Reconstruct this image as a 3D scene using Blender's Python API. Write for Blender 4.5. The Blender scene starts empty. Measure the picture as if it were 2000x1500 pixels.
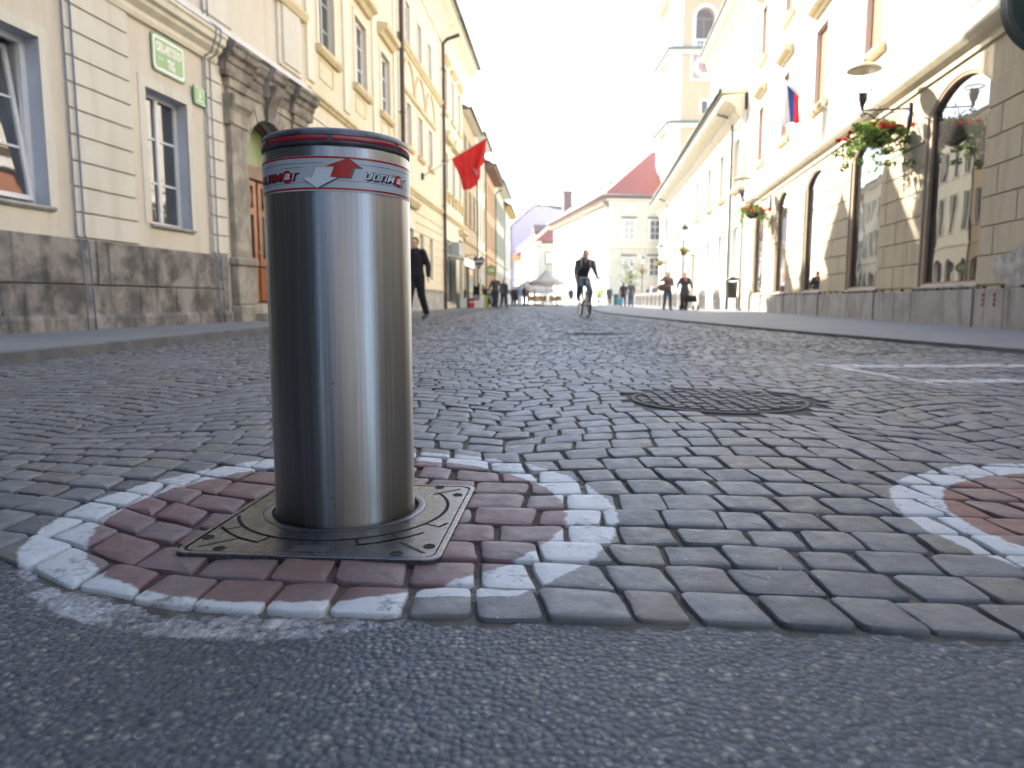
import bpy, bmesh, math, random
import numpy as np
from mathutils import Vector, Matrix, noise
random.seed(7)
R = math.radians
HAZE = 0.001
SC = bpy.context.scene
COL = SC.collection

# ------------------------------------------------------------ camera
cam_d = bpy.data.cameras.new("camera")
cam = bpy.data.objects.new("camera", cam_d)
COL.objects.link(cam)
SC.camera = cam
cam.location = (0, 0, 0.41)
cam.rotation_euler = (R(90 - 6.662), 0, 0)
cam_d.sensor_width = 36
cam_d.lens = 1387 / 2000 * 36
cam_d.clip_start = 0.05
cam_d.clip_end = 600
cam_d.dof.use_dof = True
cam_d.dof.focus_distance = 1.32
cam_d.dof.aperture_fstop = 5.2

# ------------------------------------------------------------ world and sun
SUN_EL = R(35.4)
SUN_AZ = (-0.637, 0.771)
world = bpy.data.worlds.new("World")
SC.world = world
world.use_nodes = True
wn = world.node_tree
wn.nodes.clear()
w_out = wn.nodes.new("ShaderNodeOutputWorld")
w_bg = wn.nodes.new("ShaderNodeBackground")
w_sky = wn.nodes.new("ShaderNodeTexSky")
w_sky.sky_type = 'NISHITA'
w_sky.sun_disc = False
w_sky.sun_elevation = SUN_EL
w_sky.sun_rotation = math.atan2(SUN_AZ[0], SUN_AZ[1])
w_sky.air_density = 1.0
w_sky.dust_density = 1.2
w_sky.ozone_density = 1.0
wn.links.new(w_sky.outputs[0], w_bg.inputs[0])
w_bg.inputs[1].default_value = 0.15
wn.links.new(w_bg.outputs[0], w_out.inputs[0])

sun_d = bpy.data.lights.new("sun", 'SUN')
sun_d.energy = 5.0
sun_d.angle = R(0.5)
sun_d.color = (1.0, 0.94, 0.84)
sun = bpy.data.objects.new("sun", sun_d)
COL.objects.link(sun)
sdir = Vector((SUN_AZ[0] * math.cos(SUN_EL), SUN_AZ[1] * math.cos(SUN_EL), math.sin(SUN_EL)))
sun.rotation_euler = sdir.to_track_quat('Z', 'Y').to_euler()
sun.location = (-30, 40, 40)

SC.view_settings.view_transform = 'Standard'
SC.view_settings.look = 'None'
SC.view_settings.exposure = 2.35
SC.view_settings.gamma = 1.0
SC.render.engine = 'CYCLES'
SC.cycles.max_bounces = 8
SC.cycles.diffuse_bounces = 4
SC.cycles.glossy_bounces = 4
SC.cycles.use_denoising = True

# ------------------------------------------------------------ node helpers
def new_mat(name):
    m = bpy.data.materials.new(name)
    m.use_nodes = True
    nt = m.node_tree
    b = nt.nodes["Principled BSDF"]
    return m, nt, b

def N(nt, t, **kw):
    n = nt.nodes.new(t)
    for k, v in kw.items():
        if isinstance(k, str) and hasattr(n, k):
            setattr(n, k, v)
    return n

def L(nt, a, b):
    nt.links.new(a, b)

def math_n(nt, op, a, b=None, clamp=False):
    n = nt.nodes.new("ShaderNodeMath"); n.operation = op; n.use_clamp = clamp
    for i, x in enumerate((a, b)):
        if x is None: continue
        if isinstance(x, (int, float)): n.inputs[i].default_value = x
        else: nt.links.new(x, n.inputs[i])
    return n.outputs[0]

def mix_n(nt, fac, a, b, mode='MIX'):
    n = nt.nodes.new("ShaderNodeMix"); n.data_type = 'RGBA'; n.blend_type = mode
    if isinstance(fac, (int, float)): n.inputs[0].default_value = fac
    else: nt.links.new(fac, n.inputs[0])
    for i, x in ((6, a), (7, b)):
        if isinstance(x, (tuple, list)): n.inputs[i].default_value = (*x[:3], 1)
        else: nt.links.new(x, n.inputs[i])
    return n.outputs[2]

def ramp_n(nt, src, stops):
    n = nt.nodes.new("ShaderNodeMapRange")
    n.inputs[1].default_value = stops[0]; n.inputs[2].default_value = stops[1]
    n.inputs[3].default_value = stops[2] if len(stops) > 2 else 0
    n.inputs[4].default_value = stops[3] if len(stops) > 2 else 1
    nt.links.new(src, n.inputs[0])
    return n.outputs[0]

def noise_n(nt, vec, scale, detail=4, rough=0.55, dist=0.0):
    n = nt.nodes.new("ShaderNodeTexNoise")
    n.inputs['Scale'].default_value = scale; n.inputs['Detail'].default_value = detail
    n.inputs['Roughness'].default_value = rough; n.inputs['Distortion'].default_value = dist
    if vec is not None: nt.links.new(vec, n.inputs['Vector'])
    return n.outputs[0]

def geo_pos(nt):
    return nt.nodes.new("ShaderNodeNewGeometry").outputs['Position']

def obj_pos(nt):
    return nt.nodes.new("ShaderNodeTexCoord").outputs['Object']

def scale_v(nt, v, s):
    n = nt.nodes.new("ShaderNodeVectorMath"); n.operation = 'MULTIPLY'
    nt.links.new(v, n.inputs[0]); n.inputs[1].default_value = s
    return n.outputs[0]

def bump_n(nt, b, h, strength, dist=0.01):
    n = nt.nodes.new("ShaderNodeBump")
    n.inputs['Strength'].default_value = strength; n.inputs['Distance'].default_value = dist
    nt.links.new(h, n.inputs['Height']); nt.links.new(n.outputs[0], b.inputs['Normal'])

def plaster(name, col, var=0.12, rough=0.9, dirt=0.25, bump=0.25, scale=1.0):
    m, nt, b = new_mat(name)
    p = obj_pos(nt)
    n1 = noise_n(nt, p, 0.9 * scale, 5, 0.6)
    n2 = noise_n(nt, scale_v(nt, p, (3.0 * scale, 3.0 * scale, 0.5 * scale)), 1.5, 4, 0.6)
    n3 = noise_n(nt, p, 60, 3)
    dark = tuple(c * (1 - dirt) * k for c, k in zip(col, (1.0, 0.98, 0.94)))
    lite = tuple(min(0.92, c * (1 + var)) for c in col)
    c1 = mix_n(nt, ramp_n(nt, n1, (0.3, 0.7)), col, lite)
    c2 = mix_n(nt, ramp_n(nt, n2, (0.48, 0.75)), c1, dark)
    n4 = noise_n(nt, scale_v(nt, p, (1.2, 1.2, 0.35)), 1.0, 6, 0.7, 0.5)
    c2 = mix_n(nt, ramp_n(nt, n4, (0.56, 0.72, 0, 0.55)), c2, dark)
    L(nt, c2, b.inputs['Base Color'])
    b.inputs['Roughness'].default_value = rough
    b.inputs['Specular IOR Level'].default_value = 0.25
    bump_n(nt, b, n3, bump, 0.004)
    return m

def stone(name, c1, c2, scale=2.0, rough=0.8, bump=0.5, streak=True):
    m, nt, b = new_mat(name)
    p = obj_pos(nt)
    a = noise_n(nt, p, scale, 8, 0.65, 0.3)
    s = noise_n(nt, scale_v(nt, p, (4, 4, 0.6)), 1.3, 5, 0.6)
    f = noise_n(nt, p, scale * 14, 5, 0.7)
    k = ramp_n(nt, a, (0.41, 0.60))
    col = mix_n(nt, k, c1, c2)
    if streak:
        col = mix_n(nt, ramp_n(nt, s, (0.52, 0.72)), col, tuple(x * 0.45 for x in c1))
    col = mix_n(nt, math_n(nt, 'MULTIPLY', ramp_n(nt, f, (0.6, 0.8)), 0.5), col, tuple(min(.85, x * 1.6) for x in c2))
    L(nt, col, b.inputs['Base Color'])
    b.inputs['Roughness'].default_value = rough
    bump_n(nt, b, f, bump, 0.012)
    return m

def simple(name, col, rough=0.6, metal=0.0, spec=0.5, var=0.15, scale=8):
    m, nt, b = new_mat(name)
    p = obj_pos(nt)
    n = noise_n(nt, p, scale, 5, 0.6)
    L(nt, mix_n(nt, ramp_n(nt, n, (0.3, 0.75)), tuple(c * (1 - var) for c in col), tuple(min(0.95, c * (1 + var)) for c in col)), b.inputs['Base Color'])
    b.inputs['Roughness'].default_value = rough
    b.inputs['Metallic'].default_value = metal
    b.inputs['Specular IOR Level'].default_value = spec
    return m

def pane_mat(name, col=(0.025, 0.03, 0.035), wav=0.3, rough=0.02, spec=0.9):
    m, nt, b = new_mat(name)
    p = obj_pos(nt)
    n = noise_n(nt, p, 1.1, 2, 0.4)
    n2 = noise_n(nt, p, 0.7, 3, 0.5)
    L(nt, mix_n(nt, ramp_n(nt, n2, (0.35, 0.7)), col, tuple(c * 2.2 for c in col)), b.inputs['Base Color'])
    b.inputs['Roughness'].default_value = rough
    b.inputs['IOR'].default_value = 1.55
    b.inputs['Specular IOR Level'].default_value = spec
    bump_n(nt, b, n, wav, 0.02)
    return m

def cloth_mat(name, col, var=0.25, scale=14):
    m = simple(name, col, 0.85, 0, 0.2, var, scale)
    return m

# ------------------------------------------------------------ mesh builder
class MB:
    def __init__(s): s.v = []; s.f = []
    def add(s, vs, fs):
        n = len(s.v); s.v += [tuple(v) for v in vs]; s.f += [tuple(i + n for i in f) for f in fs]
    def box(s, x0, x1, y0, y1, z0, z1):
        s.add([(x0,y0,z0),(x1,y0,z0),(x1,y1,z0),(x0,y1,z0),(x0,y0,z1),(x1,y0,z1),(x1,y1,z1),(x0,y1,z1)],
              [(0,3,2,1),(4,5,6,7),(0,1,5,4),(1,2,6,5),(2,3,7,6),(3,0,4,7)])
    def cbox(s, x0, x1, y0, y1, z0, z1, c=0.004):
        """box with chamfered edges"""
        bm = bmesh.new()
        bmesh.ops.create_cube(bm, size=1)
        for v in bm.verts:
            v.co = Vector(((x0+x1)/2 + v.co.x*(x1-x0), (y0+y1)/2 + v.co.y*(y1-y0), (z0+z1)/2 + v.co.z*(z1-z0)))
        bmesh.ops.bevel(bm, geom=list(bm.edges), offset=c, segments=2, affect='EDGES', profile=0.6)
        bm.verts.index_update()
        s.add([v.co[:] for v in bm.verts], [[v.index for v in f.verts] for f in bm.faces]); bm.free()
    def quad(s, a, b, c, d): s.add([a, b, c, d], [(0, 1, 2, 3)])
    def ring_strip(s, rings, closed=True, caps=True):
        n = len(rings[0]); vs = [p for r in rings for p in r]; fs = []
        for i in range(len(rings) - 1):
            for j in range(n if closed else n - 1):
                k = (j + 1) % n
                fs.append((i*n+j, i*n+k, (i+1)*n+k, (i+1)*n+j))
        if caps:
            fs.append(tuple(range(n))[::-1]); fs.append(tuple((len(rings)-1)*n + j for j in range(n)))
        s.add(vs, fs)
    def prism(s, poly, fn0, fn1):
        """extrude a 2D polygon: fn0/fn1 map (a,b)->xyz for both end faces"""
        s.ring_strip([[fn0(*p) for p in poly], [fn1(*p) for p in poly]])
    def lathe(s, prof, n=24, cx=0, cy=0, a0=0.0, a1=2*math.pi, caps=True, axis=None):
        full = abs(a1 - a0 - 2*math.pi) < 1e-6
        m = n if full else n + 1
        rings = []
        for r, z in prof:
            rings.append([(cx + r*math.cos(a0 + (a1-a0)*j/n), cy + r*math.sin(a0 + (a1-a0)*j/n), z) for j in range(m)])
        s.ring_strip(rings, closed=full, caps=caps and full)
    def tube(s, pts, r, n=8, r1=None, caps=True):
        pts = [Vector(p) for p in pts]; rings = []
        up = None
        for i, p in enumerate(pts):
            if i == 0: t = pts[1] - p
            elif i == len(pts) - 1: t = p - pts[i-1]
            else: t = (pts[i+1] - p).normalized() + (p - pts[i-1]).normalized()
            t = t.normalized() if t.length > 1e-9 else Vector((0,0,1))
            if up is None:
                up = Vector((0,0,1)) if abs(t.z) < 0.9 else Vector((1,0,0))
            a = t.cross(up); a = a.normalized() if a.length > 1e-6 else t.orthogonal().normalized()
            b = a.cross(t).normalized(); up = b
            rr = r if r1 is None else r + (r1 - r) * i / (len(pts) - 1)
            if isinstance(r, (list, tuple)): rr = r[i]
            rings.append([tuple(p + a*rr*math.cos(2*math.pi*j/n) + b*rr*math.sin(2*math.pi*j/n)) for j in range(n)])
        s.ring_strip(rings, caps=caps)
    def capsule(s, p, q, r1, r2, n=10, fl=1.0):
        """tapered capsule; fl flattens it along the local depth axis"""
        p, q = Vector(p), Vector(q); d = q - p
        if d.length < 1e-6: d = Vector((0,0,1e-4))
        t = d.normalized()
        a = t.cross(Vector((0,1,0))); a = a.normalized() if a.length > 0.05 else Vector((1,0,0))
        b = t.cross(a).normalized()
        prof = []
        for k in range(4): an = math.pi/2 * k/4 ; prof.append((-r1*math.cos(an), r1*math.sin(an) if k else 1e-3*r1, 0))
        prof.append((0, r1, 0)); prof.append((0, r2, 1))
        for k in range(1, 5): an = math.pi/2 * k/4; prof.append((r2*math.sin(an), max(r2*math.cos(an), 1e-3*r2), 1))
        rings = []
        for off, rr, w in prof:
            c = p + d * w + t * off
            rings.append([tuple(c + a*rr*math.cos(2*math.pi*j/n) + b*rr*fl*math.sin(2*math.pi*j/n)) for j in range(n)])
        s.ring_strip(rings)
    def ellipsoid(s, c, r, n=12, m=8, jit=0.0, rnd=random):
        rings = []
        for i in range(m + 1):
            th = math.pi * i / m
            sr, cz = max(math.sin(th), 1e-3), math.cos(th)
            rings.append([(c[0] + r[0]*sr*math.cos(2*math.pi*j/n)*(1+rnd.uniform(-jit, jit)), c[1] + r[1]*sr*math.sin(2*math.pi*j/n)*(1+rnd.uniform(-jit, jit)), c[2] + r[2]*cz) for j in range(n)])
        s.ring_strip(rings)
    def torus(s, c, R_, r, axis='y', n=32, m=8):
        rings = []
        for i in range(n):
            a = 2*math.pi*i/n; ring = []
            for j in range(m):
                b = 2*math.pi*j/m
                x = (R_ + r*math.cos(b)) * math.cos(a); z = (R_ + r*math.cos(b)) * math.sin(a); y = r*math.sin(b)
                if axis == 'y': p = (x, y, z)
                elif axis == 'z': p = (x, z, y)
                else: p = (y, x, z)
                ring.append((c[0]+p[0], c[1]+p[1], c[2]+p[2]))
            rings.append(ring)
        rings.append(rings[0])
        s.ring_strip(rings, caps=False)
    def xform(s, M, start=0):
        s.v[start:] = [tuple(M @ Vector(v)) for v in s.v[start:]]
    def build(s, name, mat, parent=None, smooth=False, recalc=True, auto=None):
        me = bpy.data.meshes.new(name)
        me.from_pydata(s.v, [], s.f)
        if recalc:
            bm = bmesh.new(); bm.from_mesh(me)
            bmesh.ops.recalc_face_normals(bm, faces=bm.faces); bm.to_mesh(me); bm.free()
        if smooth:
            me.polygons.foreach_set('use_smooth', [True] * len(me.polygons))
            if auto: me.set_sharp_from_angle(angle=R(auto))
        o = bpy.data.objects.new(name, me)
        if mat is not None: me.materials.append(mat)
        COL.objects.link(o)
        if parent is not None: o.parent = parent
        return o

def thing(name, label, cat, loc=(0,0,0), rz=0.0, group=None):
    o = bpy.data.objects.new(name, None); COL.objects.link(o)
    o.location = loc; o.rotation_euler = (0, 0, rz); o.empty_display_size = 0.2
    o['label'] = label; o['category'] = cat
    if group: o['group'] = group
    return o
def tag(o, label, cat, group=None, kind=None):
    o['label'] = label; o['category'] = cat
    if group: o['group'] = group
    if kind: o['kind'] = kind
    return o
def struct(o): o['kind'] = 'structure'; return o
def dup(root, loc, rz, label, group=None):
    r = root.copy(); COL.objects.link(r); r.location = loc; r.rotation_euler = (0, 0, rz)
    r['label'] = label
    if group: r['group'] = group
    for ch in list(root.children):
        c = ch.copy(); COL.objects.link(c); c.parent = r
        for g in ch.children:
            d = g.copy(); COL.objects.link(d); d.parent = c
    return r

def text_mesh(txt, size=1.0, shear=0.0, bold=0.0, sx=1.0, depth=0.0, align='CENTER'):
    cu = bpy.data.curves.new("lettering", 'FONT')
    cu.body = txt; cu.size = size; cu.shear = shear; cu.offset = bold
    cu.align_x = align; cu.align_y = 'CENTER'; cu.extrude = depth; cu.resolution_u = 3
    o = bpy.data.objects.new("lettering", cu); COL.objects.link(o)
    dg = bpy.context.evaluated_depsgraph_get()
    me = bpy.data.meshes.new_from_object(o.evaluated_get(dg))
    vs = [(v.co.x * sx, v.co.y, v.co.z) for v in me.vertices]
    fs = [tuple(p.vertices) for p in me.polygons]
    bpy.data.objects.remove(o); bpy.data.curves.remove(cu); bpy.data.meshes.remove(me)
    return vs, fs

def translucent(m, f=0.45):
    nt = m.node_tree; b = nt.nodes["Principled BSDF"]; out = nt.nodes["Material Output"]
    t = nt.nodes.new("ShaderNodeBsdfTranslucent"); L(nt, b.inputs['Base Color'].links[0].from_socket, t.inputs[0])
    mx = nt.nodes.new("ShaderNodeMixShader"); mx.inputs[0].default_value = f
    L(nt, b.outputs[0], mx.inputs[1]); L(nt, t.outputs[0], mx.inputs[2]); L(nt, mx.outputs[0], out.inputs[0]); return m
# ------------------------------------------------------------ ground
CIRCLES = ((-0.333, 1.37), (1.285, 1.235))
ZL, ZR = 0.07, 0.03                    # pavement heights

def paint_mask(nt, pos, worn=0.5):
    """returns (white mask, red mask) of the painted rings, from world position"""
    sep = nt.nodes.new("ShaderNodeSeparateXYZ"); L(nt, pos, sep.inputs[0])
    w_all = None; r_all = None
    wob = noise_n(nt, pos, 26, 3, 0.6)
    for cx, cy in CIRCLES:
        dx = math_n(nt, 'SUBTRACT', sep.outputs[0], cx); dy = math_n(nt, 'SUBTRACT', sep.outputs[1], cy)
        d = math_n(nt, 'SQRT', math_n(nt, 'ADD', math_n(nt, 'MULTIPLY', dx, dx), math_n(nt, 'MULTIPLY', dy, dy)))
        d = math_n(nt, 'ADD', d, math_n(nt, 'MULTIPLY', math_n(nt, 'SUBTRACT', wob, 0.5), 0.03))
        out = ramp_n(nt, d, (0.532, 0.538, 1, 0)); inn = ramp_n(nt, d, (0.436, 0.442, 1, 0))
        w = math_n(nt, 'SUBTRACT', out, inn, True)
        if cx < 0:   # two unpainted replacement setts at the front of the first ring
            bare = math_n(nt, 'MULTIPLY', math_n(nt, 'MULTIPLY', math_n(nt, 'GREATER_THAN', sep.outputs[0], -0.145), math_n(nt, 'LESS_THAN', sep.outputs[0], 0.2)), math_n(nt, 'MULTIPLY', math_n(nt, 'LESS_THAN', sep.outputs[1], 0.955), math_n(nt, 'GREATER_THAN', sep.outputs[1], 0.87)))
            w = math_n(nt, 'MULTIPLY', w, math_n(nt, 'SUBTRACT', 1.0, bare))
        w_all = w if w_all is None else math_n(nt, 'MAXIMUM', w_all, w)
        r_all = inn if r_all is None else math_n(nt, 'MAXIMUM', r_all, inn)
    n = noise_n(nt, pos, 55, 6, 0.75)
    n2 = noise_n(nt, pos, 9, 3, 0.6)
    wear = ramp_n(nt, math_n(nt, 'ADD', math_n(nt, 'MULTIPLY', n, 0.6), math_n(nt, 'MULTIPLY', n2, 0.4)), (worn - 0.06, worn + 0.05, 1, 0))
    return math_n(nt, 'MULTIPLY', w_all, wear), r_all

def line_mask(nt, pos):
    """thin white parking line on the setts at the right"""
    sep = nt.nodes.new("ShaderNodeSeparateXYZ"); L(nt, pos, sep.inputs[0])
    x, y = sep.outputs[0], sep.outputs[1]
    wob = math_n(nt, 'MULTIPLY', math_n(nt, 'SUBTRACT', noise_n(nt, pos, 14, 4, 0.7), 0.5), 0.10)
    y = math_n(nt, 'ADD', y, wob)
    def seg(x0, y0, x1, y1, w):
        k = (y1 - y0) / (x1 - x0) if abs(x1 - x0) > 1e-6 else 0
        yy = math_n(nt, 'ADD', math_n(nt, 'MULTIPLY', math_n(nt, 'SUBTRACT', x, x0), k), y0)
        dd = math_n(nt, 'ABSOLUTE', math_n(nt, 'SUBTRACT', y, yy))
        a = ramp_n(nt, dd, (w * 0.85, w, 1, 0))
        return math_n(nt, 'MULTIPLY', math_n(nt, 'MULTIPLY', a, math_n(nt, 'GREATER_THAN', x, x0)), math_n(nt, 'LESS_THAN', x, x1))
    m = seg(2.02, 4.50, 6.0, 4.62, 0.11)
    m = math_n(nt, 'MAXIMUM', m, seg(2.02, 4.50, 2.06, 3.62, 0.0) if False else seg(2.0, 4.55, 2.13, 3.66, 0.34))
    m = math_n(nt, 'MAXIMUM', m, seg(2.10, 3.66, 6.0, 3.60, 0.075))
    worn = ramp_n(nt, noise_n(nt, pos, 30, 5, 0.7), (0.42, 0.6, 1, 0.35))
    return math_n(nt, 'MULTIPLY', m, worn)

def sett_material():
    m, nt, b = new_mat("granite_setts")
    pos = geo_pos(nt)
    at = nt.nodes.new("ShaderNodeAttribute"); at.attribute_name = 'rnd'
    rn = at.outputs['Fac']
    at2 = nt.nodes.new("ShaderNodeAttribute"); at2.attribute_name = 'hue'
    base = mix_n(nt, rn, (0.050, 0.056, 0.067), (0.122, 0.127, 0.135))
    base = mix_n(nt, ramp_n(nt, at2.outputs['Fac'], (0.72, 1.0, 0, 0.8)), base, (0.105, 0.09, 0.072))
    f = noise_n(nt, pos, 260, 5, 0.8)
    g = noise_n(nt, pos, 22, 6, 0.7)
    base = mix_n(nt, ramp_n(nt, f, (0.35, 0.75, 0.0, 0.55)), base, mix_n(nt, 0.5, base, (0.20, 0.20, 0.21)))
    base = mix_n(nt, ramp_n(nt, g, (0.45, 0.75, 0, 0.6)), base, mix_n(nt, 0.6, base, (0.05, 0.045, 0.04)))
    # small gum and mineral spots
    sp = noise_n(nt, pos, 95, 2, 0.5)
    base = mix_n(nt, ramp_n(nt, sp, (0.70, 0.74, 0, 0.7)), base, (0.34, 0.32, 0.29))
    w, r = paint_mask(nt, pos, 0.60)
    red = mix_n(nt, ramp_n(nt, g, (0.35, 0.7)), (0.130, 0.054, 0.056), (0.096, 0.062, 0.066))
    redf = math_n(nt, 'MULTIPLY', r, ramp_n(nt, math_n(nt, 'ADD', math_n(nt, 'MULTIPLY', g, 0.6), math_n(nt, 'MULTIPLY', rn, 0.4)), (0.32, 0.75, 1.0, 0.42)))
    # the ring of the second circle is fresher and more orange
    sep = nt.nodes.new("ShaderNodeSeparateXYZ"); L(nt, pos, sep.inputs[0])
    red = mix_n(nt, ramp_n(nt, sep.outputs[0], (0.5, 0.6)), red, (0.155, 0.066, 0.056))
    base = mix_n(nt, redf, base, red)
    base = mix_n(nt, w, base, mix_n(nt, ramp_n(nt, f, (0.3, 0.8)), (0.33, 0.345, 0.365), (0.43, 0.445, 0.465)))
    base = mix_n(nt, line_mask(nt, pos), base, (0.42, 0.43, 0.44))
    L(nt, base, b.inputs['Base Color'])
    L(nt, ramp_n(nt, g, (0.3, 0.75, 0.42, 0.72)), b.inputs['Roughness'])
    b.inputs['Specular IOR Level'].default_value = 0.45
    h = math_n(nt, 'ADD', math_n(nt, 'MULTIPLY', noise_n(nt, pos, 60, 5, 0.7), 1.0), math_n(nt, 'MULTIPLY', f, 0.35))
    bump_n(nt, b, h, 0.55, 0.0045)
    return m

def joint_material():
    m, nt, b = new_mat("sandy_joint_fill")
    pos = geo_pos(nt)
    n = noise_n(nt, pos, 40, 6, 0.75); n2 = noise_n(nt, pos, 7, 3, 0.6); n3 = noise_n(nt, pos, 400, 3, 0.8)
    c = mix_n(nt, ramp_n(nt, n, (0.35, 0.7)), (0.052, 0.048, 0.043), (0.125, 0.112, 0.098))
    c = mix_n(nt, ramp_n(nt, n2, (0.5, 0.75, 0, 0.7)), c, (0.035, 0.038, 0.028))
    c = mix_n(nt, ramp_n(nt, n3, (0.6, 0.8, 0, 0.5)), c, (0.2, 0.18, 0.15))
    w, r = paint_mask(nt, pos, 0.44)
    c = mix_n(nt, math_n(nt, 'MULTIPLY', r, 0.6), c, (0.055, 0.032, 0.034))
    c = mix_n(nt, math_n(nt, 'MULTIPLY', w, 0.55), c, (0.5, 0.49, 0.47))
    L(nt, c, b.inputs['Base Color']); b.inputs['Roughness'].default_value = 0.95
    bump_n(nt, b, n3, 0.7, 0.006)
    return m

def asphalt_material():
    m, nt, b = new_mat("worn_asphalt")
    pos = geo_pos(nt)
    v = nt.nodes.new("ShaderNodeTexVoronoi"); v.inputs['Scale'].default_value = 105; v.inputs['Randomness'].default_value = 1
    L(nt, pos, v.inputs['Vector'])
    v2 = nt.nodes.new("ShaderNodeTexVoronoi"); v2.inputs['Scale'].default_value = 240
    L(nt, pos, v2.inputs['Vector'])
    sepc = nt.nodes.new("ShaderNodeSeparateColor"); L(nt, v.outputs['Color'], sepc.inputs[0])
    sepd = nt.nodes.new("ShaderNodeSeparateColor"); L(nt, v2.outputs['Color'], sepd.inputs[0])
    n = noise_n(nt, pos, 3.2, 5, 0.6); nf = noise_n(nt, pos, 24, 5, 0.75)
    c = mix_n(nt, sepc.outputs[0], (0.028, 0.037, 0.048), (0.105, 0.122, 0.146))
    c = mix_n(nt, math_n(nt, 'GREATER_THAN', sepc.outputs[1], 0.94), c, (0.27, 0.25, 0.22))
    c = mix_n(nt, math_n(nt, 'MULTIPLY', math_n(nt, 'GREATER_THAN', sepd.outputs[1], 0.9), 0.7), c, (0.3, 0.3, 0.31))
    edge = ramp_n(nt, v.outputs['Distance'], (0.0, 0.6, 1.0, 0.30))
    c = mix_n(nt, math_n(nt, 'SUBTRACT', 1.0, edge), c, (0.028, 0.033, 0.041))
    c = mix_n(nt, ramp_n(nt, n, (0.4, 0.7, 0, 0.45)), c, (0.05, 0.056, 0.066))
    c = mix_n(nt, ramp_n(nt, nf, (0.55, 0.8, 0, 0.5)), c, (0.035, 0.038, 0.045))
    big = noise_n(nt, pos, 1.1, 3, 0.6, 0.8)
    c = mix_n(nt, ramp_n(nt, big, (0.52, 0.6, 0, 0.45)), c, (0.032, 0.036, 0.044))
    vc = nt.nodes.new("ShaderNodeTexVoronoi"); vc.feature = 'DISTANCE_TO_EDGE'; vc.inputs['Scale'].default_value = 1.3
    wpos = nt.nodes.new("ShaderNodeVectorMath"); wpos.operation = 'ADD'; nz = nt.nodes.new("ShaderNodeTexNoise"); nz.inputs['Scale'].default_value = 5; nz.inputs['Detail'].default_value = 5; L(nt, pos, nz.inputs['Vector'])
    sv = nt.nodes.new("ShaderNodeVectorMath"); sv.operation = 'MULTIPLY'; sv.inputs[1].default_value = (.25, .25, 0); L(nt, nz.outputs['Color'], sv.inputs[0]); L(nt, pos, wpos.inputs[0]); L(nt, sv.outputs[0], wpos.inputs[1]); L(nt, wpos.outputs[0], vc.inputs['Vector'])
    crack = math_n(nt, 'MULTIPLY', ramp_n(nt, vc.outputs['Distance'], (0.0, 0.004, 1, 0)), ramp_n(nt, big, (0.5, 0.6)))
    c = mix_n(nt, math_n(nt, 'MULTIPLY', crack, 0.7), c, (0.012, 0.012, 0.013))
    # worn remainder of the white ring
    sep = nt.nodes.new("ShaderNodeSeparateXYZ"); L(nt, pos, sep.inputs[0])
    w, r = paint_mask(nt, scale_v(nt, pos, (1, 1, 1)), 0.52)
    st = noise_n(nt, scale_v(nt, pos, (34, 9, 1)), 1.0, 4, 0.7, 1.5)
    w = math_n(nt, 'MULTIPLY', w, ramp_n(nt, st, (0.3, 0.62, 1.0, 0.25)))
    c = mix_n(nt, w, c, (0.36, 0.37, 0.39))
    L(nt, c, b.inputs['Base Color'])
    b.inputs['Roughness'].default_value = 0.62
    b.inputs['Specular IOR Level'].default_value = 0.4
    h = math_n(nt, 'ADD', math_n(nt, 'MULTIPLY', math_n(nt, 'SUBTRACT', 1.0, v.outputs['Distance']), 1.0), math_n(nt, 'MULTIPLY', nf, 0.8))
    bump_n(nt, b, h, 0.75, 0.006)
    return m

def paving_material(name, a, c_, scale=1.0):
    m, nt, b = new_mat(name)
    pos = geo_pos(nt)
    n = noise_n(nt, pos, 1.2, 6, 0.65); f = noise_n(nt, pos, 90, 4, 0.8)
    c = mix_n(nt, ramp_n(nt, n, (0.35, 0.7)), a, c_)
    c = mix_n(nt, ramp_n(nt, f, (0.4, 0.8, 0, 0.6)), c, tuple(x * 1.6 for x in c_))
    L(nt, c, b.inputs['Base Color']); b.inputs['Roughness'].default_value = 0.75
    bump_n(nt, b, f, 0.4, 0.004)
    return m

M_SETT = sett_material(); M_JOINT = joint_material(); M_ASPH = asphalt_material()
M_PAVE = paving_material("grey_paving", (0.105, 0.110, 0.120), (0.155, 0.156, 0.158))
M_KERB = stone("kerb_granite", (0.09, 0.092, 0.098), (0.14, 0.14, 0.138), 4, 0.75, 0.4, False)
M_EARTH = paving_material("far_ground", (0.15, 0.145, 0.14), (0.2, 0.19, 0.18))

def interp(tab, y):
    if y <= tab[0][0]: return tab[0][1]
    for (a, va), (b, vb) in zip(tab, tab[1:]):
        if y <= b: return va + (vb - va) * (y - a) / (b - a)
    return tab[-1][1]
KERB_L = [(-6, -3.6), (2, -3.45), (4.6, -3.33), (9.25, -3.2), (16, -3.1), (25, -2.6), (38, -1.55), (50, -0.75), (73, 0.55), (95, 2.2)]
KERB_R = [(-6, 4.7), (3, 4.35), (5.6, 4.05), (8.56, 3.7), (13, 3.42), (18, 3.22), (24, 3.1), (32, 3.6), (45, 5.6), (62, 8.4), (75, 9.9), (110, 11)]
ASPH = [(-3.4, 1.75), (-1.5, 1.32), (-0.822, 1.10), (-0.62, 0.965), (-0.45, 0.905), (-0.119, 0.879), (0.26, 0.861), (0.624, 0.823), (1.6, 0.74), (4.6, 0.55)]
def asph_y(x): return interp(ASPH, x)

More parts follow.
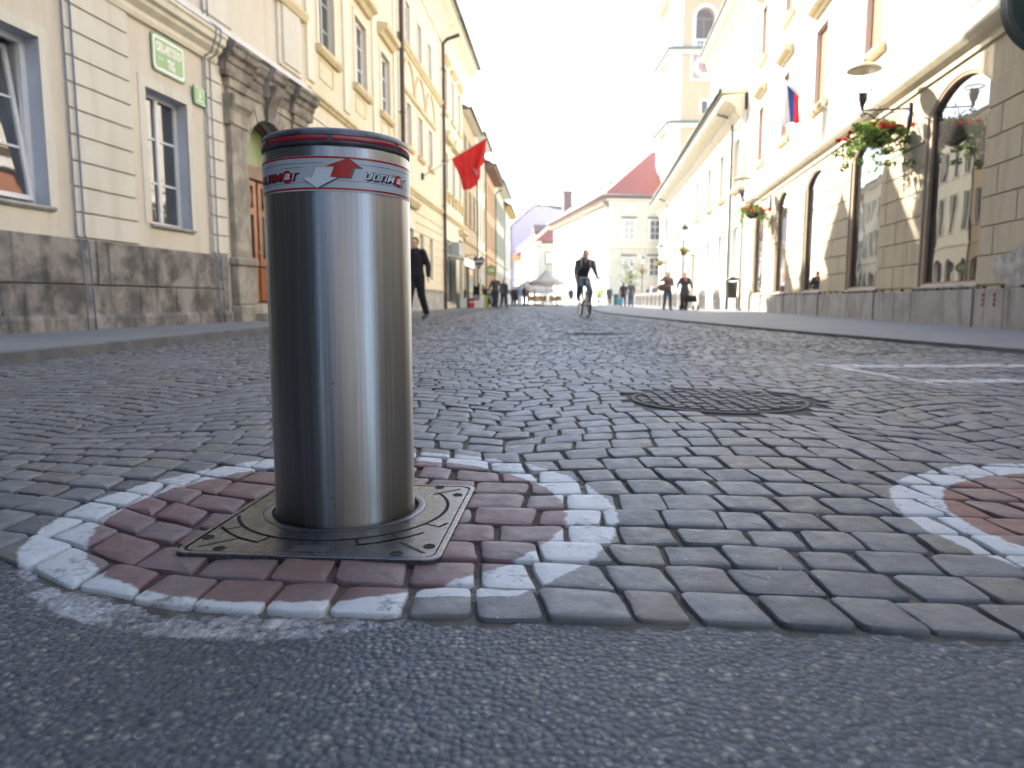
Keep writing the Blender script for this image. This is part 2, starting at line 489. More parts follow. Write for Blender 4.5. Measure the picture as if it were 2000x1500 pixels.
MANHOLES = ((0.865, 2.96, 0.36), (1.03, 8.9, 0.31))
def build_setts():
    rnd = np.random.RandomState(3)
    V = []; F = []; A = []; Hh = []
    nv = 0
    p = 0.1
    W = 1.34
    def warp(a, b):
        t = (a / W) % 1.0 - 0.5
        k = min(max((b - 1.15) / 1.5, 0), 1); k = k * k * (3 - 2 * k)
        fl = 1.0 if int(math.floor(a / W)) % 1 == 0 else -1
        arc = (0.25 - t * t) * 4 * 0.30 * k
        return a + 0.012 * math.sin(b * 9 + a * 3), b + arc + (asph_y(a) - 0.87) * (1 - k)
    b0 = 0.0
    j = 0
    b = 0.882
    while b < 46:
        hgt = p * (0.94 + 0.12 * rnd.rand())
        near = b < 5.2
        a = -4.6 + rnd.rand() * p
        while a < 6.6:
            wdt = p * (0.84 + 0.42 * rnd.rand())
            if near:
                g = 0.0028 + 0.0032 * rnd.rand()
            else:
                g = 0.007
            ca, cb = a + wdt / 2, b + hgt / 2
            x, y = warp(ca, cb)
            ok = y > asph_y(x) + 0.03 and interp(KERB_L, y) + 0.05 < x < interp(KERB_R, y) - 0.05
            if ok:
                for mx, my, mr in MANHOLES:
                    if (x - mx) ** 2 + (y - my) ** 2 < (mr + 0.042) ** 2: ok = False
                if abs(x + 0.316) < 0.17 and abs(y - 1.325) < 0.17: ok = False
            if ok:
                js = 0.005 if near else 0.006
                cs = []
                for (u, w) in ((a + g, b + g), (a + wdt - g, b + g), (a + wdt - g, b + hgt - g), (a + g, b + hgt - g)):
                    cs.append(warp(u + rnd.uniform(-js, js), w + rnd.uniform(-js, js)))
                cs = np.array(cs); c = cs.mean(0)
                tilt = rnd.uniform(-0.028, 0.028, 2); dz = rnd.uniform(-0.0022, 0.0012)
                r_ = rnd.rand(); h_ = rnd.rand()
                if near:
                    # rounded 12-gon outline
                    out = []
                    for q in range(4):
                        P0, P1, P2 = cs[q - 1], cs[q], cs[(q + 1) % 4]
                        ch = 0.05 + 0.09 * rnd.rand()
                        e0 = P1 + (P0 - P1) * ch; e1 = P1 + (P2 - P1) * ch
                        mid = (e0 + e1) / 2 * 0.6 + P1 * 0.4
                        out += [e0, mid, e1]
                        mm = (P1 + P2) / 2 + rnd.uniform(-0.0022, 0.0022, 2)
                        out.append(mm)
                    out = np.array(out); n = len(out)
                    rings = []
                    for sc, z in ((1.0, -0.034), (1.0, -0.0062), (0.978, -0.0016), (0.935, -0.0002), (0.5, 0.0004)):
                        pts = c + (out - c) * sc
                        zz = z + dz + (pts - c) @ tilt + (rnd.uniform(-0.0008, 0.0008, n) if sc < 1 else 0)
                        rings.append(np.column_stack([pts, zz if sc < 1 or z > -0.03 else np.full(n, z)]))
                    vs = np.vstack(rings + [np.array([[c[0], c[1], 0.0005 + dz]])])
                    V.append(vs)
                    for k in range(4):
                        for q in range(n):
                            q2 = (q + 1) % n
                            F.append((nv + k*n + q, nv + k*n + q2, nv + (k+1)*n + q2, nv + (k+1)*n + q))
                    for q in range(n):
                        F.append((nv + 4*n + q, nv + 4*n + (q + 1) % n, nv + 5*n))
                else:
                    ins = 0.92
                    up = c + (cs - c) * ins
                    z1 = dz + (up - c) @ tilt * 1.4
                    vs = np.vstack([np.column_stack([cs, np.full(4, -0.011)]), np.column_stack([up, z1])])
                    V.append(vs); n = 4
                    for q in range(4):
                        q2 = (q + 1) % 4
                        F.append((nv + q, nv + q2, nv + 4 + q2, nv + 4 + q))
                    F.append((nv + 4, nv + 5, nv + 6, nv + 7))
                A.append(np.full(len(vs), r_)); Hh.append(np.full(len(vs), h_)); nv += len(vs)
            a += wdt
        b += hgt; j += 1
    V = np.vstack(V)
    me = bpy.data.meshes.new("cobbled_road")
    me.from_pydata(V.tolist(), [], F)
    for nm, arr in (('rnd', A), ('hue', Hh)):
        at = me.attributes.new(nm, 'FLOAT', 'POINT'); at.data.foreach_set('value', np.concatenate(arr).astype(np.float32))
    sm = np.array([len(f) == 4 or len(f) == 3 for f in F]); me.polygons.foreach_set('use_smooth', [True] * len(F))
    me.set_sharp_from_angle(angle=R(50))
    me.materials.append(M_SETT)
    o = bpy.data.objects.new("cobbled_road", me); COL.objects.link(o); struct(o)
    return o
build_setts()

# ground sheet that reaches the horizon
g = MB(); g.quad((-400, -300, -0.06), (400, -300, -0.06), (400, 500, -0.06), (-400, 500, -0.06))
struct(g.build("ground", M_EARTH))
# bedding that shows in the joints, following the asphalt edge
g = MB()
xs = [-5 + 0.25 * i for i in range(49)]
for x0, x1 in zip(xs, xs[1:]):
    g.quad((x0, asph_y(x0) - 0.12, -0.0088), (x1, asph_y(x1) - 0.12, -0.0088), (x1, 46, -0.0088), (x0, 46, -0.0088))
struct(g.build("joint_bed", M_JOINT))
# far roadway beyond the modelled setts
def far_mat():
    m, nt, b = new_mat("distant_setts")
    pos = geo_pos(nt)
    v = nt.nodes.new("ShaderNodeTexVoronoi"); v.inputs['Scale'].default_value = 8; L(nt, pos, v.inputs['Vector'])
    s = nt.nodes.new("ShaderNodeSeparateColor"); L(nt, v.outputs['Color'], s.inputs[0])
    L(nt, mix_n(nt, s.outputs[0], (0.06, 0.063, 0.068), (0.13, 0.13, 0.13)), b.inputs['Base Color'])
    b.inputs['Roughness'].default_value = 0.6
    bump_n(nt, b, v.outputs['Distance'], 0.5, 0.01)
    return m
g = MB(); g.quad((-30, 46, -0.006), (60, 46, -0.006), (60, 240, -0.006), (-30, 240, -0.006))
struct(g.build("far_road", far_mat()))
# asphalt in front
g = MB()
xs = [-3.6 + 0.01 * i for i in range(841)]
ys_n = 26
for i in range(len(xs) - 1):
    x0, x1 = xs[i], xs[i + 1]
    e0 = asph_y(x0) + 0.006 * math.sin(x0 * 31) + 0.006 * math.sin(x0 * 83) + 0.004 * math.sin(x0 * 197); e1 = asph_y(x1) + 0.006 * math.sin(x1 * 31) + 0.006 * math.sin(x1 * 83) + 0.004 * math.sin(x1 * 197)
    g.quad((x0, -30, -0.006), (x1, -30, -0.006), (x1, e1, -0.006), (x0, e0, -0.006))
    g.quad((x0, e0, -0.006), (x1, e1, -0.006), (x1, e1 + 0.004, -0.03), (x0, e0 + 0.004, -0.03))
g.quad((-60, -30, -0.0065), (-3.6, -30, -0.0065), (-3.6, asph_y(-3.4), -0.0065), (-60, asph_y(-3.4), -0.0065))
g.quad((4.8, -30, -0.0065), (60, -30, -0.0065), (60, 0.5, -0.0065), (4.8, 0.5, -0.0065))
struct(g.build("asphalt_road", M_ASPH, recalc=False))

def pavement(name, tab, side, z, y0, y1, off):
    g = MB(); k = MB(); ys = [y0 + (y1 - y0) * i / 60 for i in range(61)]
    for a, b in zip(ys, ys[1:]):
        xa, xb = interp(tab, a), interp(tab, b)
        xa2, xb2 = xa + side * 0.16, xb + side * 0.16
        k.quad((xa, a, z), (xb, b, z), (xb2, b, z), (xa2, a, z))
        k.quad((xa, a, z), (xb, b, z), (xb, b, -0.05), (xa, a, -0.05))
        g.quad((xa2, a, z - 0.003), (xb2, b, z - 0.003), (xb + side * off, b, z - 0.003), (xa + side * off, a, z - 0.003))
    k.quad((interp(tab, y0), y0, z), (interp(tab, y0) + side * 0.16, y0, z), (interp(tab, y0) + side * 0.16, y0, -0.05), (interp(tab, y0), y0, -0.05))
    g.quad((interp(tab, y0) + side * 0.16, y0, z - 0.003), (interp(tab, y0) + side * off, y0, z - 0.003), (interp(tab, y0) + side * off, y0, -0.05), (interp(tab, y0) + side * 0.16, y0, -0.05))
    struct(g.build(name, M_PAVE)); struct(k.build(name + "_kerb", M_KERB))
pavement("left_pavement", KERB_L, -1, ZL, 1.9, 95, 12)
pavement("right_pavement", KERB_R, 1, ZR, 0.6, 110, 12)

# ------------------------------------------------------------ manhole covers
M_IRON = simple("cast_iron", (0.07, 0.065, 0.065), 0.7, 0.3, 0.5, 0.4, 30)
def manhole(name, x, y, r, label, setts=True):
    t = thing(name, label, "manhole cover", (x, y, 0))
    b = MB(); b.lathe([(r, -0.02), (r + 0.002, -0.001), (r - 0.014, 0.0), (r - 0.018, -0.01), (r, -0.02)], 56, caps=False)
    b.build("frame", M_IRON, t, True)
    b = MB(); b.lathe([(0.001, -0.011), (r - 0.012, -0.007)], 40, caps=False); b.build("bed", M_JOINT, t)
    if setts:
        b = MB(); rr = random.Random(4)
        k = 0.052
        n = int(r / k)
        vals = []
        for i in range(-n, n + 1):
            for j in range(-n, n + 1):
                cx, cy = i * k, j * k + (i % 2) * 0.02
                if cx * cx + cy * cy < (r - 0.038) ** 2:
                    h = 0.002 + rr.uniform(-0.003, 0.003); s_ = k * 0.5 * rr.uniform(0.8, 0.93)
                    b.add([(cx - s_, cy - s_, -0.012), (cx + s_, cy - s_, -0.012), (cx + s_, cy + s_, -0.012), (cx - s_, cy + s_, -0.012),
                           (cx - s_*.8, cy - s_*.8, h), (cx + s_*.8, cy - s_*.8, h), (cx + s_*.8, cy + s_*.8, h), (cx - s_*.8, cy + s_*.8, h)],
                          [(4,5,6,7),(0,1,5,4),(1,2,6,5),(2,3,7,6),(3,0,4,7)])
        b.build("sett_infill", stone("infill_setts", (0.065, 0.065, 0.07), (0.13, 0.125, 0.122), 18, 0.6, 0.5, False), t)
    else:
        b = MB(); b.lathe([(0.001, 0.0), (r - 0.045, 0.0), (r - 0.045, -0.012)], 40, caps=False)
        for i in range(-5, 6):
            w = math.sqrt(max(0, (r - 0.06) ** 2 - (i * 0.05) ** 2)); b.box(-w, w, i * 0.05 - 0.008, i * 0.05 + 0.008, 0.0, 0.004)
        b.build("cover_plate", M_IRON, t)
manhole("manhole_cover", *MANHOLES[0], "wide round manhole cover filled with small stones in the setts right of the bollard")
manhole("manhole_cover", *MANHOLES[1], "smaller iron manhole cover lying in front of the cyclist", False)

# ------------------------------------------------------------ the rising bollard
BC = (-0.3265, 1.3655); BR = 0.135
def brushed():
    m, nt, b = new_mat("brushed_steel")
    p = obj_pos(nt)
    sep = nt.nodes.new("ShaderNodeSeparateXYZ"); L(nt, p, sep.inputs[0])
    def streak(fx, fz, detail):
        # noise stretched along the height: x, y squeezed tight, z slow
        return noise_n(nt, scale_v(nt, p, (fx, fx, fz)), 1.0, detail, 0.7)
    s1 = streak(26, 0.35, 6); s2 = streak(120, 0.9, 4); s3 = streak(9, 0.25, 2)
    smudge = noise_n(nt, p, 6, 4, 0.6)
    col = mix_n(nt, ramp_n(nt, s1, (0.32, 0.68)), (0.19, 0.19, 0.195), (0.40, 0.40, 0.405))
    col = mix_n(nt, ramp_n(nt, s2, (0.42, 0.66, 0, 0.8)), col, (0.24, 0.24, 0.25))
    low = ramp_n(nt, sep.outputs[2], (0.0, 0.22, 0.6, 0.0))
    col = mix_n(nt, math_n(nt, 'MULTIPLY', low, ramp_n(nt, smudge, (0.35, 0.65, 0.4, 1.0))), col, (0.19, 0.175, 0.155))
    scr = noise_n(nt, scale_v(nt, p, (3, 3, 160)), 1.0, 3, 0.8)
    col = mix_n(nt, math_n(nt, 'MULTIPLY', ramp_n(nt, scr, (0.66, 0.72, 0, 0.35)), ramp_n(nt, smudge, (0.5, 0.62))), col, (0.62, 0.62, 0.62))
    sp = noise_n(nt, p, 85, 1, 0.5)
    col = mix_n(nt, ramp_n(nt, sp, (0.78, 0.80, 0, 0.8)), col, (0.07, 0.06, 0.055))
    run = noise_n(nt, scale_v(nt, p, (45, 45, 1.2)), 1.0, 3, 0.7)
    col = mix_n(nt, math_n(nt, 'MULTIPLY', ramp_n(nt, run, (0.58, 0.7, 0, 0.55)), ramp_n(nt, sep.outputs[2], (0.55, 0.15))), col, (0.16, 0.15, 0.13))
    L(nt, col, b.inputs['Base Color'])
    b.inputs['Metallic'].default_value = 1.0
    L(nt, ramp_n(nt, s1, (0.3, 0.7, 0.28, 0.42)), b.inputs['Roughness'])
    b.inputs['Anisotropic'].default_value = 0.9
    b.inputs['Anisotropic Rotation'].default_value = ANI
    tg = nt.nodes.new("ShaderNodeTangent"); tg.direction_type = 'RADIAL'; tg.axis = 'Z'
    L(nt, tg.outputs[0], b.inputs['Tangent'])
    bump_n(nt, b, math_n(nt, 'ADD', math_n(nt, 'MULTIPLY', s3, 1.6), math_n(nt, 'ADD', s1, math_n(nt, 'MULTIPLY', s2, 0.25))), 0.16, 0.004)
    return m
ANI = 0.25
M_STEEL = brushed()
M_CAP = simple("dirty_rubber_cap", (0.075, 0.080, 0.092), 0.45, 0.3, 0.6, 0.7, 22)
M_REDLED = simple("red_reflector", (0.30, 0.008, 0.028), 0.35, 0.1, 0.8, 0.3, 30)
def zc(a, r, z): return (r * math.sin(R(a)), -r * math.cos(R(a)), z)
bol = thing("rising_bollard", "stainless steel rising bollard with a red arrow sticker, standing in the painted red circle", "bollard", (BC[0], BC[1], 0.006))
bol.scale = (0.985, 0.985, 0.985)
b = MB(); b.lathe([(BR, -0.02), (BR, 0.672), (BR - 0.0015, 0.6745), (BR - 0.004, 0.676)], 160, caps=False); b.build("shaft", M_STEEL, bol, True, auto=40)
b = MB(); b.lathe([(BR - 0.004, 0.676), (BR - 0.0005, 0.6775), (BR + 0.0012, 0.680), (BR + 0.0012, 0.6825), (BR - 0.0005, 0.6832), (BR - 0.0005, 0.6925), (BR + 0.0012, 0.693), (BR + 0.0008, 0.6975),
                   (BR - 0.002, 0.7025), (BR - 0.0065, 0.7055), (BR - 0.014, 0.7068), (0.001, 0.7068)], 160, caps=False)
b.build("cap", M_CAP, bol, True, auto=50)
for a0, a1 in ((-46, 6.8), (10.6, 62), (66, 118), (122, 174), (-164, -112), (-108, -50)):
    b = MB(); n = 24
    prof = [(BR + 0.0004, 0.6836), (BR + 0.0011, 0.6842), (BR + 0.0011, 0.6915), (BR + 0.0004, 0.6921)]
    rings = [[zc(a0 + (a1 - a0) * i / n, r, z) for i in range(n + 1)] for r, z in prof]
    b.ring_strip(rings, closed=False, caps=False); b.build("reflector_strip", M_REDLED, bol, True)
def sticker_mat(name, col, rough=0.3):
    m = simple(name, col, rough, 0.0, 0.3, 0.06, 20)
    m.node_tree.nodes["Principled BSDF"].inputs['Coat Weight'].default_value = 0.0
    m.node_tree.nodes["Principled BSDF"].inputs['Coat Roughness'].default_value = 0.08
    return m
M_STW = sticker_mat("sticker_pale_grey", (0.36, 0.40, 0.44)); M_STR = sticker_mat("sticker_red", (0.30, 0.010, 0.016))
M_STK = sticker_mat("sticker_black", (0.02, 0.022, 0.03)); M_STWH = sticker_mat("sticker_white", (0.50, 0.54, 0.58)); M_STG = sticker_mat("sticker_slate", (0.07, 0.10, 0.14))
M_STF = sticker_mat("sticker_clear_edge", (0.42, 0.43, 0.45))
def band(a0, a1, z0, z1, off, mb=None, n=90):
    mb = mb or MB()
    mb.ring_strip([[zc(a0 + (a1 - a0) * i / n, BR + off, z) for i in range(n + 1)] for z in (z0, z1)], closed=False, caps=False)
    return mb
st = band(-178, 178, 0.5985, 0.6572, 0.0006, n=160).build("sticker", M_STF, bol, True)
band(-176, 176, 0.6012, 0.6565, 0.0009, n=160).build("sticker_face", M_STW, st, True)
m_ = band(-64, 178, 0.6533, 0.6565, 0.0012, n=120); band(-64, 178, 0.6012, 0.6042, 0.0012, m_, n=120); m_.build("red_border", M_STR, st, True)
m_ = band(-60, 4, 0.6447, 0.6453, 0.0012); band(30, 120, 0.6447, 0.6453, 0.0012, m_); band(-60, -8, 0.6122, 0.6127, 0.0012, m_); band(14, 120, 0.6158, 0.6163, 0.0012, m_)
m_.build("rule", M_STK, st, True)
def wrap_poly(pts, off, mb, sub=10):
    """pts in (angle deg, z); horizontally sliced triangle fan wrapped on the cylinder"""
    bm = bmesh.new(); vs = [bm.verts.new((a, z * 1000, 0)) for a, z in pts]
    f = bm.faces.new(vs); bmesh.ops.triangulate(bm, faces=[f])
    amin = min(p[0] for p in pts); amax = max(p[0] for p in pts)
    a = math.ceil(amin / 3) * 3
    while a < amax:
        bmesh.ops.bisect_plane(bm, geom=list(bm.verts) + list(bm.edges) + list(bm.faces), plane_co=(a, 0, 0), plane_no=(1, 0, 0)); a += 3
    bm.verts.index_update()
    mb.add([zc(v.co.x, BR + off, v.co.y / 1000) for v in bm.verts], [[v.index for v in f.verts] for f in bm.faces]); bm.free()
RED_A = [(21.1, .6549), (5.2, .6396), (11.0, .6392), (8.2, .622), (21.9, .622), (24.8, .6391), (31.2, .6401)]
WH_A = [(-1.6, .6390), (11.0, .6390), (8.2, .6215), (13.1, .6210), (-1.5, .6030), (-11.6, .6198), (-5.0, .6207)]
def shift(P, da, dz): return [(a + da, z + dz) for a, z in P]
def grow(P, s):
    ca = sum(p[0] for p in P) / len(P); cz = sum(p[1] for p in P) / len(P)
    return [(ca + (a - ca) * s, cz + (z - cz) * s) for a, z in P]
m_ = MB(); wrap_poly(shift(WH_A, 1.6, -0.0012), 0.0014, m_); wrap_poly(shift(RED_A, 1.5, -0.0018), 0.0014, m_); m_.build("arrow_shadow", M_STG, st, True)
m_ = MB(); wrap_poly(grow(WH_A, 1.045), 0.0016, m_); m_.build("arrow_outline", M_STK, st, True)
m_ = MB(); wrap_poly(WH_A, 0.0018, m_); m_.build("white_arrow", M_STWH, st, True)
m_ = MB(); band(0.2, 10.2, 0.6372, 0.6375, 0.0020, m_, 8); band(-0.2, 9.8, 0.6352, 0.6354, 0.0020, m_, 8); m_.build("arrow_rule", M_STG, st, True)
m_ = MB(); wrap_poly(RED_A, 0.0021, m_); m_.build("red_arrow", M_STR, st, True)
def wrap_text(txt, a0, a1, zc_, h, off, mat, name, shear=0.28, bold=0.012, skew=0.0):
    vs, fs = text_mesh(txt, 1.0, shear, bold)
    x0 = min(v[0] for v in vs); x1 = max(v[0] for v in vs); y0 = min(v[1] for v in vs); y1 = max(v[1] for v in vs)
    mb = MB()
    mb.add([zc(a0 + (a1 - a0) * (v[0] - x0) / (x1 - x0), BR + off, zc_ + h * ((v[1] - y0) / (y1 - y0) - 0.5) + skew * (v[0] - x0) / (x1 - x0)) for v in vs], fs)
    return mb.build(name, mat, st, False, recalc=True)
# lettering: red on the left, outlined white on the right, each with a slate drop shadow
for (a0, a1, za, front, nm) in ((-63, -15.5, 0.6243, M_STR, "left"), (32.5, 73.5, 0.6270, M_STWH, "right")):
    sp = a1 - a0
    cut = 0.70
    wrap_text("ULTIM", a0 + 1.4, a0 + sp * cut + 1.4, za - 0.0026, 0.0125, 0.0014, M_STK, "lettering_shadow", bold=0.045)
    wrap_text("ULTIM", a0, a0 + sp * cut, za, 0.0138, 0.0016, M_STK, "lettering_outline", bold=0.055)
    wrap_text("ULTIM", a0 + 0.25, a0 + sp * cut - 0.25, za, 0.0115, 0.0019, front, "lettering", bold=0.012)
    ca = a0 + sp * (cut + 0.10)
    m_ = MB(); wrap_poly([(ca + 5.0 * math.cos(t), za - 0.0008 + 0.0105 * math.sin(t)) for t in [i * math.pi / 12 for i in range(24)]], 0.0021, m_); m_.build("badge_disc", M_STR, st, True)
    wrap_text("a", ca - 2.9, ca + 2.9, za - 0.0005, 0.0105, 0.0024, M_STWH, "badge_letter", bold=0.03)
    ta = a0 + sp * (cut + 0.17)
    wrap_text("T", ta + 1.0, a1 + 1.6, za - 0.0020, 0.0142, 0.0022, M_STK, "lettering_shadow", bold=0.03)
    wrap_text("T", ta, a1 + 0.4, za, 0.0142, 0.00235, M_STWH if front is M_STWH else M_STW, "lettering", bold=0.02)
m_ = MB(); rr = random.Random(2)
for a in range(-32, -12, 1):
    band(a + .1, a + rr.uniform(.5, .85), 0.6373, 0.6386, 0.0012, m_, 2)
for a in range(56, 74, 1):
    band(a + .1, a + rr.uniform(.5, .85), 0.6350, 0.6363, 0.0012, m_, 2)
m_.build("fine_print", M_STG, st, True)

# base plate
def plate_mat():
    m, nt, b = new_mat("worn_iron_plate")
    p = obj_pos(nt)
    n = noise_n(nt, p, 30, 6, 0.7); n2 = noise_n(nt, scale_v(nt, p, (1, 1, 1)), 220, 3, 0.7); n3 = noise_n(nt, p, 6, 4, 0.6)
    c = mix_n(nt, ramp_n(nt, n3, (0.35, 0.7)), (0.075, 0.078, 0.084), (0.115, 0.117, 0.122))
    c = mix_n(nt, ramp_n(nt, n, (0.5, 0.8, 0, 0.6)), c, (0.07, 0.068, 0.068))
    L(nt, c, b.inputs['Base Color']); b.inputs['Metallic'].default_value = 0.7
    L(nt, ramp_n(nt, n, (0.3, 0.7, 0.20, 0.36)), b.inputs['Roughness'])
    bump_n(nt, b, math_n(nt, 'ADD', n, n2), 0.25, 0.0015)
    return m
M_PLATE = plate_mat()
M_DARK = simple("dark_groove", (0.012, 0.013, 0.016), 0.8, 0, 0.3, 0.3, 60)  # near-black for the plate's grooves, seam, gap and bolts
PW, PD = 0.219, 0.228
pl = thing("base_plate", "square grooved iron plate set in the setts round the foot of the steel bollard", "metal plate", (-0.3155, 1.318, 0.001), R(-4.6))
pl.scale = (1, 1, 0.6)
Mi = Matrix.Rotation(R(4.6), 4, 'Z') @ Matrix.Translation((BC[0] + 0.3155, BC[1] - 1.318, 0))
def rrect(w, d, r, n=6):
    P = []
    for cx, cy, a in ((w - r, d - r, 0), (-w + r, d - r, 90), (-w + r, -d + r, 180), (w - r, -d + r, 270)):
        for i in range(n + 1): P.append((cx + r * math.cos(R(a + 90 * i / n)), cy + r * math.sin(R(a + 90 * i / n))))
    return P
c0 = Mi @ Vector((0, 0, 0))
def ringpts(outline, r):
    """match each outline point to a point of the round opening"""
    out = []
    for x, y in outline:
        d = Vector((x - c0.x, y - c0.y)); d.normalize(); out.append((c0.x + d.x * r, c0.y + d.y * r))
    return out
outer = rrect(PW, PD, 0.022, 6)
# subdivide the straight edges so that the round hole stays round
def densify(P, k=14):
    Q = []
    for i, a in enumerate(P):
        b_ = P[(i + 1) % len(P)]; n = k if math.dist(a, b_) > 0.1 else 1
        for j in range(n): Q.append((a[0] + (b_[0] - a[0]) * j / n, a[1] + (b_[1] - a[1]) * j / n))
    return Q
OD = densify(outer)
def inset(P, s): return [(x * (PW - s) / PW, y * (PD - s) / PD) for x, y in P]
b = MB()
b.ring_strip([[(x, y, -0.02) for x, y in OD], [(x, y, 0.0075) for x, y in OD], [(x, y, 0.0095) for x, y in inset(OD, 0.002)], [(x, y, 0.0095) for x, y in inset(OD, 0.009)], [(x, y, 0.004) for x, y in inset(OD, 0.0095)]], caps=False)
b.build("outer_frame", M_PLATE, pl, True, auto=35)
LID = inset(OD, 0.0125)
b = MB()
b.ring_strip([[(x, y, -0.0) for x, y in LID], [(x, y, 0.0075) for x, y in LID], [(x, y, 0.0085) for x, y in inset(OD, 0.0137)], [(x, y, 0.0085) for x, y in ringpts(LID, 0.1565)], [(x, y, 0.000) for x, y in ringpts(LID, 0.1555)]], caps=False)
lid = b.build("lid", M_PLATE, pl, False)
b = MB(); b.ring_strip([[(x, y, 0.003) for x, y in inset(OD, 0.008)], [(x, y, 0.003) for x, y in inset(OD, 0.0145)]], caps=False); b.build("seam", M_DARK, pl)
b = MB(); b.lathe([(0.155, -0.005), (0.155, 0.0095), (0.1535, 0.0105), (0.1425, 0.0105), (0.141, 0.0095), (0.141, -0.005)], 120, c0.x, c0.y, caps=False); b.build("collar_ring", simple("collar_iron", (0.10, 0.105, 0.115), 0.4, 0.7, 0.5, 0.3, 25), pl, True, auto=40)
b = MB(); b.lathe([(0.1415, 0.001), (0.128, -0.004)], 90, c0.x, c0.y, caps=False); b.build("gap", M_DARK, pl)
def groove(mb, pts, w=0.0032):
    for (x0, y0), (x1, y1) in zip(pts, pts[1:]):
        d = Vector((x1 - x0, y1 - y0)); 
        if d.length < 1e-6: continue
        n = Vector((-d.y, d.x)).normalized() * w / 2; e = d.normalized() * w * 0.3
        a = Vector((x0, y0)) - e; c = Vector((x1, y1)) + e
        mb.add([(a.x + n.x, a.y + n.y, 0.0088), (a.x - n.x, a.y - n.y, 0.0088), (c.x - n.x, c.y - n.y, 0.0088), (c.x + n.x, c.y + n.y, 0.0088)], [(0, 1, 2, 3)])
def arcpts(r, a0, a1, n=40): return [(c0.x + r * math.cos(R(a0 + (a1 - a0) * i / n)), c0.y + r * math.sin(R(a0 + (a1 - a0) * i / n))) for i in range(n + 1)]
def clipin(P): return [p for p in P if abs(p[0]) < PW - 0.018 and abs(p[1]) < PD - 0.018]
b = MB()
groove(b, clipin(arcpts(0.199, -200, 36, 90)), 0.0068)
for a0, a1 in ((-160, -112), (-68, -38), (-28, -6)):
    groove(b, clipin(arcpts(0.232, a0, a1)), 0.0059)
for a in (-160, -138, -112, -68, -50, -28):
    groove(b, clipin([(c0.x + r * math.cos(R(a)), c0.y + r * math.sin(R(a))) for r in (0.201, 0.215, 0.232)]), 0.0059)
for sx in (-1, 1):
    for sy in (-1, 1):
        groove(b, [(sx * 0.188, sy * 0.196), (sx * 0.140, sy * 0.150)], 0.0076)
b.build("groove", M_DARK, pl)
for x, y in ((-0.150, -0.203), (-0.196, -0.150), (0.146, -0.203), (0.192, -0.165), (0.142, 0.205), (0.190, 0.150), (-0.150, 0.205), (-0.192, 0.150)):
    b = MB(); b.lathe([(0.0105, 0.0087), (0.0098, 0.0105), (0.006, 0.0106), (0.0058, 0.0089), (0.0005, 0.0089)], 16, x, y, caps=False); b.build("bolt", M_DARK, pl, True, auto=40)
b = MB(); b.box(-0.028, 0.030, -0.206, -0.178, 0.0084, 0.0092); b.build("nameplate", simple("nameplate_steel", (0.16, 0.17, 0.19), 0.4, 0.8, 0.5, 0.3, 30), pl)
# ------------------------------------------------------------ houses
PL_PINK = plaster("pink_cream_plaster", (0.66, 0.595, 0.485), 0.08, 0.9, 0.10, 0.3)
PL_CREAM = plaster("pale_cream_plaster", (0.68, 0.64, 0.545), 0.08, 0.9, 0.12, 0.3)
PL_YEL = plaster("yellow_plaster", (0.70, 0.63, 0.46), 0.07, 0.9, 0.10, 0.2)
PL_YELT = plaster("pale_yellow_trim", (0.74, 0.69, 0.56), 0.07, 0.9, 0.12, 0.2)
PL_YEL2 = plaster("warm_yellow_plaster", (0.71, 0.65, 0.49), 0.07, 0.9, 0.10, 0.2)
PL_OCH = plaster("ochre_moulding", (0.62, 0.52, 0.32), 0.08, 0.9, 0.2, 0.2)
PL_TAN = plaster("tan_plaster", (0.45, 0.36, 0.24), 0.1, 0.9, 0.2, 0.2)
PL_PEACH = plaster("peach_plaster", (0.58, 0.40, 0.25), 0.1, 0.9, 0.2, 0.2)
PL_PALE = plaster("pale_far_plaster", (0.66, 0.62, 0.50), 0.06, 0.9, 0.1, 0.2)
PL_SHOPU = plaster("upper_plaster_in_sun", (0.72, 0.68, 0.59), 0.06, 0.9, 0.1, 0.2)  # same facade, kept lighter in colour for its sunlit upper wall
PL_SHOP = plaster("shop_plaster_in_shade", (0.39, 0.335, 0.235), 0.08, 0.9, 0.18, 0.3)  # ground-floor cream darkened in colour for the shade on the wall
PL_SHOPT = plaster("shop_trim", (0.66, 0.59, 0.44), 0.08, 0.9, 0.15, 0.3)
PL_WHITE = plaster("white_plaster", (0.80, 0.78, 0.72), 0.05, 0.9, 0.08, 0.2)
PL_TOWER = plaster("tower_orange_plaster", (0.56, 0.39, 0.22), 0.07, 0.9, 0.12, 0.2)
PL_LILAC = plaster("lilac_plaster", (0.52, 0.46, 0.56), 0.06, 0.95, 0.1, 0.1)
PL_LROSE = plaster("rose_panel", (0.42, 0.24, 0.20), 0.1, 0.9, 0.1, 0.1)
ST_DARK = stone("weathered_plinth_stone", (0.11, 0.098, 0.088), (0.31, 0.28, 0.25), 2.6, 0.85, 0.8)
ST_PORT = stone("portal_sandstone", (0.25, 0.22, 0.175), (0.42, 0.38, 0.30), 2.2, 0.85, 0.5)
ST_PORTD = stone("dark_cornice_stone", (0.15, 0.135, 0.115), (0.33, 0.295, 0.245), 3, 0.85, 0.5)  # darker brown-grey stone for keystone and entablature
ST_SHOP = stone("shop_plinth_slabs", (0.215, 0.195, 0.17), (0.31, 0.285, 0.25), 1.6, 0.75, 0.3)
ST_GREY = stone("grey_concrete_plinth", (0.30, 0.28, 0.25), (0.42, 0.40, 0.36), 2, 0.85, 0.3)
ST_POST = stone("bollard_limestone", (0.30, 0.28, 0.25), (0.46, 0.44, 0.40), 5, 0.85, 0.4)
FR_WHITE = simple("white_window_paint", (0.74, 0.74, 0.74), 0.4, 0, 0.4, 0.05)
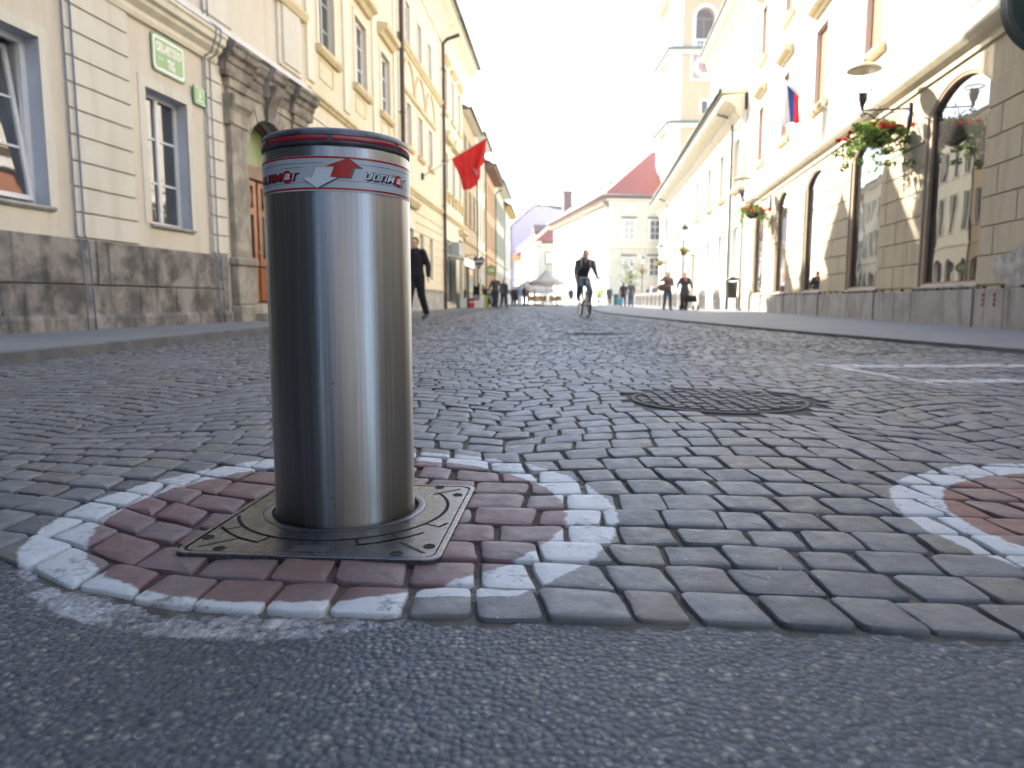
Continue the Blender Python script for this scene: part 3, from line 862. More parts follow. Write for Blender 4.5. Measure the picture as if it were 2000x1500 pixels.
FR_GREY = simple("grey_window_paint", (0.42, 0.43, 0.40), 0.5, 0, 0.4, 0.1)
FR_BROWN = simple("brown_window_wood", (0.24, 0.15, 0.09), 0.5, 0, 0.4, 0.25, 5)
FR_DARK = simple("dark_window_wood", (0.05, 0.04, 0.035), 0.5, 0, 0.4, 0.25, 5)
FR_STONE = simple("tan_window_trim", (0.36, 0.27, 0.18), 0.6, 0, 0.3, 0.15, 5)
BLIND = simple("rust_brown_blind", (0.36, 0.13, 0.05), 0.7, 0, 0.3, 0.15, 3)
DOORW = simple("carved_door_wood", (0.17, 0.065, 0.028), 0.4, 0, 0.5, 0.45, 6)
DOORW2 = simple("polished_orange_wood", (0.33, 0.12, 0.04), 0.35, 0, 0.5, 0.3, 5)
GLASS = pane_mat("window_glass"); GLASS_W = pane_mat("wavy_shop_glass", (0.022, 0.02, 0.018), 0.10, 0.01)
GLASS_W.node_tree.nodes["Principled BSDF"].inputs["IOR"].default_value = 2.1
GLASS.node_tree.nodes["Principled BSDF"].inputs["IOR"].default_value = 1.8
REV_L = simple("skylit_reveal", (0.50, 0.52, 0.57), 0.8, 0, .3, .08, 3)  # blue tint of the skylight put into the reveal colour
GLASS_G = pane_mat("green_fanlight", (0.12, 0.15, 0.06), 0.1, 0.25, 0.5)
METAL_D = simple("dark_downpipe", (0.075, 0.055, 0.045), 0.5, 0.5, 0.5, 0.25, 4)
METAL_C = simple("patinated_gutter", (0.11, 0.13, 0.11), 0.55, 0.4, 0.5, 0.3, 3)
CABLE = simple("blue_grey_conductor", (0.17, 0.19, 0.25), 0.5, 0.3, 0.5, 0.2, 6)
def roof_tiles(name, c1, c2):
    m, nt, b = new_mat(name); p = obj_pos(nt)
    w = nt.nodes.new("ShaderNodeTexWave"); w.inputs['Scale'].default_value = 3.0; w.inputs['Distortion'].default_value = 0.6; w.bands_direction = 'Z'; L(nt, p, w.inputs[0])
    n = noise_n(nt, p, 3, 6, 0.7)
    L(nt, mix_n(nt, ramp_n(nt, n, (0.3, 0.7)), c1, c2), b.inputs['Base Color']); b.inputs['Roughness'].default_value = 0.85
    bump_n(nt, b, w.outputs[1], 0.6, 0.05); return m
ROOF = roof_tiles("red_roof_tiles", (0.20, 0.028, 0.02), (0.28, 0.055, 0.038)); ROOF_D = roof_tiles("brown_roof_tiles", (0.10, 0.07, 0.055), (0.19, 0.11, 0.08))

class House:
    def __init__(s, name, label, P, yaw, side, cat="house", group=None):
        d = (math.sin(yaw), math.cos(yaw)); s.sg = -1 if side == 'L' else 1
        s.root = thing(name, label, cat, (P[0], P[1], 0), math.atan2(d[1], d[0]), group)
        s.P = P; s.d = d; s.n = (d[1], -d[0]) if side == 'L' else (-d[1], d[0])
    def w(s, q, o, z): return Vector((s.P[0] + q*s.d[0] + o*s.n[0], s.P[1] + q*s.d[1] + o*s.n[1], z))
    def l(s, q, o, z): return (q, s.sg * o, z)
    def bx(s, mb, s0, s1, o0, o1, z0, z1): mb.box(s0, s1, min(s.sg*o0, s.sg*o1), max(s.sg*o0, s.sg*o1), z0, z1)
    def boxes(s, name, mat, lst, bevel=0, parent=None):
        if name in ('pilaster', 'lesene', 'shutter', 'sill_bracket', 'plinth', 'door_reveal', 'door_surround') and len(lst) > 1:
            groups = []
            for t in lst:
                for g_ in groups:
                    if any(t[0] <= q[1] + 0.02 and q[0] <= t[1] + 0.02 for q in g_): g_.append(t); break
                else: groups.append([t])
            if len(groups) > 1: return [s.boxes(name + ("" if len(g_) == 1 else ""), mat, g_, bevel, parent) if len(g_) == 1 else s._bx(name, mat, g_, bevel, parent) for g_ in groups][0]
        return s._bx(name, mat, lst, bevel, parent)
    def _bx(s, name, mat, lst, bevel=0, parent=None):
        mb = MB()
        for t in lst: s.bx(mb, *t)
        o = mb.build(name, mat, parent or s.root)
        if bevel:
            m = o.modifiers.new("edge", 'BEVEL'); m.width = bevel; m.segments = 2; m.limit_method = 'ANGLE'
        return o
    def prof(s, name, mat, s0, s1, P, parent=None, mb=None, ends=True):
        """moulding: profile P [(o,z)...] extruded along the wall"""
        own = mb is None; mb = mb or MB()
        mb.ring_strip([[s.l(s0, o, z) for o, z in P], [s.l(s1, o, z) for o, z in P]], caps=ends)
        return mb.build(name, mat, parent or s.root) if own else mb
    def wall(s, s0, s1, z0, z1, ops, mat, depth=0.28, name="wall", back=8.0, reveal=None):
        xs = sorted({s0, s1, *[o[0] for o in ops], *[o[1] for o in ops]}); xs = [x for x in xs if s0 <= x <= s1]
        tops = {}
        zs = {z0, z1}
        for o in ops:
            zs.add(o[2]); zs.add(o[3] + (o[4] if len(o) > 4 else 0))
        zs = sorted(z for z in zs if z0 <= z <= z1)
        mb = MB(); rv = []
        for xa, xb in zip(xs, xs[1:]):
            for za, zb in zip(zs, zs[1:]):
                cx, cz = (xa+xb)/2, (za+zb)/2
                if any(o[0] < cx < o[1] and o[2] < cz < o[3] + (o[4] if len(o) > 4 else 0) for o in ops): continue
                mb.quad(s.l(xa, 0, za), s.l(xb, 0, za), s.l(xb, 0, zb), s.l(xa, 0, zb))
        for o in ops:
            a, b, c, d = o[:4]; r = o[4] if len(o) > 4 else 0
            ol = s.outline(a, b, c, d, r)
            for (x0, y0), (x1, y1) in zip(ol, ol[1:] + ol[:1]):
                rv.append(len(mb.f)); mb.quad(s.l(x0, 0, y0), s.l(x1, 0, y1), s.l(x1, -depth, y1), s.l(x0, -depth, y0))
            if r:
                top = ol[2:-0] if False else [p for p in ol if p[1] >= d - 1e-6]
                top = sorted(top)
                for (x0, y0), (x1, y1) in zip(top, top[1:]):
                    if abs(x1 - x0) > 1e-6: mb.quad(s.l(x0, 0, y0), s.l(x1, 0, y1), s.l(x1, 0, d + r), s.l(x0, 0, d + r))
        # sides, back and inner face
        mb.quad(s.l(s0, 0, z0), s.l(s0, -back, z0), s.l(s0, -back, z1), s.l(s0, 0, z1))
        mb.quad(s.l(s1, 0, z0), s.l(s1, -back, z0), s.l(s1, -back, z1), s.l(s1, 0, z1))
        mb.quad(s.l(s0, -back, z0), s.l(s1, -back, z0), s.l(s1, -back, z1), s.l(s0, -back, z1))
        mb.quad(s.l(s0, -depth - 0.3, z0), s.l(s1, -depth - 0.3, z0), s.l(s1, -depth - 0.3, z1), s.l(s0, -depth - 0.3, z1))
        o = mb.build(name, mat, s.root, recalc=False)
        if reveal:
            o.data.materials.append(reveal)
            for i in rv: o.data.polygons[i].material_index = 1
        return o
    def outline(s, a, b, c, d, r=0, n=14):
        P = [(a, c), (b, c), (b, d)]
        if r:
            hw = (b - a) / 2; cx = (a + b) / 2
            if r >= hw * 0.98:
                for i in range(1, n): t = math.pi * i / n; P.append((cx + hw*math.cos(t), d + r*math.sin(t)))
            else:
                Rr = (hw*hw + r*r) / (2*r); zc_ = d + r - Rr; t0 = math.asin(hw / Rr)
                for i in range(1, n): t = t0 - 2*t0*i/n; P.append((cx + Rr*math.sin(t), zc_ + Rr*math.cos(t)))
        P.append((a, d)); return P
    def window(s, a, b, c, d, r=0, depth=0.2, fw=0.06, cols=2, rows=3, fm=None, gm=None, surround=None, sill=None, hood=None, label=None, name="window", blind=None, panes=True):
        fm = fm or FR_WHITE; gm = gm or GLASS
        o0 = -depth
        mb = MB()
        O = s.outline(a, b, c, d, r); I = s.outline(a + fw, b - fw, c + fw, d, max(r - fw, 0) if r else 0)
        if not r: I = [(a+fw, c+fw), (b-fw, c+fw), (b-fw, d-fw), (a+fw, d-fw)]
        mb.ring_strip([[s.l(x, o0 - 0.03, z) for x, z in O], [s.l(x, o0 + 0.03, z) for x, z in O], [s.l(x, o0 + 0.03, z) for x, z in I], [s.l(x, o0 - 0.03, z) for x, z in I]], caps=False)
        mw = fw * 0.45; top = d + r - fw
        for i in range(1, cols):
            x = a + (b - a) * i / cols; w_ = fw * 0.6 if cols == 2 else mw
            s.bx(mb, x - w_, x + w_, o0 - 0.02, o0 + 0.035, c + fw, top)
        for j in range(1, rows):
            z = c + (d - c) * j / rows; s.bx(mb, a + fw, b - fw, o0 - 0.018, o0 + 0.02, z - mw*0.55, z + mw*0.55)
        win = mb.build(name, fm, s.root)
        if label: win['label'] = label
        if panes:
            mb = MB(); mb.add([s.l(x, o0, z) for x, z in I], [tuple(range(len(I)))])
            mb.build("pane", gm, win, recalc=False)
        if blind:
            mb = MB(); s.bx(mb, a + 0.005, b - 0.005, o0 + 0.035, o0 + 0.06, c + (d - c) * blind[1], d - 0.005); mb.build("blind", blind[0], win)
        if surround:
            w_, pr, m = surround; mb = MB()
            S = s.outline(a - w_, b + w_, c - w_ if not sill else c, d + (0 if r else w_), r + w_ if r else 0)
            O2 = s.outline(a, b, c, d, r)
            if len(S) == len(O2):
                mb.ring_strip([[s.l(x, 0.0, z) for x, z in S], [s.l(x, pr, z) for x, z in S], [s.l(x, pr, z) for x, z in O2], [s.l(x, -0.02, z) for x, z in O2]], caps=False)
                mb.build("surround", m, win)
        if sill:
            pr, h, m, ext = sill
            mb = MB(); s.prof("sill", m, a - ext, b + ext, [(-depth, c), (-depth, c - 0.03), (0, c - h), (pr * 0.6, c - h), (pr, c - h * 0.55), (pr, c - 0.015), (pr - 0.01, c)], mb=mb); mb.build("sill", m, win)
        if hood:
            pr, h, m, ext, up = hood; z = d + r + up
            mb = MB(); s.prof("hood", m, a - ext, b + ext, [(0, z), (pr * 0.35, z), (pr * 0.55, z + h * 0.35), (pr * 0.95, z + h * 0.5), (pr, z + h * 0.8), (pr, z + h), (0, z + h * 1.15)], mb=mb); mb.build("hood", m, win)
        return win
    def rows(s, name, mat, s0, s1, z0, h, n, pr=0.02, gap=0.025, excl=(), vert=None, stagger=0.0):
        """rustication: raised blocks with real gaps; excl = (s0,s1,z0,z1) boxes to leave free"""
        mb = MB()
        for k in range(n):
            za = z0 + k * h; zb = za + h - gap
            cuts = [(s0, s1)]
            for e in excl:
                if e[2] < zb and e[3] > za:
                    nc = []
                    for a, b in cuts:
                        if e[1] <= a or e[0] >= b: nc.append((a, b)); continue
                        if e[0] > a: nc.append((a, e[0]))
                        if e[1] < b: nc.append((e[1], b))
                    cuts = nc
            for a, b in cuts:
                if b - a < 0.05: continue
                if vert:
                    x = a - (stagger if k % 2 else 0) - vert
                    while x < b:
                        xa, xb = max(a, x), min(b, x + vert - gap)
                        if xb - xa > 0.04: s.bx(mb, xa, xb, 0.001, pr, za, zb)
                        x += vert
                else: s.bx(mb, a, b, 0.001, pr, za, zb)
        o = mb.build(name, mat, s.root)
        m = o.modifiers.new("edge", 'BEVEL'); m.width = 0.006; m.segments = 1; m.limit_method = 'ANGLE'
        return o
    def downpipe(s, q, z0, z1, o=0.12, r=0.055, mat=None, elbow=0.5):
        mb = MB(); pts = [s.l(q, o, z0), s.l(q, o, z1)]
        if elbow: pts += [s.l(q, o + elbow * 0.25, z1 + 0.18), s.l(q, o + elbow, z1 + 0.34)]
        mb.tube(pts, r, 10)
        z = z0 + 0.6
        while z < z1:
            mb.tube([s.l(q, o, z), s.l(q, o, z + 0.05)], r * 1.28, 10); s.bx(mb, q - 0.012, q + 0.012, 0.0, o, z + 0.015, z + 0.035); z += 1.9
        return mb.build("downpipe", mat or METAL_D, s.root, True, auto=50)
    def roof(s, s0, s1, z, over=0.6, rise=4.0, back=8.0, mat=None, gut=True, hip=False, name="roof"):
        mb = MB(); e = 0.15
        h = (back / 2)
        A = [s.l(s0, over, z + 0.10), s.l(s1, over, z + 0.10), s.l(s1 - (h if hip else 0), -h, z + rise), s.l(s0 + (h if hip else 0), -h, z + rise)]
        B = [s.l(s0, -back, z + 0.10), s.l(s1, -back, z + 0.10)]
        C = [s.l(s0, over, z), s.l(s1, over, z), s.l(s1, -back, z), s.l(s0, -back, z)]
        mb.add(A + B + C, [(0,1,2,3), (3,2,5,4), (0,3,4), (1,5,2), (6,7,1,0), (6,0,4,9), (7,8,5,1), (8,9,4,5), (6,9,8,7)])
        r = mb.build(name, mat or ROOF_D, s.root)
        r.data.materials.append(PL_YELT); r.data.polygons[8].material_index = 1
        if gut:
            m2 = MB(); m2.tube([s.l(s0, over + 0.06, z + 0.10), s.l(s1, over + 0.06, z + 0.10)], 0.085, 8); m2.build("gutter", METAL_C, r, True)
        return r
    def dormer(s, q, z, w=1.3, h=1.5, o=-0.6, mat=None):
        mb = MB(); s.bx(mb, q - w/2, q + w/2, o - 2.2, o, z - 0.2, z + h)
        d = mb.build("dormer", mat or PL_PALE, s.root)
        m2 = MB(); k = 0.25
        m2.add([s.l(q-w/2-k, o+0.2, z+h), s.l(q+w/2+k, o+0.2, z+h), s.l(q, o+0.2, z+h+w*0.6), s.l(q-w/2-k, o-2.6, z+h), s.l(q+w/2+k, o-2.6, z+h), s.l(q, o-2.6, z+h+w*0.6)],
               [(0,1,2), (3,5,4), (0,2,5,3), (1,4,5,2), (0,3,4,1)])
        m2.build("dormer_roof", ROOF_D, d)
        m3 = MB(); s.bx(m3, q - w*0.3, q + w*0.3, o, o + 0.03, z + h*0.25, z + h*0.85); m3.build("dormer_window", GLASS, d)

# --- L1: pinkish house with the stone portal
Y1 = R(8.35); P1 = (-5.349, 7.429)
h = House("corner_house", "pinkish house with dark stone plinth, green street signs and carved portal at the left edge", P1, Y1, 'L')
ops = [(-0.62, 0.80, 1.47, 3.30), (2.60, 3.55, 1.47, 3.30), (5.15, 6.95, 0.07, 2.78, 0.9), (5.15, 6.3, 6.35, 8.6), (2.4, 3.6, 6.35, 8.6), (-0.4, 0.8, 6.35, 8.6)]
for a_ in (-0.4, 2.4, 5.15): ops.append((a_, a_ + 1.2, 10.5, 12.5))
h.wall(-0.95, 7.75, 0.0, 16.8, ops, PL_PINK, depth=0.26, reveal=REV_L)
h.roof(-0.95, 7.75, 16.8, 0.7, 4.0)
# window near the frame edge: outer frame with one casement tilted open
w0 = h.window(-0.62, 0.80, 1.47, 3.30, 0, 0.2, 0.07, 1, 1, FR_WHITE, panes=False, surround=(0.13, 0.012, PL_CREAM), sill=(0.05, 0.05, ST_GREY, 0.05), label="white window frame with one sash tilted open")
mb = MB()
h.bx(mb, 0.0, 0.055, 0, 0.05, 0, 1.70); h.bx(mb, 0.62, 0.675, 0, 0.05, 0, 1.70); h.bx(mb, 0.055, 0.62, 0, 0.05, 0, 0.055); h.bx(mb, 0.055, 0.62, 0, 0.05, 1.645, 1.70)
h.bx(mb, 0.055, 0.62, 0.01, 0.035, 0.57, 0.595); h.bx(mb, 0.055, 0.62, 0.01, 0.035, 1.11, 1.135)
sash = mb.build("sash", FR_WHITE, w0)
mb = MB(); mb.quad(h.l(0.05, 0.02, 0.05), h.l(0.63, 0.02, 0.05), h.l(0.63, 0.02, 1.65), h.l(0.05, 0.02, 1.65)); sp_ = mb.build("sash_pane", GLASS, w0, recalc=False)
for o_ in (sash, sp_):
    o_.location = h.l(0.05, -0.17, 1.52); o_.rotation_euler = (R(-7.0), 0, 0)
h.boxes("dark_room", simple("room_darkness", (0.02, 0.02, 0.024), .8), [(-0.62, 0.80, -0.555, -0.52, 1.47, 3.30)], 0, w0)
h.boxes("jamb_lining", FR_WHITE, [(-0.62, -0.60, -0.52, -0.23, 1.47, 3.3), (0.78, 0.80, -0.52, -0.23, 1.47, 3.3)], 0, w0)
mb = MB(); h.bx(mb, -0.62, 0.0, -0.22, -0.17, 1.54, 1.6); h.bx(mb, -0.62, 0.0, -0.22, -0.17, 3.17, 3.23); h.bx(mb, -0.06, 0.0, -0.22, -0.17, 1.54, 3.23); c_ = mb.build("sash", FR_WHITE, w0)
mb = MB(); mb.quad(h.l(-0.62, -.2, 1.6), h.l(-0.06, -.2, 1.6), h.l(-0.06, -.2, 3.17), h.l(-0.62, -.2, 3.17)); mb.build("sash_pane", GLASS, w0, recalc=False)
h.window(2.60, 3.55, 1.47, 3.30, 0, 0.2, 0.06, 2, 3, FR_WHITE, GLASS, surround=(0.14, 0.012, PL_CREAM), sill=(0.05, 0.05, ST_GREY, 0.03), label="white casement window with glazing bars")
for a_ in (-0.4, 2.4, 5.15):
    if a_ < -1: h.window(a_, a_ + 1.2, 1.47, 3.3, surround=(0.14, 0.012, PL_CREAM), sill=(0.05, 0.05, ST_GREY, 0.03))
    h.window(a_, a_ + (1.15 if a_ > 5 else 1.2), 6.35, 8.6, fm=FR_WHITE, surround=(0.14, 0.03, PL_CREAM), sill=(0.10, 0.12, ST_GREY, 0.14), hood=(0.2, 0.2, ST_GREY, 0.2, 0.25))
    h.window(a_, a_ + 1.2, 10.5, 12.5, surround=(0.14, 0.03, PL_CREAM), sill=(0.10, 0.12, ST_GREY, 0.14))
# quoin strips of raised blocks
h.rows("quoin_blocks", PL_CREAM, 1.15, 2.28, 1.17, 0.2985, 10, 0.03, 0.022, vert=None)
h.rows("quoin_blocks", PL_CREAM, 4.02, 4.50, 1.17, 0.2985, 10, 0.03, 0.022)
# plinth: rough courses of big blocks
mb = MB(); rr = random.Random(11)
for z0, z1, st_ in ((0.05, 0.60, 0.0), (0.61, 1.15, 0.55)):
    x = -0.95 + st_
    while x < 4.45:
        w_ = rr.uniform(0.7, 1.25); x2 = min(x + w_, 4.45)
        pr = 0.045 + rr.uniform(0, 0.02)
        h.bx(mb, x, x2 - 0.008, 0.0, pr, z0, z1 - 0.006); x = x2
pp = mb.build("plinth", ST_DARK, h.root)
m_ = pp.modifiers.new("edge", 'BEVEL'); m_.width = 0.012; m_.segments = 2
h.prof("plinth_base", ST_DARK, -0.95, 4.46, [(0, 0.02), (0.10, 0.02), (0.10, 0.20), (0.075, 0.25), (0, 0.25)])
# lightning conductors: two pairs of thin blue-grey rods
for q in (1.12, 1.245, 4.01, 4.145):
    mb = MB(); mb.tube([h.l(q, 0.055, 4.16), h.l(q, 0.055, 1.2), h.l(q + 0.0, 0.10, 1.1), h.l(q, 0.125, 0.2), h.l(q, 0.125, 0.05)], 0.010 if q not in (1.245,) else 0.012, 6)
    mb.tube([h.l(q, 0.055, 4.14), h.l(q, 0.17, 4.2), h.l(q, 0.26, 4.42), h.l(q, 0.27, 4.56), h.l(q, 0.06, 4.72), h.l(q, 0.05, 9.5)], 0.010, 6)
    mb.build("conductor_rod", CABLE, h.root, True)
# string cornice with pale weathering slope above
COR = [(0.0, 4.12), (0.05, 4.12), (0.07, 4.17), (0.07, 4.23), (0.15, 4.30), (0.16, 4.35), (0.22, 4.38), (0.23, 4.46), (0.26, 4.49), (0.26, 4.53), (0, 4.56)]
h.prof("string_cornice", PL_YELT, -0.95, 4.36, COR)
h.prof("weathering", PL_CREAM, -0.95, 7.75, [(0.0, 4.565), (0.24, 4.565), (0.0, 4.82)])
# upper corner pilaster
h.boxes("pilaster", PL_CREAM, [(6.55, 7.55, 0.0, 0.05, 4.84, 16.6), (6.68, 7.42, 0.05, 0.09, 4.9, 16.4), (4.05, 4.9, 0, 0.04, 4.84, 16.4)], 0.01)
h.prof("pilaster_band", PL_OCH, 6.45, 7.7, [(0, 5.95), (0.12, 5.95), (0.16, 6.05), (0.16, 6.12), (0, 6.14)])
# --- portal
por = h._bx("portal", ST_PORT, [(5.12, 7.0, 0.0, 0.06, 3.9, 4.02)])
por['label'] = "carved sandstone portal with pilasters and keystone"
for a_, b_ in ((4.62, 5.14), (6.98, 7.50)):
    o_ = h._bx("portal_pilaster", ST_PORT, [(a_, b_, 0, 0.10, 1.12, 3.30), (a_, b_, 0, 0.08, 3.30, 3.86), (a_ - .02, b_ + .02, 0, 0.12, 3.86, 4.02)], 0.012, por)
    h._bx("pilaster_plinth", ST_PORT, [(a_ - .05, b_ + .06, 0, 0.15, 0.34, 1.0), (a_ - .08, b_ + .09, 0, 0.18, 1.0, 1.13), (a_ - .08, b_ + .12, 0, 0.20, 0.03, 0.34)], 0.03, por)
    h.prof("capital", ST_PORT, a_ - .05, b_ + .05, [(0, 3.28), (0.12, 3.28), (0.135, 3.31), (0.12, 3.34), (0.12, 3.50), (0.15, 3.55), (0.20, 3.60), (0.21, 3.66), (0.21, 3.72), (0.18, 3.75), (0, 3.76)], por)
# spandrel panel with the round arch cut out, proud of the wall
mb = MB(); ol = h.outline(5.18, 6.94, 0.3, 2.78, 0.87, 24); top = sorted([p for p in ol if p[1] >= 2.78 - 1e-6])
for (x0, y0), (x1, y1) in zip(top, top[1:]):
    if x1 - x0 > 1e-6:
        mb.quad(h.l(x0, 0.03, y0), h.l(x1, 0.03, y1), h.l(x1, 0.03, 4.02), h.l(x0, 0.03, 4.02)); mb.quad(h.l(x0, 0.03, y0), h.l(x1, 0.03, y1), h.l(x1, -0.1, y1), h.l(x0, -0.1, y0))
for xa, xb in ((5.12, 5.18), (6.94, 7.0)): mb.quad(h.l(xa, .03, .07), h.l(xb, .03, .07), h.l(xb, .03, 4.02), h.l(xa, .03, 4.02)); 
for xa in (5.18, 6.94): mb.quad(h.l(xa, .03, .07), h.l(xa, -.1, .07), h.l(xa, -.1, 2.78), h.l(xa, .03, 2.78))
mb.build("arch_surround", ST_PORT, por, recalc=False)
mb = MB()   # voussoir joints as thin raised wedges
for i in range(9):
    t0 = math.pi * (i + 0.06) / 9; t1 = math.pi * (i + 0.94) / 9; rr_ = (0.885, 1.18 if i != 4 else 1.3)
    pts = [(6.06 + r * math.cos(t), 2.78 + r * 0.985 * math.sin(t)) for r, t in ((rr_[0], t0), (rr_[1], t0), (rr_[1], (t0+t1)/2), (rr_[1], t1), (rr_[0], t1), (rr_[0], (t0+t1)/2))]
    mb.ring_strip([[h.l(x, 0.031, z) for x, z in pts], [h.l(x, 0.05, z) for x, z in pts]])
mb.build("voussoir", ST_PORT, por)
# keystone console, scroll shaped
mb = MB(); S_ = []
for i in range(15):
    t = i / 14; z = 3.62 + 0.62 * t; o_ = 0.07 + 0.05 * math.sin(t * math.pi) + 0.20 * t ** 2 + 0.03 * math.cos(t * 7)
    S_.append((o_, z))
h.prof("k", ST_PORTD, 5.90, 6.22, [(0.02, 4.24), (0.02, 3.62)] + S_, mb=mb); mb.build("keystone", ST_PORTD, por, True, auto=40)
ENT = [(0.0, 4.02), (0.14, 4.02), (0.16, 4.08), (0.16, 4.2), (0.19, 4.22), (0.21, 4.30), (0.28, 4.34), (0.30, 4.42), (0.33, 4.45), (0.33, 4.50), (0, 4.56)]
ENT2 = [(0.0, 4.02), (0.05, 4.02), (0.07, 4.08), (0.07, 4.2), (0.10, 4.22), (0.12, 4.30), (0.17, 4.34), (0.19, 4.42), (0.21, 4.45), (0.21, 4.50), (0, 4.56)]
mb = MB()
for a_, b_, P_ in ((4.45, 5.28, ENT), (5.28, 5.82, ENT2), (5.82, 6.32, ENT), (6.32, 6.86, ENT2), (6.86, 7.74, ENT)): h.prof("e", ST_PORTD, a_, b_, P_, mb=mb)
mb.build("entablature", ST_PORTD, por)
# door with carved panels, fanlight above
mb = MB()
h.bx(mb, 5.15, 6.95, -0.37, -0.30, 0.36, 2.62)
door = mb.build("door", DOORW, h.root); door['label'] = "carved brown wooden double door under a round fanlight"
mb = MB()
for a_ in (5.22, 6.09):
    b_ = a_ + 0.79
    h.bx(mb, a_, b_, -0.30, -0.25, 0.42, 1.02); h.bx(mb, a_, a_ + 0.11, -0.30, -0.25, 1.06, 2.58); h.bx(mb, b_ - 0.11, b_, -0.30, -0.25, 1.06, 2.58)
    h.bx(mb, a_ + .11, b_ - .11, -0.30, -0.25, 1.06, 1.2); h.bx(mb, a_ + .11, b_ - .11, -0.30, -0.25, 1.98, 2.1); h.bx(mb, a_ + .11, b_ - .11, -0.30, -0.25, 2.5, 2.58)
    mb.ellipsoid(h.l((a_ + b_) / 2, -0.27, 2.3), (0.2, 0.05, 0.17), 12, 8)
    mb.torus(h.l((a_ + b_) / 2, -0.26, 2.3), 0.2, 0.025, 'y', 20, 6)
mb.build("carved_panel", DOORW2, door)
mb = MB()
for a_ in (5.36, 6.23): h.bx(mb, a_, a_ + 0.51, -0.295, -0.285, 1.22, 1.96)
mb.build("door_glass", pane_mat("door_pane", (0.02, 0.022, 0.02), 0.8, 0.2, 0.5), door)
mb = MB(); mb.tube([h.l(6.0, -0.25, 1.3), h.l(6.0, -0.18, 1.3), h.l(5.9, -0.18, 1.3)], 0.014, 8); mb.build("handle", simple("brass", (0.5, 0.38, 0.15), 0.3, 1, .5, .1), door, True)
mb = MB(); h.bx(mb, 5.15, 6.95, -0.35, -0.21, 2.62, 2.80); h.bx(mb, 5.15, 5.27, -0.35, -0.23, 0.1, 2.62); h.bx(mb, 6.83, 6.95, -0.35, -0.23, 0.1, 2.62)
O_ = h.outline(5.15, 6.95, 2.8, 2.81, 0.87, 24); I_ = h.outline(5.29, 6.81, 2.86, 2.87, 0.71, 24)
mb.ring_strip([[h.l(x, -0.35, z) for x, z in O_], [h.l(x, -0.23, z) for x, z in O_], [h.l(x, -0.23, z) for x, z in I_], [h.l(x, -0.35, z) for x, z in I_]], caps=False)
mb.build("fanlight_frame", DOORW, door)
mb = MB(); mb.add([h.l(x, -0.31, z) for x, z in I_], [tuple(range(len(I_)))]); mb.build("fanlight", GLASS_G, door)
h.boxes("door_step", ST_PORT, [(5.0, 7.1, -0.37, 0.42, 0.05, 0.20), (5.14, 6.96, -0.37, 0.1, 0.20, 0.36)], 0.01)
h.boxes("door_reveal", DOORW, [(5.10, 5.149, -0.4, -0.262, 0.1, 3.6), (6.951, 7.0, -0.4, -0.262, 0.1, 3.6)])
H1 = h

# --- signs on L1
SG_G = simple("enamel_green", (0.05, 0.22, 0.075), 0.22, 0, 0.6, 0.12, 3); SG_GL = simple("enamel_light_green", (0.12, 0.33, 0.08), 0.22, 0, .6, 0.1, 3)
SG_W = simple("enamel_white", (0.72, 0.73, 0.68), 0.25, 0, 0.6, 0.05)
def flat_text(h, root, txt, sc, zc_, height, width, o, mat, name="lettering", bold=0.02):
    vs, fs = text_mesh(txt, 1.0, 0, bold); x0 = min(v[0] for v in vs); x1 = max(v[0] for v in vs); y0 = min(v[1] for v in vs); y1 = max(v[1] for v in vs)
    mb = MB()
    mb.add([(sc + h.sg * -1 * ((v[0]-x0)/(x1-x0) - .5) * width, h.sg * o, zc_ + ((v[1]-y0)/(y1-y0) - .5) * height) for v in vs], fs)
    return mb.build(name, mat, root)
def rr_plate(h, mb, s0, s1, z0, z1, o0, o1, r=0.06, notch=False):
    P = rrect((s1-s0)/2, (z1-z0)/2, r, 5); cx, cz = (s0+s1)/2, (z0+z1)/2
    mb.ring_strip([[h.l(cx+x, o0, cz+z) for x, z in P], [h.l(cx+x, o1, cz+z) for x, z in P]])
rz1 = math.atan2(H1.d[1], H1.d[0])
def sign_root(name, label, h, cat="sign"):
    return thing(name, label, cat, (h.P[0], h.P[1], 0), math.atan2(h.d[1], h.d[0]))
sg = sign_root("street_name_sign", "large green enamel street sign with white lettering high on the pinkish house wall", H1, "street sign")
mb = MB(); rr_plate(H1, mb, 2.77, 3.53, 3.575, 4.085, 0.012, 0.030, 0.07); mb.build("plate", SG_G, sg)
mb = MB(); rr_plate(H1, mb, 2.795, 3.505, 3.60, 4.06, 0.030, 0.0315, 0.06); b1 = mb.build("border", SG_W, sg)
mb = MB(); rr_plate(H1, mb, 2.835, 3.465, 3.64, 4.02, 0.0315, 0.033, 0.045); mb.build("field", SG_GL, sg)
def fix_left_text(*a, **k): return flat_text(*a, **k)
fix_left_text(H1, sg, "CIRIL-METODOV", 3.15, 3.915, 0.135, 0.60, 0.0345, SG_W, bold=0.05)
fix_left_text(H1, sg, "TRG", 3.18, 3.735, 0.135, 0.17, 0.0345, SG_W, bold=0.05)
mb = MB()
for k in range(6): H1.bx(mb, 2.885 + k*0.022, 2.885 + k*0.022 + 0.016, 0.033, 0.0345, 3.748, 3.770)
mb.build("small_print", SG_W, sg)
sg = sign_root("house_number_sign", "small green house number plate beside the quoin strip, just right of the big street sign", H1, "house number")
mb = MB(); H1.bx(mb, 3.69, 4.00, 0.035, 0.05, 3.37, 3.63); mb.build("plate", SG_G, sg)
mb = MB(); H1.bx(mb, 3.715, 3.975, 0.05, 0.0515, 3.395, 3.605); mb.build("field", SG_GL, sg)
fix_left_text(H1, sg, "6", 3.845, 3.525, 0.12, 0.055, 0.053, SG_W)
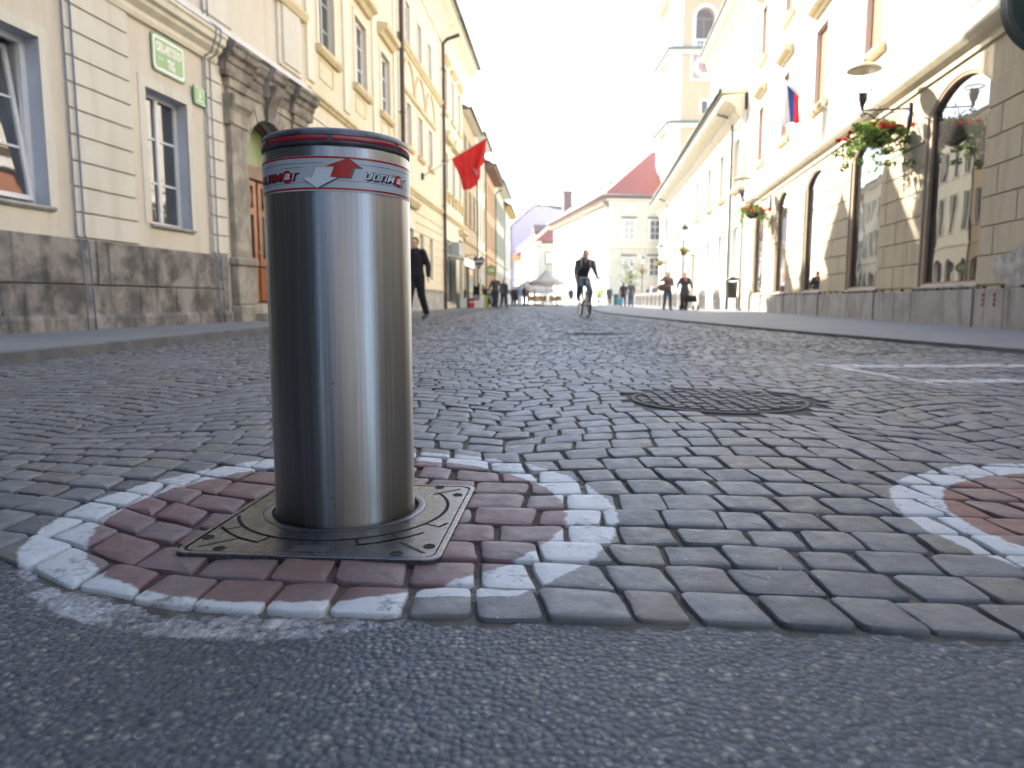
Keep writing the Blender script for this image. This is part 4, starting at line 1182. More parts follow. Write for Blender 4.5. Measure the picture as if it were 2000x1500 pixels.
for q_ in ((3.75, 3.94, 0.0515, 0.053, 3.425, 3.437), (3.705, 3.985, 0.0502, 0.0525, 3.380, 3.390), (3.705, 3.985, 0.0502, 0.0525, 3.612, 3.622)): mb = MB(); H1.bx(mb, *q_); mb.build("rule", SG_W, sg)

# --- L2: yellow houses
Y2 = R(4.096); P2 = (-4.2237, 15.0969)
def frame(h, s0, s1, z0, z1, mat, w=0.04, pr=0.02):
    return [(s0, s1, 0, pr, z0, z0+w), (s0, s1, 0, pr, z1-w, z1), (s0, s0+w, 0, pr, z0+w, z1-w), (s1-w, s1, 0, pr, z0+w, z1-w)]
h = House("yellow_house", "tall yellow house with hooded windows between the stone portal and the first dark downpipe", P2, Y2, 'L')
ops = [(a, a + 1.05, 5.85, 7.55) for a in (0.92, 3.63, 6.24)] + [(a, a + 1.05, 9.6, 11.6) for a in (0.92, 3.63, 6.24)] + [(a, a + 1.05, 13.0, 14.6) for a in (0.92, 3.63, 6.24)] + [(a, a+.9, 1.5, 3.3) for a in (1.5, 4.0, 6.5)]
h.wall(0.02, 8.42, 0, 16.8, ops, PL_YEL)
h.roof(0.02, 8.42, 16.8, 0.7, 4.0)
for a in (0.92, 3.63, 6.24):
    for z0, z1 in ((5.85, 7.55), (9.6, 11.6), (13.0, 14.6)):
        h.window(a, a + 1.05, z0, z1, 0, 0.13, 0.07, 2, 3, FR_GREY if a < 1 else FR_WHITE, surround=(0.13, 0.03, PL_YELT), sill=(0.14, 0.16, PL_OCH, 0.22), hood=(0.30, 0.30, PL_OCH, 0.30, 0.35) if z0 < 12 else None)
    h.boxes("apron_panel", PL_OCH, frame(h, a - 0.02, a + 0.90, 5.19, 5.62, None, 0.025, 0.014))
for a in (1.5, 4.0, 6.5): h.window(a, a + .9, 1.5, 3.3, fm=FR_GREY, surround=(0.1, 0.03, PL_YELT))
h.boxes("lesene", PL_YELT, [(2.60, 3.02, 0, 0.05, 4.95, 16.5), (5.25, 5.62, 0, 0.05, 4.95, 16.5), (0.10, 0.52, 0, 0.05, 4.95, 16.5), (7.75, 8.12, 0, 0.05, 4.95, 16.5)], 0.008)
h.prof("string_course", PL_OCH, 0.02, 8.42, [(0, 4.62), (0.05, 4.62), (0.08, 4.68), (0.12, 4.70), (0.12, 4.76), (0, 4.80)])
h.rows("rustication", PL_YEL2, 0.02, 8.42, 0.9, 0.335, 11, 0.03, 0.03, [(a-.12, a+1.02, 1.38, 3.42) for a in (1.5, 4.0, 6.5)])
h.boxes("plinth", ST_GREY, [(0.02, 8.42, 0, 0.07, 0.02, 0.84)], 0.01)
h.downpipe(8.42, 0.07, 16.2, 0.14, 0.075)

h = House("arched_niche_house", "yellow house with three blind arched niches between the two dark downpipes", P2, Y2, 'L')
cols_ = (9.58, 11.55, 13.55)
ops = [(a, a + 0.72, 8.95, 10.3) for a in cols_] + [(a, a + 0.72, 5.62, 7.05) for a in cols_] + [(11.45, 12.15, 1.25, 2.87), (13.40, 14.05, 1.25, 2.87), (9.0, 10.2, 0.07, 2.9)]
h.wall(8.46, 16.40, 0, 12.1, ops, PL_YEL2)
rf = h.roof(8.46, 16.40, 12.2, 0.85, 3.2)
COVE = [(0.0, 11.35), (0.06, 11.35), (0.08, 11.45), (0.2, 11.62), (0.42, 11.86), (0.68, 12.0), (0.74, 12.04), (0.74, 12.16), (0, 12.18)]
h.prof("cove_cornice", PL_YELT, 8.46, 16.40, COVE)
for q in (9.7, 12.6, 15.6): h.dormer(q, 12.6, 2.3, 1.3, -0.2)
for a in cols_:
    h.window(a, a + 0.72, 8.95, 10.3, 0, 0.1, 0.05, 2, 3, FR_WHITE, surround=(0.12, 0.03, PL_YELT))
    h.window(a, a + 0.72, 5.62, 7.05, 0, 0.1, 0.05, 2, 3, FR_WHITE, surround=(0.12, 0.03, PL_YELT), sill=(0.12, 0.14, PL_OCH, 0.2))
    # blind arch ring above each window
    cx = a + 0.36; mb = MB(); n = 20; ro, ri = 0.96, 0.84
    for r_, o0, o1 in ((None, 0.001, 0.06),):
        out = [(cx + ro * math.cos(math.pi*i/n), 7.42 + 1.1 * math.sin(math.pi*i/n)) for i in range(n+1)]; inn = [(cx + ri * math.cos(math.pi*i/n), 7.42 + 0.98 * math.sin(math.pi*i/n)) for i in range(n+1)]
        mb.ring_strip([[h.l(x, o0, z) for x, z in out], [h.l(x, o1, z) for x, z in out], [h.l(x, o1, z) for x, z in inn], [h.l(x, o0, z) for x, z in inn]], closed=False, caps=False)
        mb.quad(*[h.l(x, o, z) for x, o, z in ((cx-ro, 0, 7.42), (cx-ri, 0, 7.42), (cx-ri, .06, 7.42), (cx-ro, .06, 7.42))])
    mb.build("arch_band", PL_OCH, h.root)
    h.prof("arch_sill", PL_OCH, cx - 1.0, cx + 1.0, [(0, 7.28), (0.06, 7.28), (0.10, 7.34), (0.10, 7.41), (0, 7.42)])
h.window(11.45, 12.15, 1.25, 2.87, 0, 0.2, 0.06, 1, 1, FR_GREY, simple("grey_shutter", (0.30, 0.30, 0.26), .7), surround=None)
h.window(13.40, 14.05, 1.25, 2.87, 0, 0.2, 0.06, 1, 1, FR_GREY, simple("grey_shutter", (0.30, 0.30, 0.26), .7))
dd = h.boxes("door", FR_DARK, [(9.0, 10.2, -0.3, -0.24, 0.07, 2.9)]); h.prof("door_hood", PL_OCH, 8.7, 10.5, [(0, 3.55), (0.2, 3.6), (0.3, 3.75), (0.3, 3.82), (0, 3.9)])
h.boxes("door_surround", PL_YELT, [(8.75, 9.0, 0, .06, .9, 3.55), (10.2, 10.45, 0, .06, .9, 3.55), (9.0, 10.2, 0, .06, 2.9, 3.55)])
h.prof("string_course", PL_OCH, 8.46, 16.40, [(0, 8.62), (0.05, 8.62), (0.1, 8.70), (0.15, 8.74), (0.15, 8.82), (0, 8.86)])
h.prof("lower_string_course", PL_OCH, 8.46, 16.40, [(0, 4.1), (0.05, 4.1), (0.08, 4.18), (0.12, 4.20), (0.12, 4.28), (0, 4.3)])
h.rows("rustication", PL_YEL, 8.50, 16.36, 0.88, 0.335, 9, 0.028, 0.03, [(11.45, 12.15, 1.25, 2.87), (13.40, 14.05, 1.25, 2.87), (8.7, 10.5, 0, 3.9)])
h.boxes("plinth", ST_GREY, [(8.46, 16.38, 0, 0.07, 0.02, 0.80), (8.46, 16.38, 0, 0.10, 0.80, 0.86)], 0.01)
h.downpipe(16.40, 0.07, 11.2, 0.14, 0.075, elbow=0.7)
H2 = h

h = House("shop_house", "yellow house with hooded windows beyond the second dark downpipe, postcard racks at its foot", P2, Y2, 'L')
cu = (17.25, 19.35, 21.45)
ops = [(a, a + 0.85, 8.75, 10.6) for a in cu] + [(a, a + 0.95, 5.35, 7.0) for a in cu] + [(17.0, 20.4, 0.3, 3.2), (21.5, 22.9, 0.07, 3.5)]
h.wall(16.44, 23.35, 0, 12.1, ops, PL_YEL2)
h.roof(16.44, 23.35, 12.2, 0.85, 3.2)
h.prof("cove_cornice", PL_YELT, 16.44, 23.35, COVE)
h.dormer(18.7, 12.6, 1.7, 1.1, -0.3); h.dormer(21.7, 12.6, 1.7, 1.1, -0.3)
for a in cu:
    h.window(a, a + 0.85, 8.75, 10.6, 0, 0.1, 0.05, 2, 3, FR_WHITE, surround=(0.12, 0.03, PL_YELT), sill=(0.12, 0.14, PL_OCH, 0.2), hood=(0.2, 0.18, PL_OCH, 0.2, 0.2))
    wn_ = h.window(a, a + 0.95, 5.35, 7.0, 0, 0.1, 0.05, 2, 3, FR_WHITE, surround=(0.12, 0.03, PL_YELT), sill=(0.14, 0.14, PL_OCH, 0.25))
    mb = MB(); mb.ring_strip([[h.l(a - 0.35 , o, 7.45), h.l(a + 1.3, o, 7.45), h.l(a + 1.3, o, 7.55), h.l(a + .475, o, 8.0), h.l(a - .35, o, 7.55)] for o in (0.0, 0.25)]); mb.build("pediment", PL_OCH, wn_)
    h.boxes("sill_bracket", PL_OCH, [(a - 0.1, a + 0.06, 0, 0.12, 4.8, 5.2), (a + 0.9, a + 1.06, 0, 0.12, 4.8, 5.2)], 0.01, wn_)
h.window(17.0, 20.4, 0.3, 3.2, 0, 0.2, 0.08, 3, 1, FR_WHITE, name="shop_window")
h.window(21.5, 22.9, 0.07, 3.5, 0, 0.3, 0.12, 1, 1, FR_DARK, pane_mat("shop_door_dark", (0.02, 0.018, 0.015), 0.1, 0.1, 0.4), name="door", hood=(0.3, 0.25, PL_OCH, 0.2, 0.2))
h.prof("string_course", PL_OCH, 16.44, 23.35, [(0, 4.1), (0.05, 4.1), (0.1, 4.18), (0.15, 4.20), (0.15, 4.28), (0, 4.3)])
h.boxes("air_unit", simple("grey_unit", (.35, .36, .36), .5), [(18.6, 19.4, 0.03, 0.45, 2.55, 3.15)], 0.02)
h.boxes("plinth", ST_GREY, [(16.5, 17.0, 0, 0.06, 0.02, 0.8), (20.4, 21.5, 0, 0.06, 0.02, 0.8)], 0.01)
H3 = h

# --- farther left terrace
P3 = (-2.57, 38.1); Y3 = R(3.3)
def terrace(name, label, s0, s1, z, mat, cols, r1, r2, fm=FR_WHITE, over=0.6, trim=PL_PALE, arch=True, roofm=None, roofz=2.6, soffit=None):
    h = House(name, label, P3, Y3, 'L')
    wd = (s1 - s0) / cols; ww = min(0.95, wd * 0.5)
    cs = [s0 + wd * (i + 0.5) - ww / 2 for i in range(cols)]
    ops = [(a, a + ww, r1[0], r1[1]) for a in cs] + [(a, a + ww, r2[0], r2[1]) for a in cs]
    gs = [(a - 0.15, a + ww + 0.15, 0.1, 2.3, 0.6) if arch else (a - .1, a + ww + .1, 0.1, 2.7) for a in cs]
    h.wall(s0, s1, 0, z, ops + gs, mat)
    h.roof(s0, s1, z + 0.05, over, roofz, mat=roofm)
    if soffit: h.boxes("soffit", soffit, [(s0, s1, 0, over - 0.02, z - 0.12, z + 0.04)])
    for i, a in enumerate(cs):
        h.window(a, a + ww, *r1, 0, 0.12, 0.06, 2, 2, fm, surround=(0.1, 0.03, trim), sill=(0.1, 0.1, trim, 0.1))
        h.window(a, a + ww, *r2, 0, 0.12, 0.06, 2, 2, fm, surround=(0.1, 0.03, trim), sill=(0.1, 0.1, trim, 0.1))
        g_ = gs[i]
        h.window(g_[0], g_[1], 0.1, g_[3], g_[4] if arch else 0, 0.2, 0.07, 1, 2, FR_DARK, surround=(0.1, 0.03, trim), name="shop_window")
    h.prof("string_course", trim, s0, s1, [(0, 3.55), (0.06, 3.55), (0.12, 3.65), (0.12, 3.72), (0, 3.74)])
    h.downpipe(s1 - 0.08, 0.05, z - 0.7, 0.1, 0.05)
    return h
terrace("tan_house", "tan brown terrace house behind the red flag, heart shaped sign hung on it", 0.02, 6.2, 10.2, PL_TAN, 3, (4.6, 6.5), (7.6, 9.2), FR_GREY, 0.4, PL_TAN)
terrace("pale_yellow_house", "narrow pale yellow terrace house between the tan house and the peach house", 6.22, 11.9, 10.4, PL_YELT, 3, (4.4, 6.6), (7.6, 9.4), FR_GREY, 0.5, PL_YELT)
terrace("peach_house", "peach terrace house with a deep brown wooden eave", 11.92, 20.3, 9.6, PL_PEACH, 4, (4.3, 6.1), (7.0, 8.8), FR_WHITE, 0.7, PL_PEACH, True, None, 2.6, simple("brown_soffit", (0.2, 0.11, 0.06), .7))
h6 = terrace("far_cream_house", "pale cream terrace house with open green shutters, next beyond the peach one", 20.32, 31.0, 9.9, PL_PALE, 5, (4.2, 6.2), (7.2, 8.9), FR_GREY, 0.7, PL_PALE)
SHUT = simple("green_shutter", (0.33, 0.38, 0.30), .6)
for i in range(5):
    a = 20.32 + 10.68 / 5 * (i + 0.5)
    h6.boxes("shutter", SHUT, [(a - 0.72, a - 0.5, 0.01, 0.05, 7.2, 8.9), (a + 0.5, a + 0.72, 0.01, 0.05, 7.2, 8.9), (a - 0.72, a - 0.5, 0.01, 0.05, 4.2, 6.2), (a + 0.5, a + 0.72, 0.01, 0.05, 4.2, 6.2)])
terrace("last_left_house", "last white terrace house on the left with a yellow eave", 31.02, 42.0, 9.4, PL_WHITE, 4, (4.0, 5.8), (6.8, 8.3), FR_GREY, 0.6, PL_PALE, True, None, 3.6, simple("yellow_soffit", (0.6, 0.42, 0.1), .7))
# chimneys rising behind the left eaves
def chimney(h, q, o, z0, z1, w=0.7, mat=None):
    c = h.boxes("chimney", mat or ROOF, [(q - w/2, q + w/2, o - w/2, o + w/2, z0, z1)]); h.boxes("chimney_cap", ST_GREY, [(q - w*.62, q + w*.62, o - w*.62, o + w*.62, z1, z1 + 0.12)], 0, c)

# --- R1: cream shop building with arched windows
Y4 = R(8.35); P4 = (6.712, 9.328)
h = House("arched_shop_building", "sunlit cream corner building with tall arched shop windows and slab plinth on the right", P4, Y4, 'R')
AR = [(-2.9, -0.8), (1.35, 3.42), (5.5, 7.5), (9.62, 11.55), (13.62, 15.3), (17.3, 19.2)]
UP = [(-2.2, -1.1), (1.9, 2.95), (5.95, 7.02), (9.95, 11.1), (14.1, 15.15), (18.1, 19.1)]
ops = [(a, b, 0.66, 3.62 - 0.02, 0.36) for a, b in AR] + [(a, b, 5.62, 7.66) for a, b in UP] + [(a, b, 9.4, 11.3) for a, b in UP] + [(a, a + 1.4, 0.66, 3.2) for a in (-9, -6)]
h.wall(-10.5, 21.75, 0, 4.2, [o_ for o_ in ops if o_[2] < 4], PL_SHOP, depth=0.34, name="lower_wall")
h.wall(-10.5, 21.75, 4.2, 13.0, [o_ for o_ in ops if o_[2] > 4], PL_SHOPU, depth=0.34, name="upper_wall")
h.roof(-10.5, 21.75, 13.0, 0.8, 4.5)
for a, b in AR:
    h.window(a, b, 0.66, 3.60, 0.36, 0.10, 0.07, 1, 1, FR_BROWN, GLASS_W, surround=None, name="shop_window", sill=(0.06, 0.07, ST_SHOP, 0.10))
    mb = MB(); O_ = h.outline(a + 0.02, b - 0.02, 0.66, 3.60, 0.35); I_ = h.outline(a + 0.09, b - 0.09, 0.7, 3.60, 0.31)
    mb.ring_strip([[h.l(x, -0.08, z) for x, z in O_], [h.l(x, -0.012, z) for x, z in O_], [h.l(x, -0.025, z) for x, z in I_], [h.l(x, -0.068, z) for x, z in I_]], caps=False); mb.build("arch_frame", FR_STONE, h.root)
for i, (a, b) in enumerate(UP):
    h.window(a, b, 5.62, 7.66, 0, 0.16, 0.06, 2, 2, FR_BROWN, GLASS, surround=(0.14, 0.03, PL_WHITE), sill=(0.14, 0.16, PL_OCH, 0.18), hood=(0.28, 0.26, PL_OCH, 0.25, 0.42), blind=(BLIND, 0.0))
    h.window(a, b, 9.4, 11.3, 0, 0.16, 0.06, 2, 2, FR_BROWN, GLASS, surround=(0.14, 0.03, PL_WHITE), sill=(0.14, 0.16, PL_OCH, 0.18), hood=(0.28, 0.26, PL_OCH, 0.25, 0.3), blind=(BLIND, 0.0))
edges_ = [-10.5] + [v for a, b in [(-9, -7.6), (-6, -4.6)] + AR for v in (a, b)] + [21.75]
for a, b in zip(edges_[::2], edges_[1::2]):
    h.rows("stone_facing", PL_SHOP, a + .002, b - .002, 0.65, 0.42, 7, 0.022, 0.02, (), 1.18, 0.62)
# plinth of upright slabs
mb = MB(); x = -10.5; rr = random.Random(5)
while x < 21.75:
    w_ = rr.uniform(0.45, 0.75); x2 = min(x + w_, 21.75); h.bx(mb, x, x2 - 0.006, 0.0, 0.045 + rr.uniform(0, .006), 0.0, 0.585); x = x2
pp = mb.build("plinth", ST_SHOP, h.root); m_ = pp.modifiers.new("edge", 'BEVEL'); m_.width = 0.006; m_.segments = 1
for a, b in AR: h._bx("window_apron", ST_SHOP, [(a - 0.05, b + 0.05, 0.052, 0.075, 0.01, 0.585)])
mb = MB()
for k in range(46): h.bx(mb, -2 + k * 0.5, -2 + k * 0.5 + 0.035, 0.03, 0.07, 0.59, 0.625)
mb.build("slab_clip", FR_DARK, h.root)
h.prof("cornice_moulding", PL_SHOPT, -10.5, 21.75, [(0, 4.12), (0.04, 4.12), (0.06, 4.2), (0.14, 4.26), (0.2, 4.33), (0.22, 4.36), (0.22, 4.41), (0, 4.45)])
# patch of bare render and two red marks on the plinth near the frame edge
mb = MB(); rr = random.Random(8); P_ = []
for i in range(26):
    t = 2 * math.pi * i / 26; r_ = 0.42 * (1 + 0.25 * math.sin(3 * t + 1) + rr.uniform(-.1, .1)); P_.append((0.32 + r_ * 1.1 * math.cos(t), 0.86 + r_ * 0.75 * math.sin(t)))
P_ = [(x, max(z, 0.604)) for x, z in P_]
mb.ring_strip([[h.l(x, 0.0225, z) for x, z in P_], [h.l(x, 0.0262, z) for x, z in P_]]); mb.build("bare_render_patch", stone("bare_render", (0.25, 0.22, 0.20), (0.42, 0.39, 0.35), 6, 0.9, 0.5, False), h.root)
REDP = simple("red_marking", (0.42, 0.06, 0.07), .7)
mb = MB()
for q in (0.70, 1.02):
    for dz in (0.36, 0.43, 0.50): mb.torus(h.l(q, 0.056, dz), 0.022, 0.006, 'y', 10, 5)
mb.build("red_mark", REDP, h.root)
# flag holders and small hooks on the wall
for q, z in ((8.9, 5.05), (12.9, 5.0), (16.6, 5.0), (12.4, 5.35)):
    mb = MB(); mb.tube([h.l(q, 0.0, z - 0.12), h.l(q, 0.35, z + 0.16)], 0.022, 8); mb.ellipsoid(h.l(q, 0.35, z + 0.16), (.035, .035, .035), 8, 6); mb.build("flag_holder", FR_GREY, h.root, True)
H4 = h
# thin cable stretched along the facade
mb = MB(); pts = []
for i in range(25):
    t = i / 24; pts.append(h.w(-1.0 + 15 * t, 0.16, 4.84 - 0.30 * t - 0.10 * math.sin(math.pi * t)))
mb.tube(pts, 0.016, 6); tag(mb.build("facade_cable", METAL_C, None, True), "thin green cable strung along the cream shop facade above the cornice", "cable")

# --- R2: low white building with the long eave, nave behind
P5 = (9.48, 28.3); Y5 = R(6.13)
h = House("long_white_building", "long low sunlit white building with a deep moulded eave beyond the arched shop building", P5, Y5, 'R')
ws = [3.0, 6.6, 10.2, 14.6, 19.0, 23.4, 27.8, 32.2]
ops = [(a, a + 1.15, 5.3, 7.4) for a in ws] + [(a, a + 1.1, 1.4, 3.6) for a in ws if abs(a - 14.6) > 1] + [(15.2, 16.5, 0.05, 3.3)]
h.wall(2.66, 38.2, 0, 8.4, ops, PL_WHITE)
h.roof(2.66, 38.2, 9.1, 0.95, 0.5, back=3.4, mat=PL_SHOPT)
h.prof("eave_cornice", PL_SHOPT, 2.66, 38.2, [(0, 7.95), (0.08, 7.95), (0.12, 8.1), (0.3, 8.3), (0.36, 8.42), (0.36, 8.5), (0.62, 8.72), (0.86, 8.8), (0.9, 9.0), (0, 9.08)])
for a in ws:
    h.window(a, a + 1.15, 5.3, 7.4, 0, 0.22, 0.08, 2, 3, FR_WHITE, GLASS, surround=(0.18, 0.06, PL_SHOPT), sill=(0.2, 0.2, PL_OCH, 0.25))
    if abs(a - 14.6) > 1: h.window(a, a + 1.1, 1.4, 3.6, 0, 0.22, 0.08, 2, 3, FR_WHITE, GLASS, surround=(0.14, 0.05, PL_WHITE))
h.window(15.2, 16.5, 0.05, 3.3, 0, 0.3, 0.1, 1, 1, FR_DARK, pane_mat("dark_doorway", (.02, .02, .02), .1, .2, .4), surround=(0.2, 0.08, PL_SHOPT), name="door")
h.boxes("pilaster", PL_WHITE, [(a, a + 0.6, 0, 0.08, 0.6, 7.9) for a in (4.6, 8.6, 12.6, 17.2, 21.6, 26.0, 30.4, 34.8)], 0.01)
h.boxes("plinth", ST_GREY, [(2.66, 15.2, 0, 0.1, 0, 0.55), (16.5, 38.2, 0, 0.1, 0, 0.55)], 0.01)
h.downpipe(4.35, 0.03, 8.3, 0.16, 0.06, METAL_C, 0.7); h.downpipe(30.8, 0.03, 8.3, 0.16, 0.06, METAL_C, 0.7)
H5 = h
P6 = (P5[0] + 3.1 * math.cos(Y5), P5[1] - 3.1 * math.sin(Y5))
h = House("church_nave", "tall sunlit white church nave with a brown moulded eave rising behind the long white building", P6, Y5, 'R', "church")
ops = [(a, a + 2.0, 11.5, 15.6, 1.0) for a in (5.0, 11.5, 19.0, 25.5)]
h.wall(0.5, 30.6, 5.0, 18.6, ops, PL_WHITE, 0.4, back=14)
h.roof(0.5, 30.6, 19.4, 1.0, 5, back=14, mat=METAL_C)
h.prof("eave_cornice", PL_OCH, 0.5, 30.6, [(0, 18.0), (0.1, 18.0), (0.2, 18.3), (0.5, 18.6), (0.55, 18.9), (0.9, 19.1), (0.98, 19.3), (0, 19.38)])
for a in (5.0, 11.5, 19.0, 25.5): h.window(a, a + 2.0, 11.5, 15.6, 1.0, 0.35, 0.12, 3, 5, FR_GREY, GLASS, surround=(0.3, 0.1, PL_SHOPT))
h.boxes("transept_corner", PL_WHITE, [(12.0, 14.6, 0.0, 0.75, 5.0, 18.0)]); h.boxes("pilaster", PL_WHITE, [(a, a + 0.9, 0, 0.18, 5, 18.0) for a in (29.2, 22.6)])

# --- church tower
t = thing("church_tower", "orange and white church tower with a belfry arch, balustrade and clock above the white buildings", "tower", (20.1, 81.0, 0))
TX, TY = 3.35, 3.35
def tb(name, mat, lst, parent=None, bev=0):
    mb = MB()
    for q in lst: mb.box(*q)
    o = mb.build(name, mat, parent or t)
    if bev: m = o.modifiers.new("edge", 'BEVEL'); m.width = bev; m.segments = 1
    return o
A_ = 0.98; AZ = 29.7; AB = 27.35
tb("shaft", PL_TOWER, [(-TX, TX, -TY, TY, 0, 26.4), (-TX, -A_, -TY, TY, 26.6, 32), (A_, TX, -TY, TY, 26.6, 32), (-A_, A_, -TY + .9, TY, 26.6, 32)])
mb = MB(); n = 16
arc = [(A_ * math.cos(math.pi*i/n), AZ + A_ * math.sin(math.pi*i/n)) for i in range(n+1)]
for (x0, z0), (x1, z1) in zip(arc, arc[1:]): mb.quad((x0, -TY, z0), (x1, -TY, z1), (x1, -TY, 32), (x0, -TY, 32)); mb.quad((x0, -TY, z0), (x1, -TY, z1), (x1, -TY + .9, z1), (x0, -TY + .9, z0))
mb.build("arch_head", PL_TOWER, t, recalc=False)
tb("louvre", simple("belfry_dark", (0.05, 0.03, 0.028), .8), [(-A_, A_, -TY + .7, -TY + .85, 26.6, 31)])
tb("louvre_post", simple("belfry_post", (0.16, 0.10, 0.09), .8), [(-0.08, 0.08, -TY + .6, -TY + .7, 26.6, AZ), (-.95, .95, -TY + .6, -TY + .7, AZ, AZ + .15), (-.55, -.5, -TY + .6, -TY + .7, 26.6, AZ), (.5, .55, -TY + .6, -TY + .7, 26.6, AZ)])
out = [(1.3 * math.cos(math.pi*i/n), AZ + 1.3 * math.sin(math.pi*i/n)) for i in range(n+1)]
O2 = [(1.3, 26.7)] + out + [(-1.3, 26.7)]; I2 = [(A_, 26.7)] + arc + [(-A_, 26.7)]
mb = MB(); mb.ring_strip([[(x, -TY, z) for x, z in O2], [(x, -TY - .12, z) for x, z in O2], [(x, -TY - .12, z) for x, z in I2], [(x, -TY, z) for x, z in I2]], closed=False, caps=False); mb.build("arch_surround", PL_WHITE, t)
tb("corner_pilaster", PL_WHITE, [(-TX - .12, -TX + 1.0, -TY - .12, -TY + 1.35, 0, 32), (TX - 1.0, TX + .12, -TY - .12, -TY + 1.35, 0, 32), (-TX - .12, -TX + 1.35, TY - 1.35, TY + .12, 0, 32)])
for z in (19.0, 26.4): tb("cornice", METAL_C, [(-TX - .6, TX + .6, -TY - .6, TY + .6, z, z + .22)], bev=.05); tb("cornice_base", PL_YELT, [(-TX - .35, TX + .35, -TY - .35, TY + .35, z - .4, z - .001)])
tb("top_cornice", PL_YELT, [(-TX - 1.1, TX + 1.1, -TY - 1.1, TY + 1.1, 32, 33)])
mb = MB(); mb.box(-1.05, 1.05, -TY - .3, -TY - .13, 27.32, 27.45); mb.box(-1.05, 1.05, -TY - .3, -TY - .13, 26.63, 26.7)
for i in range(6): mb.lathe([(0.06, 26.7), (0.12, 26.85), (0.05, 27.1), (0.09, 27.32)], 8, -0.85 + .34 * i, -TY - .21)
mb.build("balustrade", PL_WHITE, t, True, auto=40)
CZ = 24.75
ck = tb("clock_panel", PL_LROSE, [(-1.2, 1.2, -TY - .06, -TY, CZ - 1.2, CZ + 1.2)]); tb("clock_border", PL_WHITE, [(-1.45, -1.2, -TY - .1, -TY, CZ - 1.4, CZ + 1.4), (1.2, 1.45, -TY - .1, -TY, CZ - 1.4, CZ + 1.4), (-1.2, 1.2, -TY - .1, -TY, CZ + 1.2, CZ + 1.4), (-1.2, 1.2, -TY - .1, -TY, CZ - 1.4, CZ - 1.2)], ck)
mb = MB(); rings = [[(r_ * math.cos(2*math.pi*i/40), y, CZ + r_ * math.sin(2*math.pi*i/40)) for i in range(40)] for r_, y in ((0.66, -TY - .07), (0.66, -TY - .16), (1.1, -TY - .16), (1.1, -TY - .07))]; mb.ring_strip(rings, caps=False); mb.build("clock_ring", PL_WHITE, ck)
mb = MB(); mb.box(-.05, .05, -TY - .2, -TY - .17, CZ, CZ + .8); mb.tube([(0, -TY - .19, CZ), (.45, -TY - .19, CZ - .3)], .05, 6); mb.build("clock_hand", FR_DARK, ck)
tb("small_window", FR_DARK, [(-0.15, 0.45, -TY - .02, -TY + .01, 20.1, 21.3)]); tb("small_window_trim", PL_WHITE, [(-.35, -.15, -TY - .05, -TY, 20.0, 21.5), (.45, .65, -TY - .05, -TY, 20.0, 21.5), (-.15, .45, -TY - .05, -TY, 21.3, 21.5)])

# --- far building with the red hipped roof
def block_house(name, label, P, Q, depth, z, cat="house", side='R', **k):
    dx, dy = Q[0] - P[0], Q[1] - P[1]; yaw = math.atan2(dx, dy)
    h = House(name, label, P, yaw, side, cat); h.len = math.hypot(dx, dy); h.bk = depth; return h
CN = (10.8, 80.0); FE = (6.3, 109.0)
h = block_house("red_roofed_palace", "large cream building with bracketed eave and red hipped roof at the bend of the street", CN, FE, 14, 11.9)
n_ = h.len
ops = [(1.8 + 3.0*i, 2.9 + 3.0*i, z0, z1) for i in range(9) for z0, z1 in ((7.2, 9.3), (3.9, 5.6), (0.9, 2.7))]
h.wall(0, n_, 0, 11.9, ops, PL_WHITE, back=14)
for i in range(9):
    for z0, z1 in ((7.2, 9.3), (3.9, 5.6), (0.9, 2.7)): h.window(1.8+3.0*i, 2.9+3.0*i, z0, z1, 0, 0.15, 0.08, 2, 2, FR_WHITE, GLASS, surround=(0.15, 0.06, PL_WHITE), sill=(.12, .1, PL_WHITE, .1))
# front face windows (facing the viewer): a child wall at the corner end
mb = MB(); yb = 0
FW = [(-3.3, 1), (-9.6, 1)]
for q in (2.2, 5.2, 8.2, 11.2):
    for z0, z1 in ((7.2, 9.3), (3.2, 5.2)):
        y0 = -q - 0.6; y1 = -q + 0.6
        fr = MB(); fr.box(-0.10, -0.02, y0 - .12, y1 + .12, z0 - .12, z1 + .12); f_ = fr.build("window", PL_WHITE, h.root)
        pn = MB()
        for k in range(2):
            for j in range(3):
                ya = -q - .55 + k * .58; za = z0 + j * (z1 - z0) / 3; pn.box(-0.12, -0.101, ya, ya + .5, za + .05, za + (z1 - z0) / 3 - .02)
        pn.build("pane", GLASS, f_)
        z = z1 + .25; hd = MB(); hd.box(-0.35, 0.0, -q - .85, -q + .85, z, z + .14); hd.build("hood", METAL_C, f_)
    orn = MB(); orn.box(-.12, 0, -q - 0.9, -q + 0.9, 10.15, 10.35); orn.ellipsoid((-.12, -q, 10.65), (.12, .45, .42)); orn.build("ornament", PL_YELT, h.root)
mb = MB(); mb.box(-.015, 0.0, -14, 0, 0.0, 11.0); mb.build("front_render", plaster("cream_front", (.66, .60, .46)), h.root)
mb = MB(); mb.box(-.04, 0.0, -14, 0, 0, 3.0 - .0); 
for k in range(7): mb.box(-.075, -.041, -13.9, -.1, 0.3 + k * .42, 0.3 + k * .42 + .38)
mb.build("front_rustication", PL_YELT, h.root)
mb = MB()
for z, pr in ((3.1, .15), (6.3, .15), (11.1, .2), (11.4, .5)): mb.box(-pr, 0.0, -14, pr, z, z + .18); mb.box(0, n_, 0, pr, z, z + .18)
mb.build("string_course", PL_YELT, h.root)
for i in range(30): h._bx("eave_bracket", PL_TAN, [(0.4 + i * .97, 0.75 + i * .97, 0, 0.75, 10.95, 11.65)])
mb = MB(); e_ = 1.0; Z = 11.9; Lx = n_
